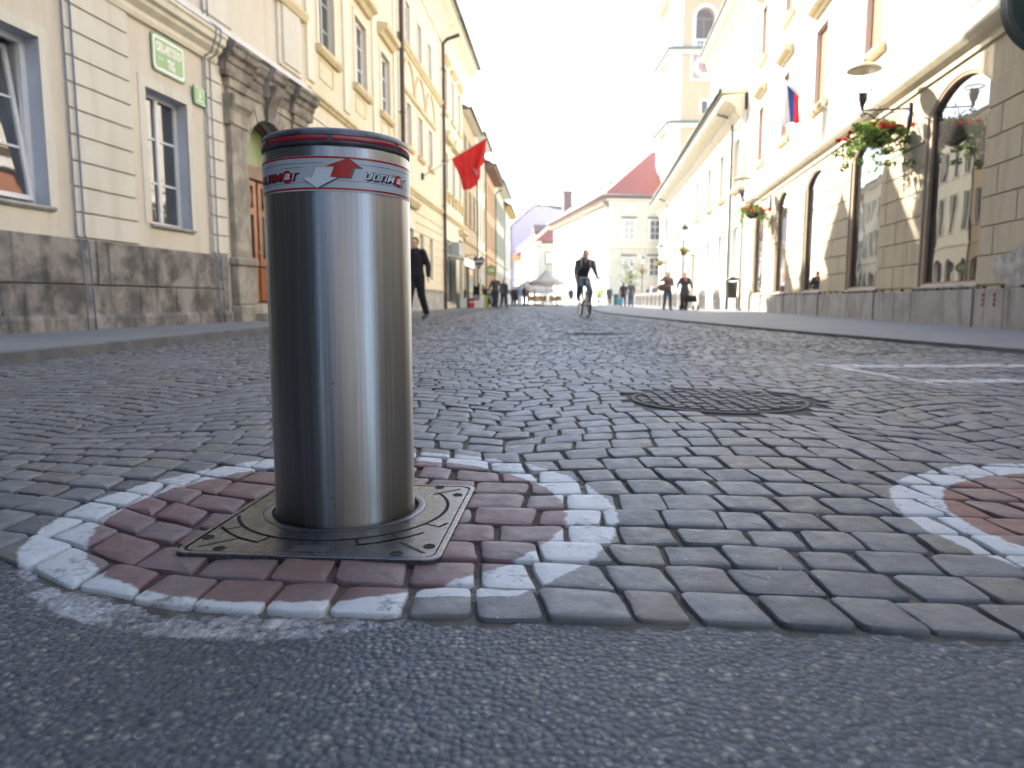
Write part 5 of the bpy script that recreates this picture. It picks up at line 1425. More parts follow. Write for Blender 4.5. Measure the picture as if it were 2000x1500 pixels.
A = [(-e_, e_, Z), (Lx, e_, Z), (Lx, -14 - e_, Z), (-e_, -14 - e_, Z)]
mb.add(A + [(6.0, -7, Z + 6.2), (Lx - 2, -7, Z + 6.2)] + [(x, y, z - .22) for x, y, z in A], [(0, 1, 5, 4), (1, 2, 5), (2, 3, 4, 5), (3, 0, 4), (6, 7, 1, 0), (7, 8, 2, 1), (8, 9, 3, 2), (9, 6, 0, 3), (9, 8, 7, 6)])
rf = mb.build("roof", ROOF, h.root)
mb = MB(); mb.tube([(-e_ - .05, e_ + .05, Z - .05), (Lx, e_ + .05, Z - .05)], .12, 8); mb.tube([(-e_ - .05, e_ + .05, Z - .05), (-e_ - .05, -15, Z - .05)], .12, 8); mb.build("gutter", METAL_C, rf, True)
mb = MB()
for x, z in ((3.5, 14.2), (8.0, 14.6), (12.5, 14.6)): mb.box(x - .4, x + .4, -3.3, -2.2, z, z + .12)
mb.build("roof_light", METAL_C, rf)
mb = MB(); mb.box(25.2, 26.6, -1.8, -.6, 11.5, 16.0); mb.box(25.1, 26.7, -1.9, -.5, 16.0, 16.25); c_ = mb.build("chimney", simple("dark_red_brick", (.12, .05, .045), .8), h.root)
h.downpipe(0.15, 0.0, 11.0, 0.2, 0.08, METAL_C, 0.6)

# --- lilac gable and small houses beyond
t = thing("lilac_gable_house", "big windowless lilac gable wall closing the street", "house", (3.5, 135, 0))
mb = MB(); pl_ = [(-4.4, 0), (8.0, 0), (8.0, 17.2), (4.4, 17.4), (3.0, 17.9), (0.6, 17.9), (-4.4, 13.6)]
mb.ring_strip([[(x, 0, z) for x, z in pl_], [(x, 12, z) for x, z in pl_]]); mb.build("wall", PL_LILAC, t)
mb = MB(); mb.ring_strip([[(-4.7, -.2, 13.45), (.5, -.2, 17.95), (3.1, -.2, 17.95), (8, -.2, 17.4), (8, -.2, 17.7), (3.1, -.2, 18.2), (.5, -.2, 18.2), (-4.7, -.2, 13.7)], [(-4.7, 12, 13.45), (.5, 12, 17.95), (3.1, 12, 17.95), (8, 12, 17.4), (8, 12, 17.7), (3.1, 12, 18.2), (.5, 12, 18.2), (-4.7, 12, 13.7)]]); mb.build("roof", ROOF_D, t)
mb = MB(); mb.box(1.2, 1.8, .4, 1, 18, 19.2); mb.build("chimney", PL_LILAC, t)
mb = MB(); mb.tube([(-4.3, -.15, 0), (-4.3, -.15, 13.3)], .1, 8); mb.build("downpipe", METAL_D, t, True)

h = block_house("bay_corner_house", "small white house with an overhanging corner bay and pink red roof beyond the cafe parasols", (4.4, 113.0), (1.6, 128.0), 7, 9.6)
n_ = h.len
wl = [(2.0 + 2.6*i, 3.0 + 2.6*i, z0, z1) for i in range(5) for z0, z1 in ((6.2, 7.9), (3.2, 4.8))]
h.wall(0, n_, 0, 9.4, wl, PL_WHITE, back=7)
for w_ in wl: h.window(*w_, 0, .12, .08, 2, 2, FR_GREY, surround=(.12, .05, PL_WHITE))
h.boxes("corner_bay", plaster("shaded_bay_plaster", (.40, .385, .33)), [(-0.5, 1.2, -3.2, 0.5, 2.6, 9.4)])  # grey-beige holds the bay's shade; the house itself is white
mb = MB(); mb.box(-.56, -.50, -2.0, -.7, 6.1, 8.0); f_ = mb.build("window", FR_DARK, h.root); mb = MB(); mb.box(-.6, -.561, -1.85, -1.4, 6.25, 7.85); mb.box(-.6, -.561, -1.3, -.85, 6.25, 7.85); mb.build("pane", SG_W, f_)
mb = MB(); mb.box(-.56, -.50, -2.0, -.7, 2.8, 4.5); f_ = mb.build("window", FR_DARK, h.root)
h.prof("eave_cornice", PL_PALE, -1.0, n_, [(0, 8.9), (.2, 8.95), (.7, 9.3), (.95, 9.4), (.95, 9.6), (0, 9.65)])
mb = MB(); mb.add([(-1.0, 1.1, 9.6), (n_, 1.1, 9.6), (n_, -8, 9.6), (-1, -8, 9.6), (2.6, -3.5, 13.2), (n_, -3.5, 13.2)], [(0,1,5,4), (1,2,5), (2,3,4,5), (3,0,4), (3,2,1,0)]); mb.build("roof", ROOF, h.root)
h.dormer(9, 10.3, 2.2, 1.6, -1.0, ROOF)
h = block_house("orange_trim_house", "narrow white house with orange eave and corner strip next to the lilac gable", (1.5, 128.5), (-0.4, 140), 7, 8.4)
n_ = h.len; ORT = plaster("orange_trim", (0.62, 0.27, 0.07))
h.wall(0, n_, 0, 8.4, [(2, 3, 5.5, 7), (5, 6, 5.5, 7)], PL_WHITE, back=7)
for a in (2, 5): h.window(a, a+1, 5.5, 7, 0, .12, .08, 2, 2, FR_GREY)
h.boxes("corner_strip", ORT, [(-.02, .5, 0, .1, 0, 8)]); h.prof("eave_cornice", ORT, -.5, n_, [(0, 7.7), (.3, 7.8), (.8, 8.3), (.8, 8.5), (0, 8.5)]); h.roof(-.5, n_, 8.5, 1.0, 3.0, back=7, mat=ROOF); h.boxes("string_course", ORT, [(0.5, n_, 0, .15, 4.3, 4.6)])

# --- unseen houses added behind the viewer to tone the steel's reflections
ST_REFLD = simple("dark_reflection_wall", (0.085, 0.088, 0.085), .9, 0, .2, .5, 3)  # made-up dark wall, mirrored as the bollard's dark left band
h = House("reflection_house", "dark ivy covered house behind the viewer on the left of the crossing", (-6.6, -15), R(2), 'L')
ops = [(a, a + 1.2, z, z + 1.9) for a in (1, 5, 9) for z in (1.2, 5, 8.6)]
h.wall(0, 20.4, 0, 12.5, ops, ST_REFLD)
for o_ in ops: h.window(*o_)
h.roof(0, 20.4, 12.5)
h = House("rear_right_house", "grey house on the near side of the crossing, straight behind the viewer", (-5.0, -13), R(90), 'R')
ops = [(a, a + 1.2, z, z + 1.9) for a in (2, 5, 8, 11, 13.6) for z in (1.2, 5, 8.6)]
h.wall(0, 22, 0, 12.5, ops, plaster("rear_grey_plaster", (0.26, 0.25, 0.23)))
for o_ in ops: h.window(*o_)
h.boxes("reflected_doorway", FR_DARK, [(0.3, 1.5, 0, .05, 0, 3.2)])  # added to give a dark strip in the steel's reflection
h.roof(0, 22, 12.5)
# ------------------------------------------------------------ people
SKIN = simple("skin", (0.60, 0.36, 0.26), 0.55, 0, 0.4, 0.08, 30)
HAIR_D = simple("dark_hair", (0.035, 0.025, 0.02), 0.7, 0, .4, .3, 40); HAIR_B = simple("brown_hair", (0.14, 0.08, 0.045), 0.7, 0, .4, .3, 40); HAIR_G = simple("grey_hair", (0.32, 0.29, 0.26), 0.7, 0, .4, .2, 40)
C_BLACK = cloth_mat("black_cloth", (0.022, 0.022, 0.026)); C_CHAR = cloth_mat("charcoal_cloth", (0.075, 0.07, 0.08)); C_JEAN = cloth_mat("blue_denim", (0.085, 0.12, 0.18)); C_DJEAN = cloth_mat("dark_denim", (0.03, 0.04, 0.065))
C_TAUPE = cloth_mat("taupe_cloth", (0.20, 0.155, 0.13)); C_GRGR = cloth_mat("grey_green_cloth", (0.07, 0.085, 0.08)); C_HIVIS = cloth_mat("hi_vis_yellow", (0.45, 0.75, 0.08)); C_RED = cloth_mat("coral_cloth", (0.6, 0.15, 0.1)); C_PLUM = cloth_mat("plum_cloth", (0.055, 0.035, 0.045)); C_WHT = cloth_mat("pale_cloth", (0.55, 0.55, 0.55)); C_BLU = cloth_mat("dusty_blue_cloth", (0.12, 0.2, 0.27))
SHOE = simple("dark_shoe", (0.02, 0.018, 0.018), 0.5)
EYE = simple("eye_dark", (0.03, 0.02, 0.02), 0.3)

POSE = dict(pel=(0,0,.94), wai=(0,0,1.08), che=(0,-.01,1.30), nek=(0,-.01,1.47), hed=(0,-.02,1.61),
            shL=(.17,0,1.41), shR=(-.17,0,1.41), elL=(.24,.02,1.13), elR=(-.24,.02,1.13), wrL=(.26,-.04,.89), wrR=(-.26,-.04,.89),
            hiL=(.09,0,.92), hiR=(-.09,0,.92), knL=(.10,-.02,.50), knR=(-.10,-.02,.50), anL=(.10,.02,.09), anR=(-.10,.02,.09), toL=(.11,-.15,.03), toR=(-.11,-.15,.03), face=(0,-1,0), hdL=(0,-.12,-1), hdR=(0,-.12,-1))
def remesh(o, vox, smooth=True):
    m = o.modifiers.new("skin", 'REMESH'); m.mode = 'VOXEL'; m.voxel_size = vox; m.use_smooth_shade = True
    m2 = o.modifiers.new("soften", 'SMOOTH'); m2.factor = 0.5; m2.iterations = 3
def hand(mb, w, d, sgn, s):
    """palm, four bent fingers of different lengths and a thumb leaving the side of the palm"""
    w = Vector(w); d = Vector(d).normalized(); side = Vector((0, -1, 0)); side = (side - d * side.dot(d)); side.normalize(); nrm = d.cross(side) * sgn
    pc = w + d * 0.045 * s
    mb.capsule(w, w + d * 0.03 * s, 0.026 * s, 0.03 * s, 8, 0.7)
    for k in (-1, 0, 1): mb.capsule(pc + side * k * 0.02 * s - d * .02 * s, pc + side * k * 0.022 * s + d * 0.03 * s, 0.0165 * s, 0.015 * s, 8)
    for k, (off, ln) in enumerate(((.031, .066), (.011, .075), (-.010, .071), (-.029, .055))):
        a = pc + d * .04 * s + side * off * s; b_ = a + (d * .85 - nrm * .35).normalized() * ln * .5 * s; c = b_ + (d * .55 - nrm * .8).normalized() * ln * .5 * s
        mb.capsule(a, b_, .0105 * s, .0095 * s, 7); mb.capsule(b_, c, .0095 * s, .008 * s, 7)
    a = pc + side * .03 * s - d * .015 * s; b_ = a + (side * .8 + d * .7).normalized() * .035 * s; c = b_ + (side * .2 + d).normalized() * .03 * s
    mb.capsule(a, b_, .0125 * s, .011 * s, 7); mb.capsule(b_, c, .011 * s, .009 * s, 7)
def person(label, loc, rz=0.0, H=1.75, top=C_BLACK, legs=C_DJEAN, hair=HAIR_D, pose=None, vox=0.016, hairstyle='short', bulk=1.16, group=None, coat=False, skirt=False, face_detail=False, cat="person", bag=None):
    P = dict(POSE); P.update(pose or {})
    s = H / 1.75
    V_ = {k: Vector(v) * (s if not (k in ('face', 'hdL', 'hdR')) else 1) for k, v in P.items()}
    t = thing("person", label, cat, loc, rz, group)
    B = bulk * s
    # body: one continuous surface
    mb = MB()
    hd = V_['hed']; f = V_['face'].normalized()
    mb.ellipsoid(hd + Vector((0, 0, .02 * s)), (.077 * s, .096 * s, .108 * s), 16, 12)
    mb.ellipsoid(hd + f * .028 * s + Vector((0, 0, -.058 * s)), (.056 * s, .062 * s, .062 * s), 12, 8)
    mb.capsule(hd + f * .088 * s + Vector((0, 0, .012 * s)), hd + f * .108 * s + Vector((0, 0, -.022 * s)), .010 * s, .016 * s, 8)
    mb.capsule(hd + f * .082 * s + Vector((-.02 * s, 0, -.058 * s)), hd + f * .082 * s + Vector((.02 * s, 0, -.058 * s)), .011 * s, .011 * s, 8)
    for sx in (-1, 1):
        mb.ellipsoid(hd + Vector((sx * .080 * s, .008 * s, 0)), (.014 * s, .022 * s, .032 * s), 8, 6)
        mb.capsule(hd + f * .078 * s + Vector((sx * .012 * s, 0, .03 * s)), hd + f * .07 * s + Vector((sx * .048 * s, 0, .03 * s)), .012 * s, .011 * s, 7)
    mb.capsule(hd + Vector((0, .012 * s, -.06 * s)), V_['nek'] + Vector((0, .01, -.03)), .05 * s, .058 * s)
    for a, b_, r1, r2 in (('nek', 'che', .07, .12), ('che', 'wai', .12, .105), ('wai', 'pel', .105, .12)): mb.capsule(V_[a], V_[b_], r1 * s, r2 * s, 12, .72)
    for q in 'LR':
        mb.capsule(V_['che'] + Vector((0, 0, .1 * s)), V_['sh' + q], .06 * s, .052 * s); mb.capsule(V_['sh' + q], V_['el' + q], .046 * s, .036 * s); mb.capsule(V_['el' + q], V_['wr' + q], .036 * s, .025 * s)
        mb.capsule(V_['pel'], V_['hi' + q], .09 * s, .085 * s); mb.capsule(V_['hi' + q], V_['kn' + q], .078 * s, .052 * s); mb.capsule(V_['kn' + q], V_['an' + q], .052 * s, .034 * s); mb.capsule(V_['an' + q] + Vector((0, 0, -.015 * s)), V_['an' + q].lerp(V_['to' + q], .7), .028 * s, .018 * s)
        hand(mb, V_['wr' + q], V_['hd' + q], 1 if q == 'L' else -1, s)
    body = mb.build("body", SKIN, t); remesh(body, min(vox, .010 if face_detail else vox))
    if face_detail:
        for sx in (-1, 1):
            m2 = MB(); m2.ellipsoid(hd + f * .086 * s + Vector((sx * .030 * s, 0, .008 * s)), (.012 * s, .008 * s, .007 * s), 10, 6); m2.build("eye", EYE, t, True)
    # top
    mb = MB()
    mb.capsule(V_['nek'] + Vector((0, .01, -.01)), V_['che'], .075 * B, .165 * B, 14, .72); mb.capsule(V_['che'], V_['wai'], .165 * B, .145 * B, 14, .72)
    pl = V_['pel'] + Vector((0, 0, .02)); mb.capsule(V_['wai'], pl, .145 * B, (.17 if coat else .158) * B, 14, .75)
    if coat: mb.capsule(pl, pl + Vector((0, .0, -.22 * s)), .175 * B, .185 * B, 14, .8)
    for q in 'LR':
        mb.capsule(V_['che'] + Vector((0, 0, .09 * s)), V_['sh' + q], .09 * B, .073 * B); mb.capsule(V_['sh' + q], V_['el' + q], .070 * B, .054 * B)
        w_ = V_['el' + q].lerp(V_['wr' + q], .93); mb.capsule(V_['el' + q], w_, .054 * B, .040 * B)
    mb.torus(V_['nek'] + Vector((0, .0, .015 * s)), .062 * s, .017 * s, 'z', 16, 6)
    o = mb.build("jacket" if not skirt else "coat", top, t); remesh(o, vox)
    # trousers
    mb = MB(); mb.capsule(V_['pel'] + Vector((0, 0, .05 * s)), V_['pel'] - Vector((0, 0, .03 * s)), .145 * B, .15 * B, 14, .75)
    for q in 'LR':
        mb.capsule(V_['hi' + q], V_['kn' + q], .098 * B, .070 * B); mb.capsule(V_['kn' + q], V_['an' + q] + Vector((0, 0, .03 * s)), .070 * B, .056 * B)
    o = mb.build("trousers", legs, t); remesh(o, vox)
    for q in 'LR':
        mb = MB(); mb.capsule(V_['an' + q] + Vector((0, .02 * s, -.035 * s)), V_['to' + q], .046 * s, .036 * s); mb.capsule(V_['an' + q] + Vector((0, 0, .02 * s)), V_['an' + q], .045 * s, .045 * s); o = mb.build("shoe", SHOE, t); remesh(o, vox)
    mb = MB(); up = Vector((0, 0, .045 * s))
    mb.ellipsoid(hd + up - f * .016 * s, (.084 * s, .096 * s, .096 * s), 14, 10)
    if hairstyle == 'long':
        mb.capsule(hd - f * .05 * s, hd - f * .06 * s + Vector((0, 0, -.16 * s)), .08 * s, .06 * s)
    elif hairstyle == 'bun': mb.ellipsoid(hd - f * .07 * s + Vector((0, 0, .08 * s)), (.05 * s,) * 3, 10, 8)
    hr = mb.build("hair", hair, t, True)
    # keep the face clear of hair
    me = hr.data
    for v in me.vertices:
        d = v.co - hd
        if d.dot(f) > .045 * s and d.z < .075 * s: v.co -= f * (d.dot(f) - .045 * s) * 1.0
    return t, V_, s
def wp(u, d, z=0.0): return ((u - 1000) / 1387 * d, d * 1.0068 - (0.41 - z) * 0.1168, z)

walkA = dict(knL=(.10,-.20,.53), anL=(.10,-.25,.11), toL=(.10,-.40,.07), knR=(-.10,.03,.50), anR=(-.09,.30,.14), toR=(-.09,.18,.03), elL=(.25,.08,1.14), wrL=(.27,.10,.90), elR=(-.24,-.02,1.14), wrR=(-.25,-.14,.93))
# man passing behind the steel bollard: front leg forward, arm hanging
person("man in black shirt and black trousers walking half hidden behind the steel bollard", wp(813, 16.6), R(-18), 1.88, C_BLACK, C_BLACK, HAIR_D,
       dict(knL=(.12,.02,.52), anL=(.15,.20,.11), toL=(.15,.05,.03), knR=(-.06,-.16,.54), anR=(-.07,-.24,.11), toR=(-.08,-.39,.06), elL=(.27,.06,1.14), wrL=(.31,-.02,.91)), 0.012, face_detail=True, bulk=1.24)
person("man in dark jacket and blue jeans walking toward the viewer near the green round sign", wp(968, 38), R(0), 1.78, C_CHAR, C_DJEAN, HAIR_D,
       dict(elR=(-.30,.04,1.14), wrR=(-.36,-.02,.92), elL=(.30,.04,1.14), wrL=(.36,-.05,.93), knL=(.08,-.12,.50), anL=(.06,-.08,.10), knR=(-.08,-.02,.50), anR=(-.06,.18,.16), toR=(-.06,.05,.05)), 0.016, bulk=1.1)
person("person in black walking just behind the man in blue jeans on the left", wp(984, 41), R(20), 1.66, C_BLACK, C_BLACK, HAIR_B, walkA, 0.02, 'long')

# cyclist and bicycle
CY = wp(1141, 18.6); CYR = R(5)
TYRE = simple("black_tyre", (0.02, 0.02, 0.02), 0.7); BFR = simple("bike_frame_dark", (0.03, 0.035, 0.045), 0.3, 0.3); BWH = simple("bike_frame_white", (0.65, 0.66, 0.66), 0.3); ALU = simple("aluminium", (0.6, 0.6, 0.6), 0.3, 1.0)
def bicycle(name, label, loc, rz):
    t = thing(name, label, "bicycle", loc, rz)
    for y in (-0.53, 0.53):
        mb = MB(); mb.torus((0, y, .345), .325, .024, 'x', 40, 8); w = mb.build("wheel", TYRE, t, True)
        mb = MB(); mb.torus((0, y, .345), .300, .011, 'x', 36, 6); mb.tube([(-.04, y, .345), (.04, y, .345)], .022, 8)
        for i in range(20):
            a = 2*math.pi*i/20; mb.tube([((-1) ** i * .02, y, .345), (0, y + .3 * math.cos(a), .345 + .3 * math.sin(a))], .0014, 3)
        mb.build("rim", ALU, w, True)
    mb = MB(); bb = (0, .12, .29); st = (0, .28, .80); ht = (0, -.32, .82); hb = (0, -.36, .68)
    for a, b_, r in ((bb, st, .016), (bb, hb, .02), (st, ht, .017), (ht, hb, .022), (bb, (.05, .53, .345), .011), (bb, (-.05, .53, .345), .011), (st, (.05, .53, .345), .009), (st, (-.05, .53, .345), .009)): mb.tube([a, b_], r, 8)
    mb.build("frame", BFR, t, True)
    mb = MB()
    for sx in (-.055, .055): mb.tube([(0, -.355, .70), (sx, -.375, .66), (sx, -.53, .345)], .014, 8)
    mb.build("fork", BWH, t, True)
    mb = MB(); mb.tube([(0, -.32, .82), (0, -.31, .95), (0, -.40, .99)], .014, 8); mb.tube([(-.31, -.33, 1.0), (-.12, -.41, 1.0), (.12, -.41, 1.0), (.31, -.33, 1.0)], .012, 8); mb.build("handlebar", ALU, t, True)
    mb = MB()
    for sx in (-1, 1): mb.tube([(sx * .22, -.37, 1.0), (sx * .33, -.32, 1.0)], .018, 8)
    mb.build("grip", TYRE, t, True)
    mb = MB(); mb.tube([st, (0, .31, .93)], .013, 8); mb.ellipsoid((0, .30, .955), (.07, .14, .03), 12, 6); mb.build("saddle", TYRE, t, True)
    mb = MB(); mb.tube([(-.07, .12, .29), (.07, .12, .29)], .02, 8); mb.tube([(.07, .12, .29), (.08, .04, .14)], .01, 6); mb.tube([(-.07, .12, .29), (-.08, .20, .44)], .01, 6); mb.box(.08, .18, -.01, .09, .12, .145); mb.box(-.18, -.08, .15, .25, .43, .455)
    mb.lathe([(.09, .0), (.092, .003)], 4); mb.build("crank", BFR, t, True)
    mb = MB(); mb.box(-.02, .02, -.40, -.36, .86, .91); mb.build("head_lamp", BWH, t)
    return t
bicycle("bicycle", "mountain bike ridden toward the viewer by the man with the backpack", CY, CYR)
rid = dict(pel=(0,.30,1.02), wai=(0,.22,1.16), che=(0,.03,1.33), nek=(0,-.08,1.46), hed=(0,-.15,1.60), shL=(.19,-.02,1.41), shR=(-.19,-.02,1.41), elL=(.25,-.10,1.18), elR=(-.25,-.10,1.18), wrL=(.28,-.28,1.04), wrR=(-.28,-.28,1.04),
           hiL=(.09,.27,.98), hiR=(-.09,.27,.98), knL=(.14,-.10,.66), knR=(-.13,-.02,.80), anL=(.13,.08,.24), anR=(-.13,.20,.53), toL=(.13,-.04,.17), toR=(-.13,.08,.47), hdL=(.1,-.8,-.35), hdR=(-.1,-.8,-.35), face=(0,-1,-.1))
t_, V_, s_ = person("cyclist in dark hooded jacket and jeans with grey backpack straps riding toward the viewer", CY, CYR, 1.74, C_CHAR, C_JEAN, HAIR_B, rid, 0.012, face_detail=True, bulk=1.08)
mb = MB()
for sx in (-1, 1): mb.tube([(sx * .10, -.03, 1.53), (sx * .115, -.13, 1.46), (sx * .12, -.14, 1.34), (sx * .13, -.02, 1.22)], .020, 6)
mb.build("backpack_strap", simple("grey_strap", (.35, .34, .36), .6), t_, True)
mb = MB(); mb.ellipsoid((0, .25, 1.36), (.15, .11, .22), 14, 10); mb.build("backpack", C_BLACK, t_, True)

# right side pavement
person("woman in taupe jacket and jeans shading her eyes, holding a wide brown bag", wp(1303, 29.6, ZR), R(12), 1.60, C_TAUPE, C_JEAN, HAIR_B,
       dict(elR=(-.36,-.10,1.33), wrR=(-.17,-.14,1.56), hdR=(.8,-.2,.5), elL=(.25,-.04,1.14), wrL=(.08,-.22,1.10), hdL=(-1,-.2,0), knL=(.14,-.02,.5), anL=(.17,.02,.09), toL=(.2,-.14,.03), knR=(-.12,-.02,.5), anR=(-.16,.02,.09), toR=(-.19,-.14,.03)), 0.014, 'long')
mb = MB(); mb.ellipsoid((0, 0, 0), (.27, .10, .16), 16, 10); mb.tube([(-.2, 0, .08), (-.1, -.02, .34), (.12, -.02, .42), (.2, 0, .08)], .012, 6)
x_, y_, z_ = wp(1296, 29.3, ZR); tb_ = mb.build("handbag", cloth_mat("brown_bag", (.13, .095, .085)), None, True); tb_.location = (x_, y_, z_ + .93); tag(tb_, "wide brown handbag held by the woman shading her eyes", "handbag")
person("elderly man in long dark coat with pink scarf pushing the wheeled walker", wp(1336, 29.6, ZR), R(0), 1.60, C_CHAR, C_BLACK, HAIR_G,
       dict(elR=(-.30,0,1.16), wrR=(-.34,-.12,.96), elL=(.28,-.02,1.16), wrL=(.28,-.24,1.0), knL=(.09,-.04,.5), anL=(.09,0,.09)), 0.014, coat=True, bulk=1.18)
mb = MB(); mb.torus((0, 0, 0), .07, .03, 'z', 16, 8); mb.capsule((.0, -.08, 0), (.02, -.15, -.16), .035, .03)
sc = mb.build("scarf", cloth_mat("pink_scarf", (.6, .22, .2)), None, True); x_, y_, z_ = wp(1336, 29.6, ZR); sc.location = (x_, y_, z_ + 1.38)
sc.parent = [o for o in bpy.data.objects if o.name.startswith("person") and o.get('label', '').startswith("elderly")][0]; sc.location = (0, -.01, 1.36)
x_, y_, z_ = wp(1346, 29.2, ZR)
t = thing("wheeled_walker", "black wheeled walker with a basket pushed by the elderly man in the long coat", "walker", (x_, y_, z_), R(5))
mb = MB()
for sx in (-.28, .28): mb.tube([(sx, .1, 1.0), (sx, .05, .92), (sx, -.05, .5), (sx, -.22, .12)], .016, 8); mb.tube([(sx, -.02, .6), (sx, .28, .12)], .016, 8)
mb.tube([(-.28, -.02, .6), (.28, -.02, .6)], .014, 8); mb.build("frame", FR_DARK, t, True)
mb = MB(); mb.cbox(-.24, .24, -.18, .14, .34, .60, .03); mb.build("basket", C_BLACK, t)
for sx in (-.28, .28):
    for y in (-.24, .3): mb = MB(); mb.torus((sx, y, .11), .085, .025, 'x', 20, 6); mb.build("wheel", TYRE, t, True)

w_back = dict(face=(0, 1, 0))
person("woman in plum jacket and black trousers walking away beside the man, seen from behind", wp(1217, 46), R(180), 1.62, C_PLUM, C_DJEAN, HAIR_D, walkA, 0.018, 'long', bulk=1.08)
person("man in grey green jacket and blue jeans walking away on the right of the couple", wp(1232, 46.5), R(176), 1.72, C_GRGR, C_JEAN, HAIR_D, dict(walkA, elL=(.3,.06,1.15)), 0.018, bulk=1.1)
x_, y_, z_ = wp(1210, 45.6); mb = MB(); mb.cbox(-.17, .17, -.06, .06, 0.08, .52, .02); mb.tube([(-.1, 0, .52), (-.06, 0, .68), (.06, 0, .68), (.1, 0, .52)], .008, 5)
o = mb.build("carrier_bag", simple("turquoise_bag", (.03, .27, .36), .5)); o.location = (x_, y_, z_ + .08); tag(o, "turquoise carrier bag carried low by the woman in the plum jacket", "carrier bag")
person("distant person in dark jacket walking left of the big pale wall", wp(1115, 68), R(180), 1.7, C_CHAR, C_GRGR, HAIR_D, walkA, 0.03)
person("distant cyclist in a yellow green safety vest leaning forward", wp(1171, 66), R(160), 1.68, C_HIVIS, C_CHAR, HAIR_D, dict(rid, wrL=(.2,-.3,1.05), wrR=(-.2,-.3,1.05)), 0.03)
bicycle("bicycle", "small dark bicycle under the distant rider in the yellow green vest", wp(1171, 66), R(160))
person("distant man in dark coat beside the coloured waste bins", wp(1190, 66), R(0), 1.78, C_CHAR, C_BLACK, HAIR_D, None, 0.03, bulk=1.12)
for u, d, H_, c, hh, lab in ((1246, 60, 1.3, C_RED, HAIR_B, "child in coral top behind the row of stone posts"), (1266, 58, 1.6, C_CHAR, HAIR_D, "person in dark clothes standing behind the middle of the stone post row"),
                        (1274, 57, 1.75, C_WHT, HAIR_B, "person in pale top standing behind the stone posts, next to the green jacket"), (1279, 56, 1.68, C_GRGR, HAIR_D, "person in green jacket standing behind the stone posts")):
    person(lab, wp(u, d, ZR), R(30), H_, c, C_DJEAN, hh, None, 0.03)
for i, (u, d, H_, c, l_, lab) in enumerate(((1003, 60, 1.6, C_PLUM, C_BLACK, "person in plum clothes at the far left of the cafe terrace"), (1010, 62, 1.7, C_CHAR, C_BLACK, "person in charcoal jacket near the left end of the cafe terrace"),
        (1016, 58, 1.55, C_BLU, C_WHT, "person in dusty blue top and pale trousers at the cafe terrace"), (1024, 60, 1.75, C_BLACK, C_BLACK, "tall person in black under the low parasol"), (1031, 61, 1.6, C_GRGR, C_BLACK, "person in grey green jacket under the low parasol"), (1044, 63, 1.4, C_PLUM, C_DJEAN, "small person in plum jacket behind the wicker chairs"))):
    person(lab, wp(u, d), R(20 * i), H_, c, l_, HAIR_D, None, 0.03)

# ------------------------------------------------------------ stone posts with chain
def post():
    t = thing("stone_post", "pale limestone post at the right end of the row, nearest the litter bin", "stone post", (*wp(1398, 33.2)[:2], ZR), 0, "stone posts along the right pavement")
    mb = MB(); mb.lathe([(.22, 0), (.22, .06), (.195, .08), (.185, .72), (.20, .74), (.20, .78), (.175, .80), (.17, .86), (.14, .93), (.08, .965), (.001, .975)], 24, caps=False); mb.build("shaft", ST_POST, t, True, auto=50)
    mb = MB(); mb.torus((0, -.20, .60), .035, .01, 'x', 12, 6); mb.build("ring", METAL_D, t, True); return t
p0 = post(); posts = [(9.50, 33.3)]
pl2 = [wp(1370, 34.6)] + [wp(u, d) for u, d in ((1345, 37), (1331, 39), (1318, 41), (1308, 43), (1298, 45), (1289, 47), (1281, 49), (1273, 51), (1265, 53), (1258, 55), (1251, 57), (1245, 59))]
labs = ["second stone post from the litter bin, chained to the first"] + ["%s stone post of the bright far row, counted from the woman shading her eyes" % w for w in ("first", "second", "third", "fourth", "fifth", "sixth", "seventh", "eighth", "ninth", "tenth", "eleventh", "last")]
for q, lb in zip(pl2, labs): dup(p0, (q[0], q[1], ZR), 0, lb)
def chain(a, b_, label):
    mb = MB(); n = 26; a = Vector(a); b_ = Vector(b_); sag = .28
    for i in range(n):
        t = (i + .5) / n; p = a.lerp(b_, t); p.z -= sag * 4 * t * (1 - t)
        mb.torus(p, .022, .007, 'x' if i % 2 else 'z', 8, 4)
    return tag(mb.build("chain", METAL_D, None, True), label, "chain")
chain((wp(1370, 34.6)[0] + .15, wp(1370, 34.6)[1] - .1, .66), (wp(1398, 33.2)[0] - .15, wp(1398, 33.2)[1] + .1, .66), "sagging iron chain hung between the two nearest stone posts")

# litter bin on a post
x_, y_, _ = wp(1433, 29.0)
t = thing("litter_bin", "dark litter bin with hooped lid on a post in front of the white building", "litter bin", (x_, y_, ZR))
GRN = simple("dark_bin_green", (.07, .07, .05), .5, .4)
mb = MB(); mb.lathe([(.16, .5), (.20, .52), (.22, 1.12), (.23, 1.15), (.21, 1.15), (.2, .56)], 20, -.1, 0, caps=False); mb.lathe([(.001, .52), (.19, .52)], 20, -.1, 0, caps=False); mb.build("bucket", GRN, t, True, auto=40)
mb = MB(); mb.tube([(-.33, 0, 1.12), (-.31, 0, 1.25), (-.1, 0, 1.34), (.12, 0, 1.28), (.22, 0, 1.15)], .03, 8); mb.ellipsoid((-.1, 0, 1.26), (.22, .2, .07), 14, 6); mb.build("lid", GRN, t, True)
mb = MB(); mb.tube([(.22, 0, 0), (.22, 0, 1.2)], .035, 10); mb.lathe([(.10, 0), (.10, .05), (.04, .09)], 14, .22, 0); mb.tube([(.22, 0, .55), (.05, 0, .5)], .02, 6); mb.build("post", GRN, t, True)

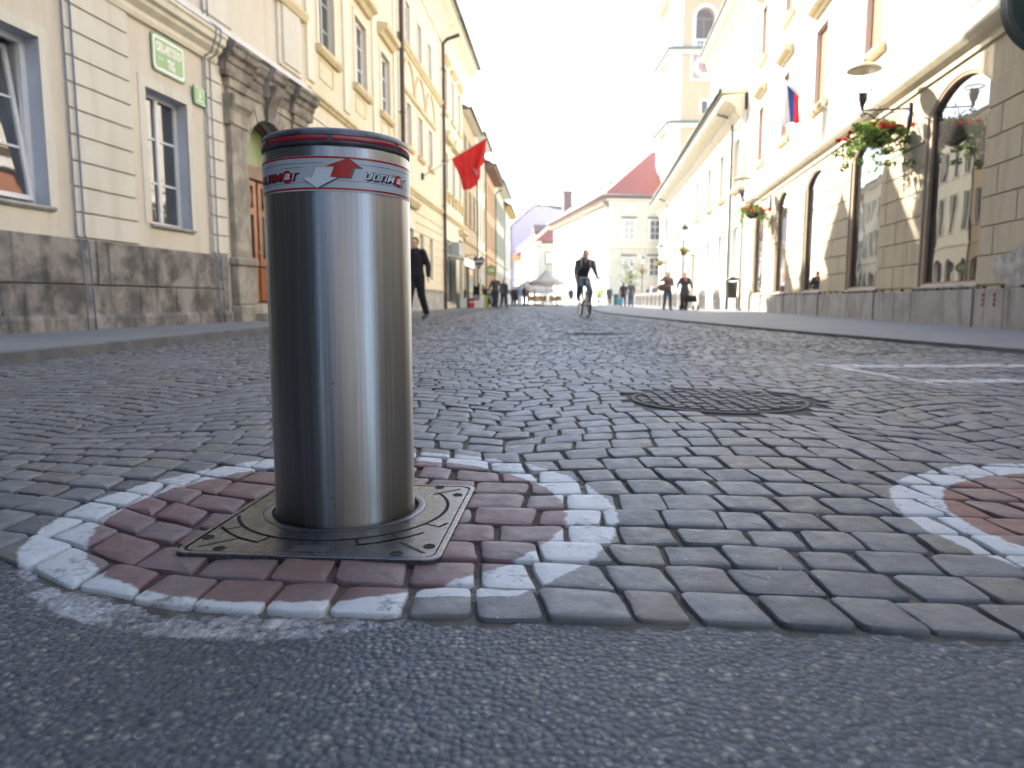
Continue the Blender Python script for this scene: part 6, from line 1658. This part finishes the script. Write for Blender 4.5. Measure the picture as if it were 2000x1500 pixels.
# ------------------------------------------------------------ flower baskets and lamps
LEAF = simple("geranium_leaf", (0.17, 0.25, 0.05), 0.6, 0, .4, .5, 20); FLW = simple("red_geranium", (0.62, 0.035, 0.05), 0.6, 0, .3, .3, 20); BSK = simple("peat_basket", (0.035, 0.022, 0.02), .9)
translucent(LEAF, .5); translucent(FLW, .4)
def leaves(mb, rr, c, rad, n, sz, shape=None):
    for i in range(n):
        while True:
            p = Vector((rr.uniform(-1, 1), rr.uniform(-1, 1), rr.uniform(-1, 1)))
            if p.length <= 1: break
        p = Vector((c[0] + p.x * rad[0], c[1] + p.y * rad[1], c[2] + p.z * rad[2])); a = Vector((rr.gauss(0, 1), rr.gauss(0, 1), rr.gauss(0, 1))).normalized(); b_ = a.orthogonal().normalized(); c2 = a.cross(b_)
        k = sz * rr.uniform(.6, 1.3)
        mb.add([p + b_ * k, p + (b_ * .3 + c2 * .8) * k + a * k * .2, p - b_ * k * .8, p + (b_ * .3 - c2 * .8) * k + a * k * .2], [(0, 1, 2), (0, 2, 3)])
def basket(label, loc, sc, seed, n=900, group=None, trailing=True):
    rr = random.Random(seed); t = thing("flower_basket", label, "flower basket", loc, rr.uniform(0, 6), group)
    mb = MB(); mb.ellipsoid((0, 0, -.02 * sc), (.20 * sc, .20 * sc, .17 * sc), 16, 10); mb.build("bowl", BSK, t, True)
    mb = MB()
    for k in range(17):
        a = 2 * math.pi * k / 17 + rr.uniform(-.2, .2); L_ = rr.uniform(.22, .56) * sc; dr = rr.uniform(-.08, .42) * sc * (1 if trailing else .5)
        for j in range(6):
            q = j / 5; leaves(mb, rr, (math.cos(a) * (.12 * sc + L_ * q), math.sin(a) * (.12 * sc + L_ * q), .14 * sc * (1 - q) - dr * q * q * 1.3 + .03 * sc), (.09 * sc, .09 * sc, .07 * sc), max(2, n // 102), .033 * sc ** .5)
    mb.build("foliage", LEAF, t, recalc=False)
    mb = MB()
    for k in range(26):
        a = rr.uniform(0, 6.28); L_ = rr.uniform(.2, .62) * sc; z = .16 * sc - (L_ / sc) ** 2 * .75 * sc * rr.uniform(.2, 1.0)
        leaves(mb, rr, (math.cos(a) * L_, math.sin(a) * L_, z), (.045 * sc, .045 * sc, .03 * sc), max(4, n // 60), .022 * sc ** .5)
    mb.build("blossom", FLW, t, recalc=False)
    return t
IRON = simple("wrought_iron", (0.045, 0.04, 0.055), .5, .5)
def clear_glass():
    m, nt, b = new_mat("clear_lamp_glass")
    tr = nt.nodes.new("ShaderNodeBsdfTransparent"); gl = nt.nodes.new("ShaderNodeBsdfGlossy"); gl.inputs['Roughness'].default_value = .05
    mx = nt.nodes.new("ShaderNodeMixShader"); mx.inputs[0].default_value = .10
    L(nt, tr.outputs[0], mx.inputs[1]); L(nt, gl.outputs[0], mx.inputs[2]); L(nt, mx.outputs[0], nt.nodes["Material Output"].inputs[0]); return m
LGL = clear_glass()
BRASS = simple("aged_brass_cap", (0.30, 0.27, 0.18), .45, .5)
def bracket_lantern(label, h, q, z, reach=1.05):
    t = thing("bracket_lantern", label, "wall lantern", tuple(h.w(q, 0, z)), math.atan2(h.n[1], h.n[0]))
    # local x points out from the wall
    mb = MB(); mb.box(0.0, .05, -.05, .05, -.42, .10); mb.tube([(.05, 0, .0), (reach, 0, .0)], .017, 8); mb.tube([(.05, 0, -.36), (.25, 0, -.40), (.5, 0, -.25), (.72, 0, -.08), (reach, 0, -.03)], .013, 6)
    for cx, cz, r0, tn in ((.30, -.20, .15, 2.2), (.62, -.12, .085, 1.8), (.84, -.09, .06, 1.6)):
        pts = []
        for i in range(36): a = i / 35 * tn * 2 * math.pi; r = r0 * (1 - .85 * i / 35); pts.append((cx + r * math.cos(a), 0, cz + r * math.sin(a)))
        mb.tube(pts, .009, 5)
    mb.torus((reach, 0, -.06), .035, .01, 'y', 14, 5); mb.build("bracket", IRON, t, True)
    mb = MB(); mb.lathe([(.03, 0), (.035, .08), (.06, .14), (.075, .30)], 16, reach, 0, caps=False)
    for k in range(4):
        a = math.pi / 4 + k * math.pi / 2; mb.tube([(reach + .05 * math.cos(a), .05 * math.sin(a), .1), (reach + .085 * math.cos(a), .085 * math.sin(a), .24), (reach + .155 * math.cos(a), .155 * math.sin(a), .34)], .008, 5)
    mb.torus((reach, 0, .34), .16, .012, 'z', 24, 6); mb.build("holder", IRON, t, True)
    mb = MB(); mb.lathe([(.06, .18), (.10, .30), (.155, .345), (.20, .62), (.205, .70)], 24, reach, 0, caps=False); mb.build("globe", LGL, t, True)
    mb = MB(); mb.lathe([(.30, .70), (.31, .715), (.22, .79), (.10, .84), (.04, .86), (.04, .90), (.001, .93)], 28, reach, 0, caps=False); mb.lathe([(.001, .705), (.30, .70)], 28, reach, 0, caps=False); mb.build("cap", BRASS, t, True, auto=50)
    return t
bracket_lantern("wrought iron wall lantern with big round cap above the nearest flower basket", H4, 4.25, 3.92, .85)
bs = basket("large hanging basket of red geraniums on the nearest wall lantern", tuple(H4.w(4.25, .55, 3.45)), 1.15, 5, 2600)
mb = MB()
for k in range(3): a = k * 2.09; mb.tube([(.17 * math.cos(a), .17 * math.sin(a), .05), (0, 0, .55)], .006, 4)
mb.build("hanger", IRON, bs, True)
bracket_lantern("second wall lantern farther along the shop facade, near its far end", H4, 16.3, 3.95, 1.0)
bs = basket("smaller looking hanging basket of red flowers under the farther wall lantern", tuple(H4.w(16.3, .62, 3.5)), 1.15, 9, 1400)
def street_lamp(label, loc, Hh, seed, blab):
    t = thing("street_lamp", label, "street lamp", loc, 0, "lamp posts with flower baskets")
    mb = MB(); mb.lathe([(.16, 0), (.16, .12), (.11, .2), (.10, .8), (.06, .95), (.045, 1.0), (.038, Hh - .9), (.06, Hh - .86), (.06, Hh - .8), (.03, Hh - .75)], 14, caps=False)
    mb.tube([(-.42, 0, Hh - 1.12), (.42, 0, Hh - 1.12)], .016, 6); mb.build("post", IRON, t, True, auto=50)
    mb = MB(); mb.lathe([(.07, Hh - .75), (.11, Hh - .70), (.20, Hh - .28), (.21, Hh - .26)], 6, caps=False); mb.build("lantern_glass", LGL, t)
    mb = MB(); mb.lathe([(.27, Hh - .26), (.20, Hh - .16), (.07, Hh - .06), (.04, Hh), (.001, Hh + .06)], 12, caps=False); mb.lathe([(.001, Hh - .255), (.27, Hh - .26)], 12, caps=False); mb.build("lantern_cap", IRON, t, True, auto=40)
    basket(blab, (loc[0], loc[1] - .02, loc[2] + Hh - 1.35), .95, seed, 700, "baskets on the lamp posts", False)
for i, (u, d, Hh, w) in enumerate(((1332, 35.5, 4.15, "nearest"), (1288, 50, 4.35, "second"), (1253, 62, 4.3, "third"), (1231, 72, 4.2, "farthest"))):
    x_, y_, _ = wp(u, d); street_lamp("%s street lamp of the row of four by the stone posts" % w, (x_, y_, ZR), Hh, 20 + i, "flower basket round the %s street lamp" % w)

# small pale tree in front of the palace
def tree(label, loc, Hh, cr, seed, n=3500):
    rr = random.Random(seed); t = thing("young_tree", label, "tree", loc)
    mb = MB(); mb.tube([(0, 0, 0), (.03, 0, Hh * .3), (-.04, .02, Hh * .55), (0, 0, Hh * .85)], [.09, .07, .05, .02], 8)
    tips = []
    for k in range(16):
        a = rr.uniform(0, 6.28); z0 = Hh * rr.uniform(.38, .75); L_ = cr * rr.uniform(.5, 1.0); e = (math.cos(a) * L_, math.sin(a) * L_, z0 + L_ * rr.uniform(.2, .9)); mb.tube([(0, 0, z0), (e[0] * .5, e[1] * .5, z0 + (e[2] - z0) * .6), e], [.03, .02, .008], 5); tips.append(e)
    mb.build("trunk", FR_DARK, t, True)
    mb = MB()
    for e in tips + [(e[0] * .5, e[1] * .5, e[2]) for e in tips]: leaves(mb, rr, e, (cr * .30, cr * .30, cr * .2), n // 70, .06)
    mb.build("crown", simple("pale_tree_leaf", (.30, .33, .18), .6, 0, .4, .4, 3), t, recalc=False)
tree("slender young tree with sparse pale leaves behind the lamp row", wp(1229, 76), 4.6, 1.5, 3)
# waste bins
for u, c, w in ((1201, (.02, .05, .06), "dark"), (1206, (.03, .10, .25), "blue"), (1211, (.55, .50, .05), "yellow")):
    x_, y_, _ = wp(u, 64); t = thing("waste_bin", "%s wheeled waste bin beside the distant couple" % w, "waste bin", (x_, y_, 0)); M_ = simple(w + "_bin_plastic", c, .5)
    mb = MB(); mb.ring_strip([[(-.11, -.2, .05), (.11, -.2, .05), (.11, .2, .05), (-.11, .2, .05)], [(-.13, -.26, .95), (.13, -.26, .95), (.13, .26, .95), (-.13, .26, .95)]]); mb.build("body", M_, t)
    mb = MB(); mb.cbox(-.14, .14, -.29, .28, .95, 1.03, .02); mb.build("lid", M_, t)
    mb = MB(); mb.tube([(-.14, .22, .09), (.14, .22, .09)], .09, 12); mb.build("wheel", TYRE, t, True)

# ------------------------------------------------------------ cafe: parasols, wicker chairs, tables
CANV = cloth_mat("parasol_canvas", (0.42, 0.39, 0.36), .08, 3); WOODP = simple("parasol_pole", (.45, .40, .34), .5)
def parasol(label, u, d, r, Hh):
    x_, y_, _ = wp(u, d); t = thing("cafe_parasol", label, "parasol", (x_, y_, 0), R(22), "cafe parasols")
    mb = MB(); n = 8; zt = Hh; ze = Hh - .95
    top = (0, 0, zt)
    for k in range(n):
        a0, a1 = 2*math.pi*k/n, 2*math.pi*(k+1)/n; am = (a0 + a1) / 2
        pts = []
        for q in (0, .33, .66, 1.0):
            sag = .10 * math.sin(q * math.pi); pts.append([(r*q*math.cos(a), r*q*math.sin(a), zt + (ze - zt)*q - sag - (.07*q if a == am else 0)) for a in (a0, am, a1)])
        for i in range(3):
            for j in range(2): mb.quad(pts[i][j], pts[i][j+1], pts[i+1][j+1], pts[i+1][j])
        e = pts[3]
        for j in range(2): mb.quad(e[j], e[j+1], (e[j+1][0], e[j+1][1], e[j+1][2] - .26), (e[j][0], e[j][1], e[j][2] - .26))
    o = mb.build("canopy", CANV, t, recalc=False); m_ = o.modifiers.new("thick", 'SOLIDIFY'); m_.thickness = .012
    mb = MB(); mb.tube([(0, 0, .02), (0, 0, zt + .06)], .03, 10); mb.ellipsoid((0, 0, zt + .09), (.05, .05, .07), 10, 6); mb.build("pole", WOODP, t, True)
    mb = MB(); mb.cbox(-.35, .35, -.35, .35, .0, .09, .02); mb.build("foot", ST_GREY, t)
    mb = MB()
    for k in range(8): a = 2*math.pi*k/8; mb.tube([(0, 0, ze - .05), (r*.6*math.cos(a), r*.6*math.sin(a), zt + (ze-zt)*.6 - .12)], .012, 5)
    mb.build("rib", WOODP, t, True)
parasol("large grey canvas parasol nearest the viewer over the wicker chairs", 1067, 58.5, 1.42, 2.95)
parasol("low pale parasol left of the large grey one, over the dark figures", 1030, 66, 2.0, 2.35)
parasol("pale parasol half hidden behind the large grey one", 1050, 70, 1.6, 2.5)
WICK = simple("wicker", (0.36, 0.27, 0.13), .7, 0, .3, .4, 30)
def wchair():
    t = thing("wicker_chair", "", "chair", (0, 0, 0), 0, "wicker cafe chairs")
    mb = MB(); mb.cbox(-.24, .24, -.24, .22, .40, .46, .015); mb.build("seat", WICK, t)
    mb = MB(); rings = []
    for z, o_ in ((.44, 0), (.84, .05)):
        rings.append([(.26 * math.cos(a), .20 + o_ * 0 + .10 * math.sin(a) - .08 + o_, z - (.16 if abs(math.cos(a)) > .95 else 0) * (z > .6)) for a in [math.pi * i / 10 for i in range(11)]])
    mb.ring_strip(rings, closed=False, caps=False); o = mb.build("backrest", WICK, t); m_ = o.modifiers.new("thick", 'SOLIDIFY'); m_.thickness = .03
    for sx in (-.22, .22):
        for y in (-.21, .19): mb = MB(); mb.tube([(sx, y, 0), (sx * .95, y * .95, .42)], .018, 6); mb.build("leg", WICK, t, True)
    mb = MB()
    for sx in (-.26, .26): mb.tube([(sx, .18, .66), (sx, -.2, .64), (sx * .95, -.22, .42)], .018, 6)
    mb.build("armrest", WICK, t, True); return t
w0_ = wchair(); pos = [(1040, 58, 20), (1045, 58.6, -20), (1051, 57.6, 10), (1056, 58.8, 160), (1060, 58.0, -60), (1080, 58.0, 30), (1086, 57.6, -30), (1091, 58.5, 170), (1096, 58.2, 60)]
wl_ = ["wicker chair at the left end of the left group", "second wicker chair of the left group", "middle wicker chair of the left group", "fourth wicker chair of the left group", "wicker chair of the left group closest to the parasol pole",
       "wicker chair of the right group closest to the parasol pole", "second wicker chair of the right group", "third wicker chair of the right group", "wicker chair at the right end of the right group"]
for i, (u, d, a) in enumerate(pos):
    x_, y_, _ = wp(u, d)
    if i == 0: w0_.location = (x_, y_, 0); w0_.rotation_euler = (0, 0, R(a)); w0_['label'] = wl_[0]
    else: dup(w0_, (x_, y_, 0), R(a), wl_[i])
for u, d, w in ((1050, 59.3, "left"), (1088, 59.2, "right")):
    x_, y_, _ = wp(u, d); t = thing("cafe_table", "small round cafe table amid the %s group of wicker chairs" % w, "table", (x_, y_, 0))
    mb = MB(); mb.lathe([(.001, .70), (.36, .70), (.37, .72), (.36, .74), (.001, .74)], 24, caps=False); mb.build("table_top", WOODP, t, True, auto=40)
    mb = MB(); mb.tube([(0, 0, .03), (0, 0, .70)], .03, 8); mb.lathe([(.2, 0), (.2, .03), (.04, .06)], 16); mb.build("leg", IRON, t, True)

# ------------------------------------------------------------ things along the left shop fronts
def planter(name, label, u, d, w, hgt, col, bush, seed, z=0.06):
    x_, y_, _ = wp(u, d); t = thing(name, label, "planter", (x_, y_, z), R(5), "planters along the left shop front")
    mb = MB(); a, c = w / 2, w / 2 * .86; mb.ring_strip([[(-c, -c, 0), (c, -c, 0), (c, c, 0), (-c, c, 0)], [(-a, -a, hgt), (a, -a, hgt), (a, a, hgt), (-a, a, hgt)], [(-a + .03, -a + .03, hgt), (a - .03, -a + .03, hgt), (a - .03, a - .03, hgt), (-a + .03, a - .03, hgt)], [(-a + .03, -a + .03, hgt - .06), (a - .03, -a + .03, hgt - .06), (a - .03, a - .03, hgt - .06), (-a + .03, a - .03, hgt - .06)]]); mb.build("pot", simple(name + "_paint", col, .4), t)
    if bush:
        rr = random.Random(seed); mb = MB()
        for k in range(9): leaves(mb, rr, (rr.uniform(-a, a) * .6, rr.uniform(-a, a) * .6, hgt + rr.uniform(.1, .9) * bush), (a * .6, a * .6, bush * .3), 130, .035)
        mb.build("bush", simple("box_leaf", (.03, .085, .02), .6, 0, .4, .4, 20), t, recalc=False)
    return t
for k, (u, wd) in enumerate(((912.5, .32), (920, .32))):
    t = planter("red_planter", "%s red planter with a white stripe and low grass like plants" % ("left" if k == 0 else "right"), u, 35.5, .36, .60, (.42, .03, .03), .28, 40 + k)
    mb = MB(); mb.box(-.175, .175, -.178, -.172, .28, .33); mb.build("stripe", SG_W, t)
for k, u in enumerate((929, 938)):
    t = planter("white_planter", "%s white planter with a round green box bush" % ("left" if k == 0 else "right"), u, 36.5, .42, .66, (.62, .60, .60), .52, 50 + k)
    mb = MB(); mb.torus((0, -.215, .45), .05, .012, 'y', 14, 5); mb.build("emblem", FR_GREY, t)
planter("green_planter", "bright green planter at the right end of the planter row", 946.5, 38, .34, .64, (.28, .40, .04), .35, 60)
x_, y_, _ = wp(957, 41)
t = thing("parked_scooter", "dark motor scooter parked beside the green planter", "scooter", (x_, y_, .05), R(75))
DKG = simple("dark_green_fairing", (.05, .06, .05), .35, .2)
for x in (-.55, .55): mb = MB(); mb.torus((x, 0, .24), .19, .06, 'y', 24, 8); mb.build("wheel", TYRE, t, True)
mb = MB(); mb.capsule((-.55, 0, .55), (-.05, 0, .45), .2, .16); mb.capsule((-.05, 0, .32), (.35, 0, .32), .14, .12); mb.capsule((.38, 0, .35), (.42, 0, .85), .14, .12); mb.capsule((.45, 0, .45), (.6, 0, .42), .12, .1); o = mb.build("body", DKG, t); remesh(o, .025)
mb = MB(); mb.capsule((-.6, 0, .76), (-.1, 0, .76), .10, .09, 10, .9); mb.build("seat", TYRE, t, True)
mb = MB(); mb.tube([(.40, -.3, 1.02), (.42, 0, .98), (.40, .3, 1.02)], .018, 6); mb.tube([(.42, 0, .8), (.42, 0, .98)], .03, 6); mb.build("handlebar", IRON, t, True)
# postcard racks
rr = random.Random(77)
def rack(name, label, q0, q1, o0, z0, z1, rowsn, colsn, lab_cat="display rack"):
    h = H3; t = thing(name, label, lab_cat, (h.P[0], h.P[1], 0), math.atan2(h.d[1], h.d[0]))
    mb = MB(); h.bx(mb, q0, q1, o0, o0 + .04, z0, z1)
    for q in (q0, q1 - .04): h.bx(mb, q, q + .04, o0 - .3, o0 + .1, .08, z0)
    mb.build("board", SG_W, t)
    cols = [(.5, .25, .2), (.25, .35, .4), (.6, .55, .5), (.45, .12, .10), (.2, .3, .18), (.5, .35, .5), (.65, .5, .2), (.15, .17, .25)]
    cm = [simple("cards_%d" % k, c, .5, 0, .4, .55, 9) for k, c in enumerate(cols)]
    for i in range(rowsn):
        hh = (z1 - z0) / rowsn; mb = MB(); h.bx(mb, q0 + .01, q1 - .01, o0 + .042, o0 + .07, z0 + i * hh + .02, z0 + (i + 1) * hh - .015); mb.build("card_row", cm[(i * 3 + rr.randrange(3)) % len(cols)], t)
    return t
rack("postcard_rack", "tall souvenir rack with rows of coloured cards left of the shop door", 18.6, 20.7, .75, .55, 1.95, 9, 9)
rack("magazine_rack", "narrower rack crowded with small coloured cards beside the dark shop door", 21.0, 21.6, 1.1, .45, 1.95, 10, 4)
t = thing("shop_awning", "white boxy awning over the souvenir racks", "awning", (H3.P[0], H3.P[1], 0), math.atan2(H3.d[1], H3.d[0]))
mb = MB(); mb.ring_strip([[H3.l(q, o, z) for o, z in ((0.05, 2.5), (0.9, 2.35), (0.9, 1.98), (0.86, 1.98), (0.86, 2.3), (0.05, 2.44))] for q in (17.1, 20.6)]); mb.build("canopy", SG_W, t)
mb = MB(); mb.tube([H3.l(18.5, .86, .08), H3.l(18.5, .86, 2.3)], .045, 8); mb.build("post", FR_DARK, t, True)

# heart shaped hanging sign and round green sign
HT = House.__new__(House)
def hanging(name, label, u, v, d, cat="sign"):
    r_ = ((u - 1000) / 1387, math.cos(R(6.662)) + (750 - v) / 1387 * math.sin(R(6.662)), -math.sin(R(6.662)) + (750 - v) / 1387 * math.cos(R(6.662))); k = d / r_[1]
    return thing(name, label, cat, (r_[0] * k, r_[1] * k, .41 + r_[2] * k))
DKB = simple("dark_board", (.03, .028, .028), .5); GB = simple("grey_lettering", (.5, .5, .5), .5)
t = hanging("heart_sign", "dark heart shaped hanging sign with a silver rim on the tan house", 935, 512, 39.5)
def heart(s):
    P = []
    for i in range(40):
        a = 2*math.pi*i/40; P.append((s * 16 * math.sin(a) ** 3 / 16, s * (13*math.cos(a) - 5*math.cos(2*a) - 2*math.cos(3*a) - math.cos(4*a)) / 14))
    return P
mb = MB(); P = heart(.33); mb.ring_strip([[(x, -.03, z * 1.15) for x, z in P], [(x, .03, z * 1.15) for x, z in P]]); mb.build("rim", GB, t)
mb = MB(); P = heart(.30); mb.ring_strip([[(x, -.04, z * 1.15) for x, z in P], [(x, .04, z * 1.15) for x, z in P]]); mb.build("board", DKB, t)
vs, fs = text_mesh("med", .26, 0, .012); mb = MB(); mb.add([(v[0], -.046, v[1] + .06) for v in vs], fs); mb.build("lettering", GB, t)
mb = MB(); mb.ring_strip([[(-.2, y, -.02 * 0 - .13), (0, y, -.2), (.2, y, -.13), (.2, y, -.17), (0, y, -.245), (-.2, y, -.17)] for y in (-.045, -.041)]); mb.build("ribbon", GB, t)
mb = MB(); mb.tube([(-.75, 0, .40), (.38, 0, .40)], .015, 6); mb.tube([(-.2, 0, .40), (-.2, 0, .3)], .006, 4); mb.tube([(.2, 0, .40), (.2, 0, .3)], .006, 4); mb.build("bracket", IRON, t, True)
t = hanging("round_sign", "round olive green hanging sign with white letters OG", 959, 528, 42)
mb = MB(); mb.ring_strip([[(.30 * math.cos(2*math.pi*i/32), y, .30 * math.sin(2*math.pi*i/32)) for i in range(32)] for y in (-.03, .03)]); mb.build("disc", simple("olive_green_sign", (.22, .27, .03), .5), t)
vs, fs = text_mesh("OG", .30, 0, .014); mb = MB(); mb.add([(v[0] * .8, -.036, v[1]) for v in vs], fs); mb.build("lettering", SG_W, t)
mb = MB()
for k in range(5): mb.box(-.13 + k * .055, -.13 + k * .055 + .035, -.036, -.031, -.22, -.195)
mb.build("small_print", SG_W, t)
mb = MB(); mb.tube([(-.7, 0, .36), (.1, 0, .36)], .014, 6); mb.tube([(0, 0, .36), (0, 0, .29)], .008, 5); mb.build("bracket", IRON, t, True)

# dark green round sign at the frame edge, projecting from the shop wall
t = hanging('projecting_sign', 'dark green round projecting sign cut off by the top right frame corner', 2062, 2, 9.0)
GRS = simple("dark_green_sign", (.045, .07, .065), .45, .2)
mb = MB(); mb.ring_strip([[(.62 * math.cos(2*math.pi*i/48), y, .62 * math.sin(2*math.pi*i/48)) for i in range(48)] for y in (-.07, .07)]); mb.build("disc", GRS, t)
mb = MB(); mb.torus((0, -.06, 0), .60, .03, 'y', 48, 8); mb.build("rim", METAL_C, t, True)
mb = MB(); mb.tube([(.0, 0, 0), (1.0, .05, 0)], .03, 8); mb.build("bracket", IRON, t, True)

# ------------------------------------------------------------ flags
def cloth(mb, fn, nu, nv):
    pts = [[fn(i / nu, j / nv) for i in range(nu + 1)] for j in range(nv + 1)]
    mb.ring_strip(pts, closed=False, caps=False)
a_ = H2.w(12.0, 0.05, 5.0); b_ = H2.w(12.3, 2.4, 6.42)
t = thing("red_flag", "red flag with a small white mark hung from a slanting pole on the yellow facade", "flag", tuple(a_))
mb = MB(); d_ = b_ - a_; mb.tube([(0, 0, 0), tuple(d_ * 1.03)], .018, 8); mb.ellipsoid(d_ * 1.04, (.035,) * 3, 8, 6); mb.build("pole", simple("pale_pole", (.5, .48, .44), .5), t, True)
mb = MB(); mb.tube([(0, 0, -.12), (0, 0, .12)], .05, 8); mb.build("holder", IRON, t, True)
def red(u, v):
    p = d_ * (.46 + .54 * u)
    drop = v * (1.10 - .25 * u)
    fold = .06 * math.sin(u * 9 + v * 3) * v + .13 * math.sin(u * 19 + v) * v * max(0, u - .35) + .03 * math.sin(u * 31 + v * 4) * v
    sw = v * (.55 * (1 - u) - .12 * u)
    return (p.x + sw * .75 + fold, p.y + fold * 1.5, p.z - drop - .38 * v * v * (1 - (2*u - 1) ** 2) )
FRED = translucent(cloth_mat("red_flag_cloth", (.70, .06, .045), .12, 4), .5)
b2 = FRED.node_tree.nodes["Principled BSDF"]; b2.inputs['Subsurface Weight'].default_value = .0
mb = MB(); cloth(mb, red, 30, 18); o = mb.build("cloth", FRED, t, True, recalc=False); m_ = o.modifiers.new("thick", 'SOLIDIFY'); m_.thickness = .004
mb = MB()
q = [red(.52, .60), red(.66, .80), red(.60, .86), red(.56, .72)]
mb.add([(x + .02, y - .03, z) for x, y, z in q] + [(x + .02, y - .036, z) for x, y, z in q], [(0,1,2,3), (4,5,6,7), (0,1,5,4), (1,2,6,5), (2,3,7,6), (3,0,4,7)]); mb.build("emblem", SG_W, t)
a_ = H4.w(10.35, .05, 5.25); b_ = H4.w(10.6, 0.95, 6.35)
t = thing("tricolour_flag", "white, blue and red flag hanging from a pole on the sunlit shop facade", "flag", tuple(a_))
mb = MB(); d_ = b_ - a_; mb.tube([(0, 0, 0), tuple(d_ * 1.03)], .018, 8); mb.build("pole", simple("pale_pole", (.5, .48, .44), .5), t, True)
def tri(k0, k1):
    def f(u, v):
        uu = k0 + (k1 - k0) * u; base = d_ * 1.0
        x = base.x - .04 + .50 * uu * (1 - .1 * v) ; y = base.y + .07 * math.sin(uu * 7 + v * 2.0); z = base.z - .05 - .30 * uu * (1 - v) - v * (1.22 - .2 * uu) + .05 * math.sin(uu * 5)
        return (x + .10 * v, y, z)
    return f
for (k0, k1), c, nm in (((0, .33), (.70, .70, .72), "white_band"), ((.33, .62), (.05, .09, .32), "blue_band"), ((.62, 1.0), (.60, .03, .05), "red_band")):
    mb = MB(); cloth(mb, tri(k0, k1), 10, 16); o = mb.build(nm, translucent(cloth_mat("flag_" + nm, c, .1, 4), .4), t, True, recalc=False); m_ = o.modifiers.new("thick", 'SOLIDIFY'); m_.thickness = .004

# ------------------------------------------------------------ air
mb = MB(); mb.box(-60, 70, -26, 150, -1.1, 36.0)
hz = mb.build("haze", None)
m = bpy.data.materials.new("street_haze"); m.use_nodes = True; nt = m.node_tree; nt.nodes.clear()
vo = nt.nodes.new("ShaderNodeVolumePrincipled"); vo.inputs['Color'].default_value = (.95, .95, .97, 1); vo.inputs['Density'].default_value = HAZE; vo.inputs['Anisotropy'].default_value = 0.3
L(nt, vo.outputs[0], nt.nodes.new("ShaderNodeOutputMaterial").inputs[1]); hz.data.materials.append(m)
tag(hz, "thin bright haze in the air of the street", "haze", None, 'stuff')
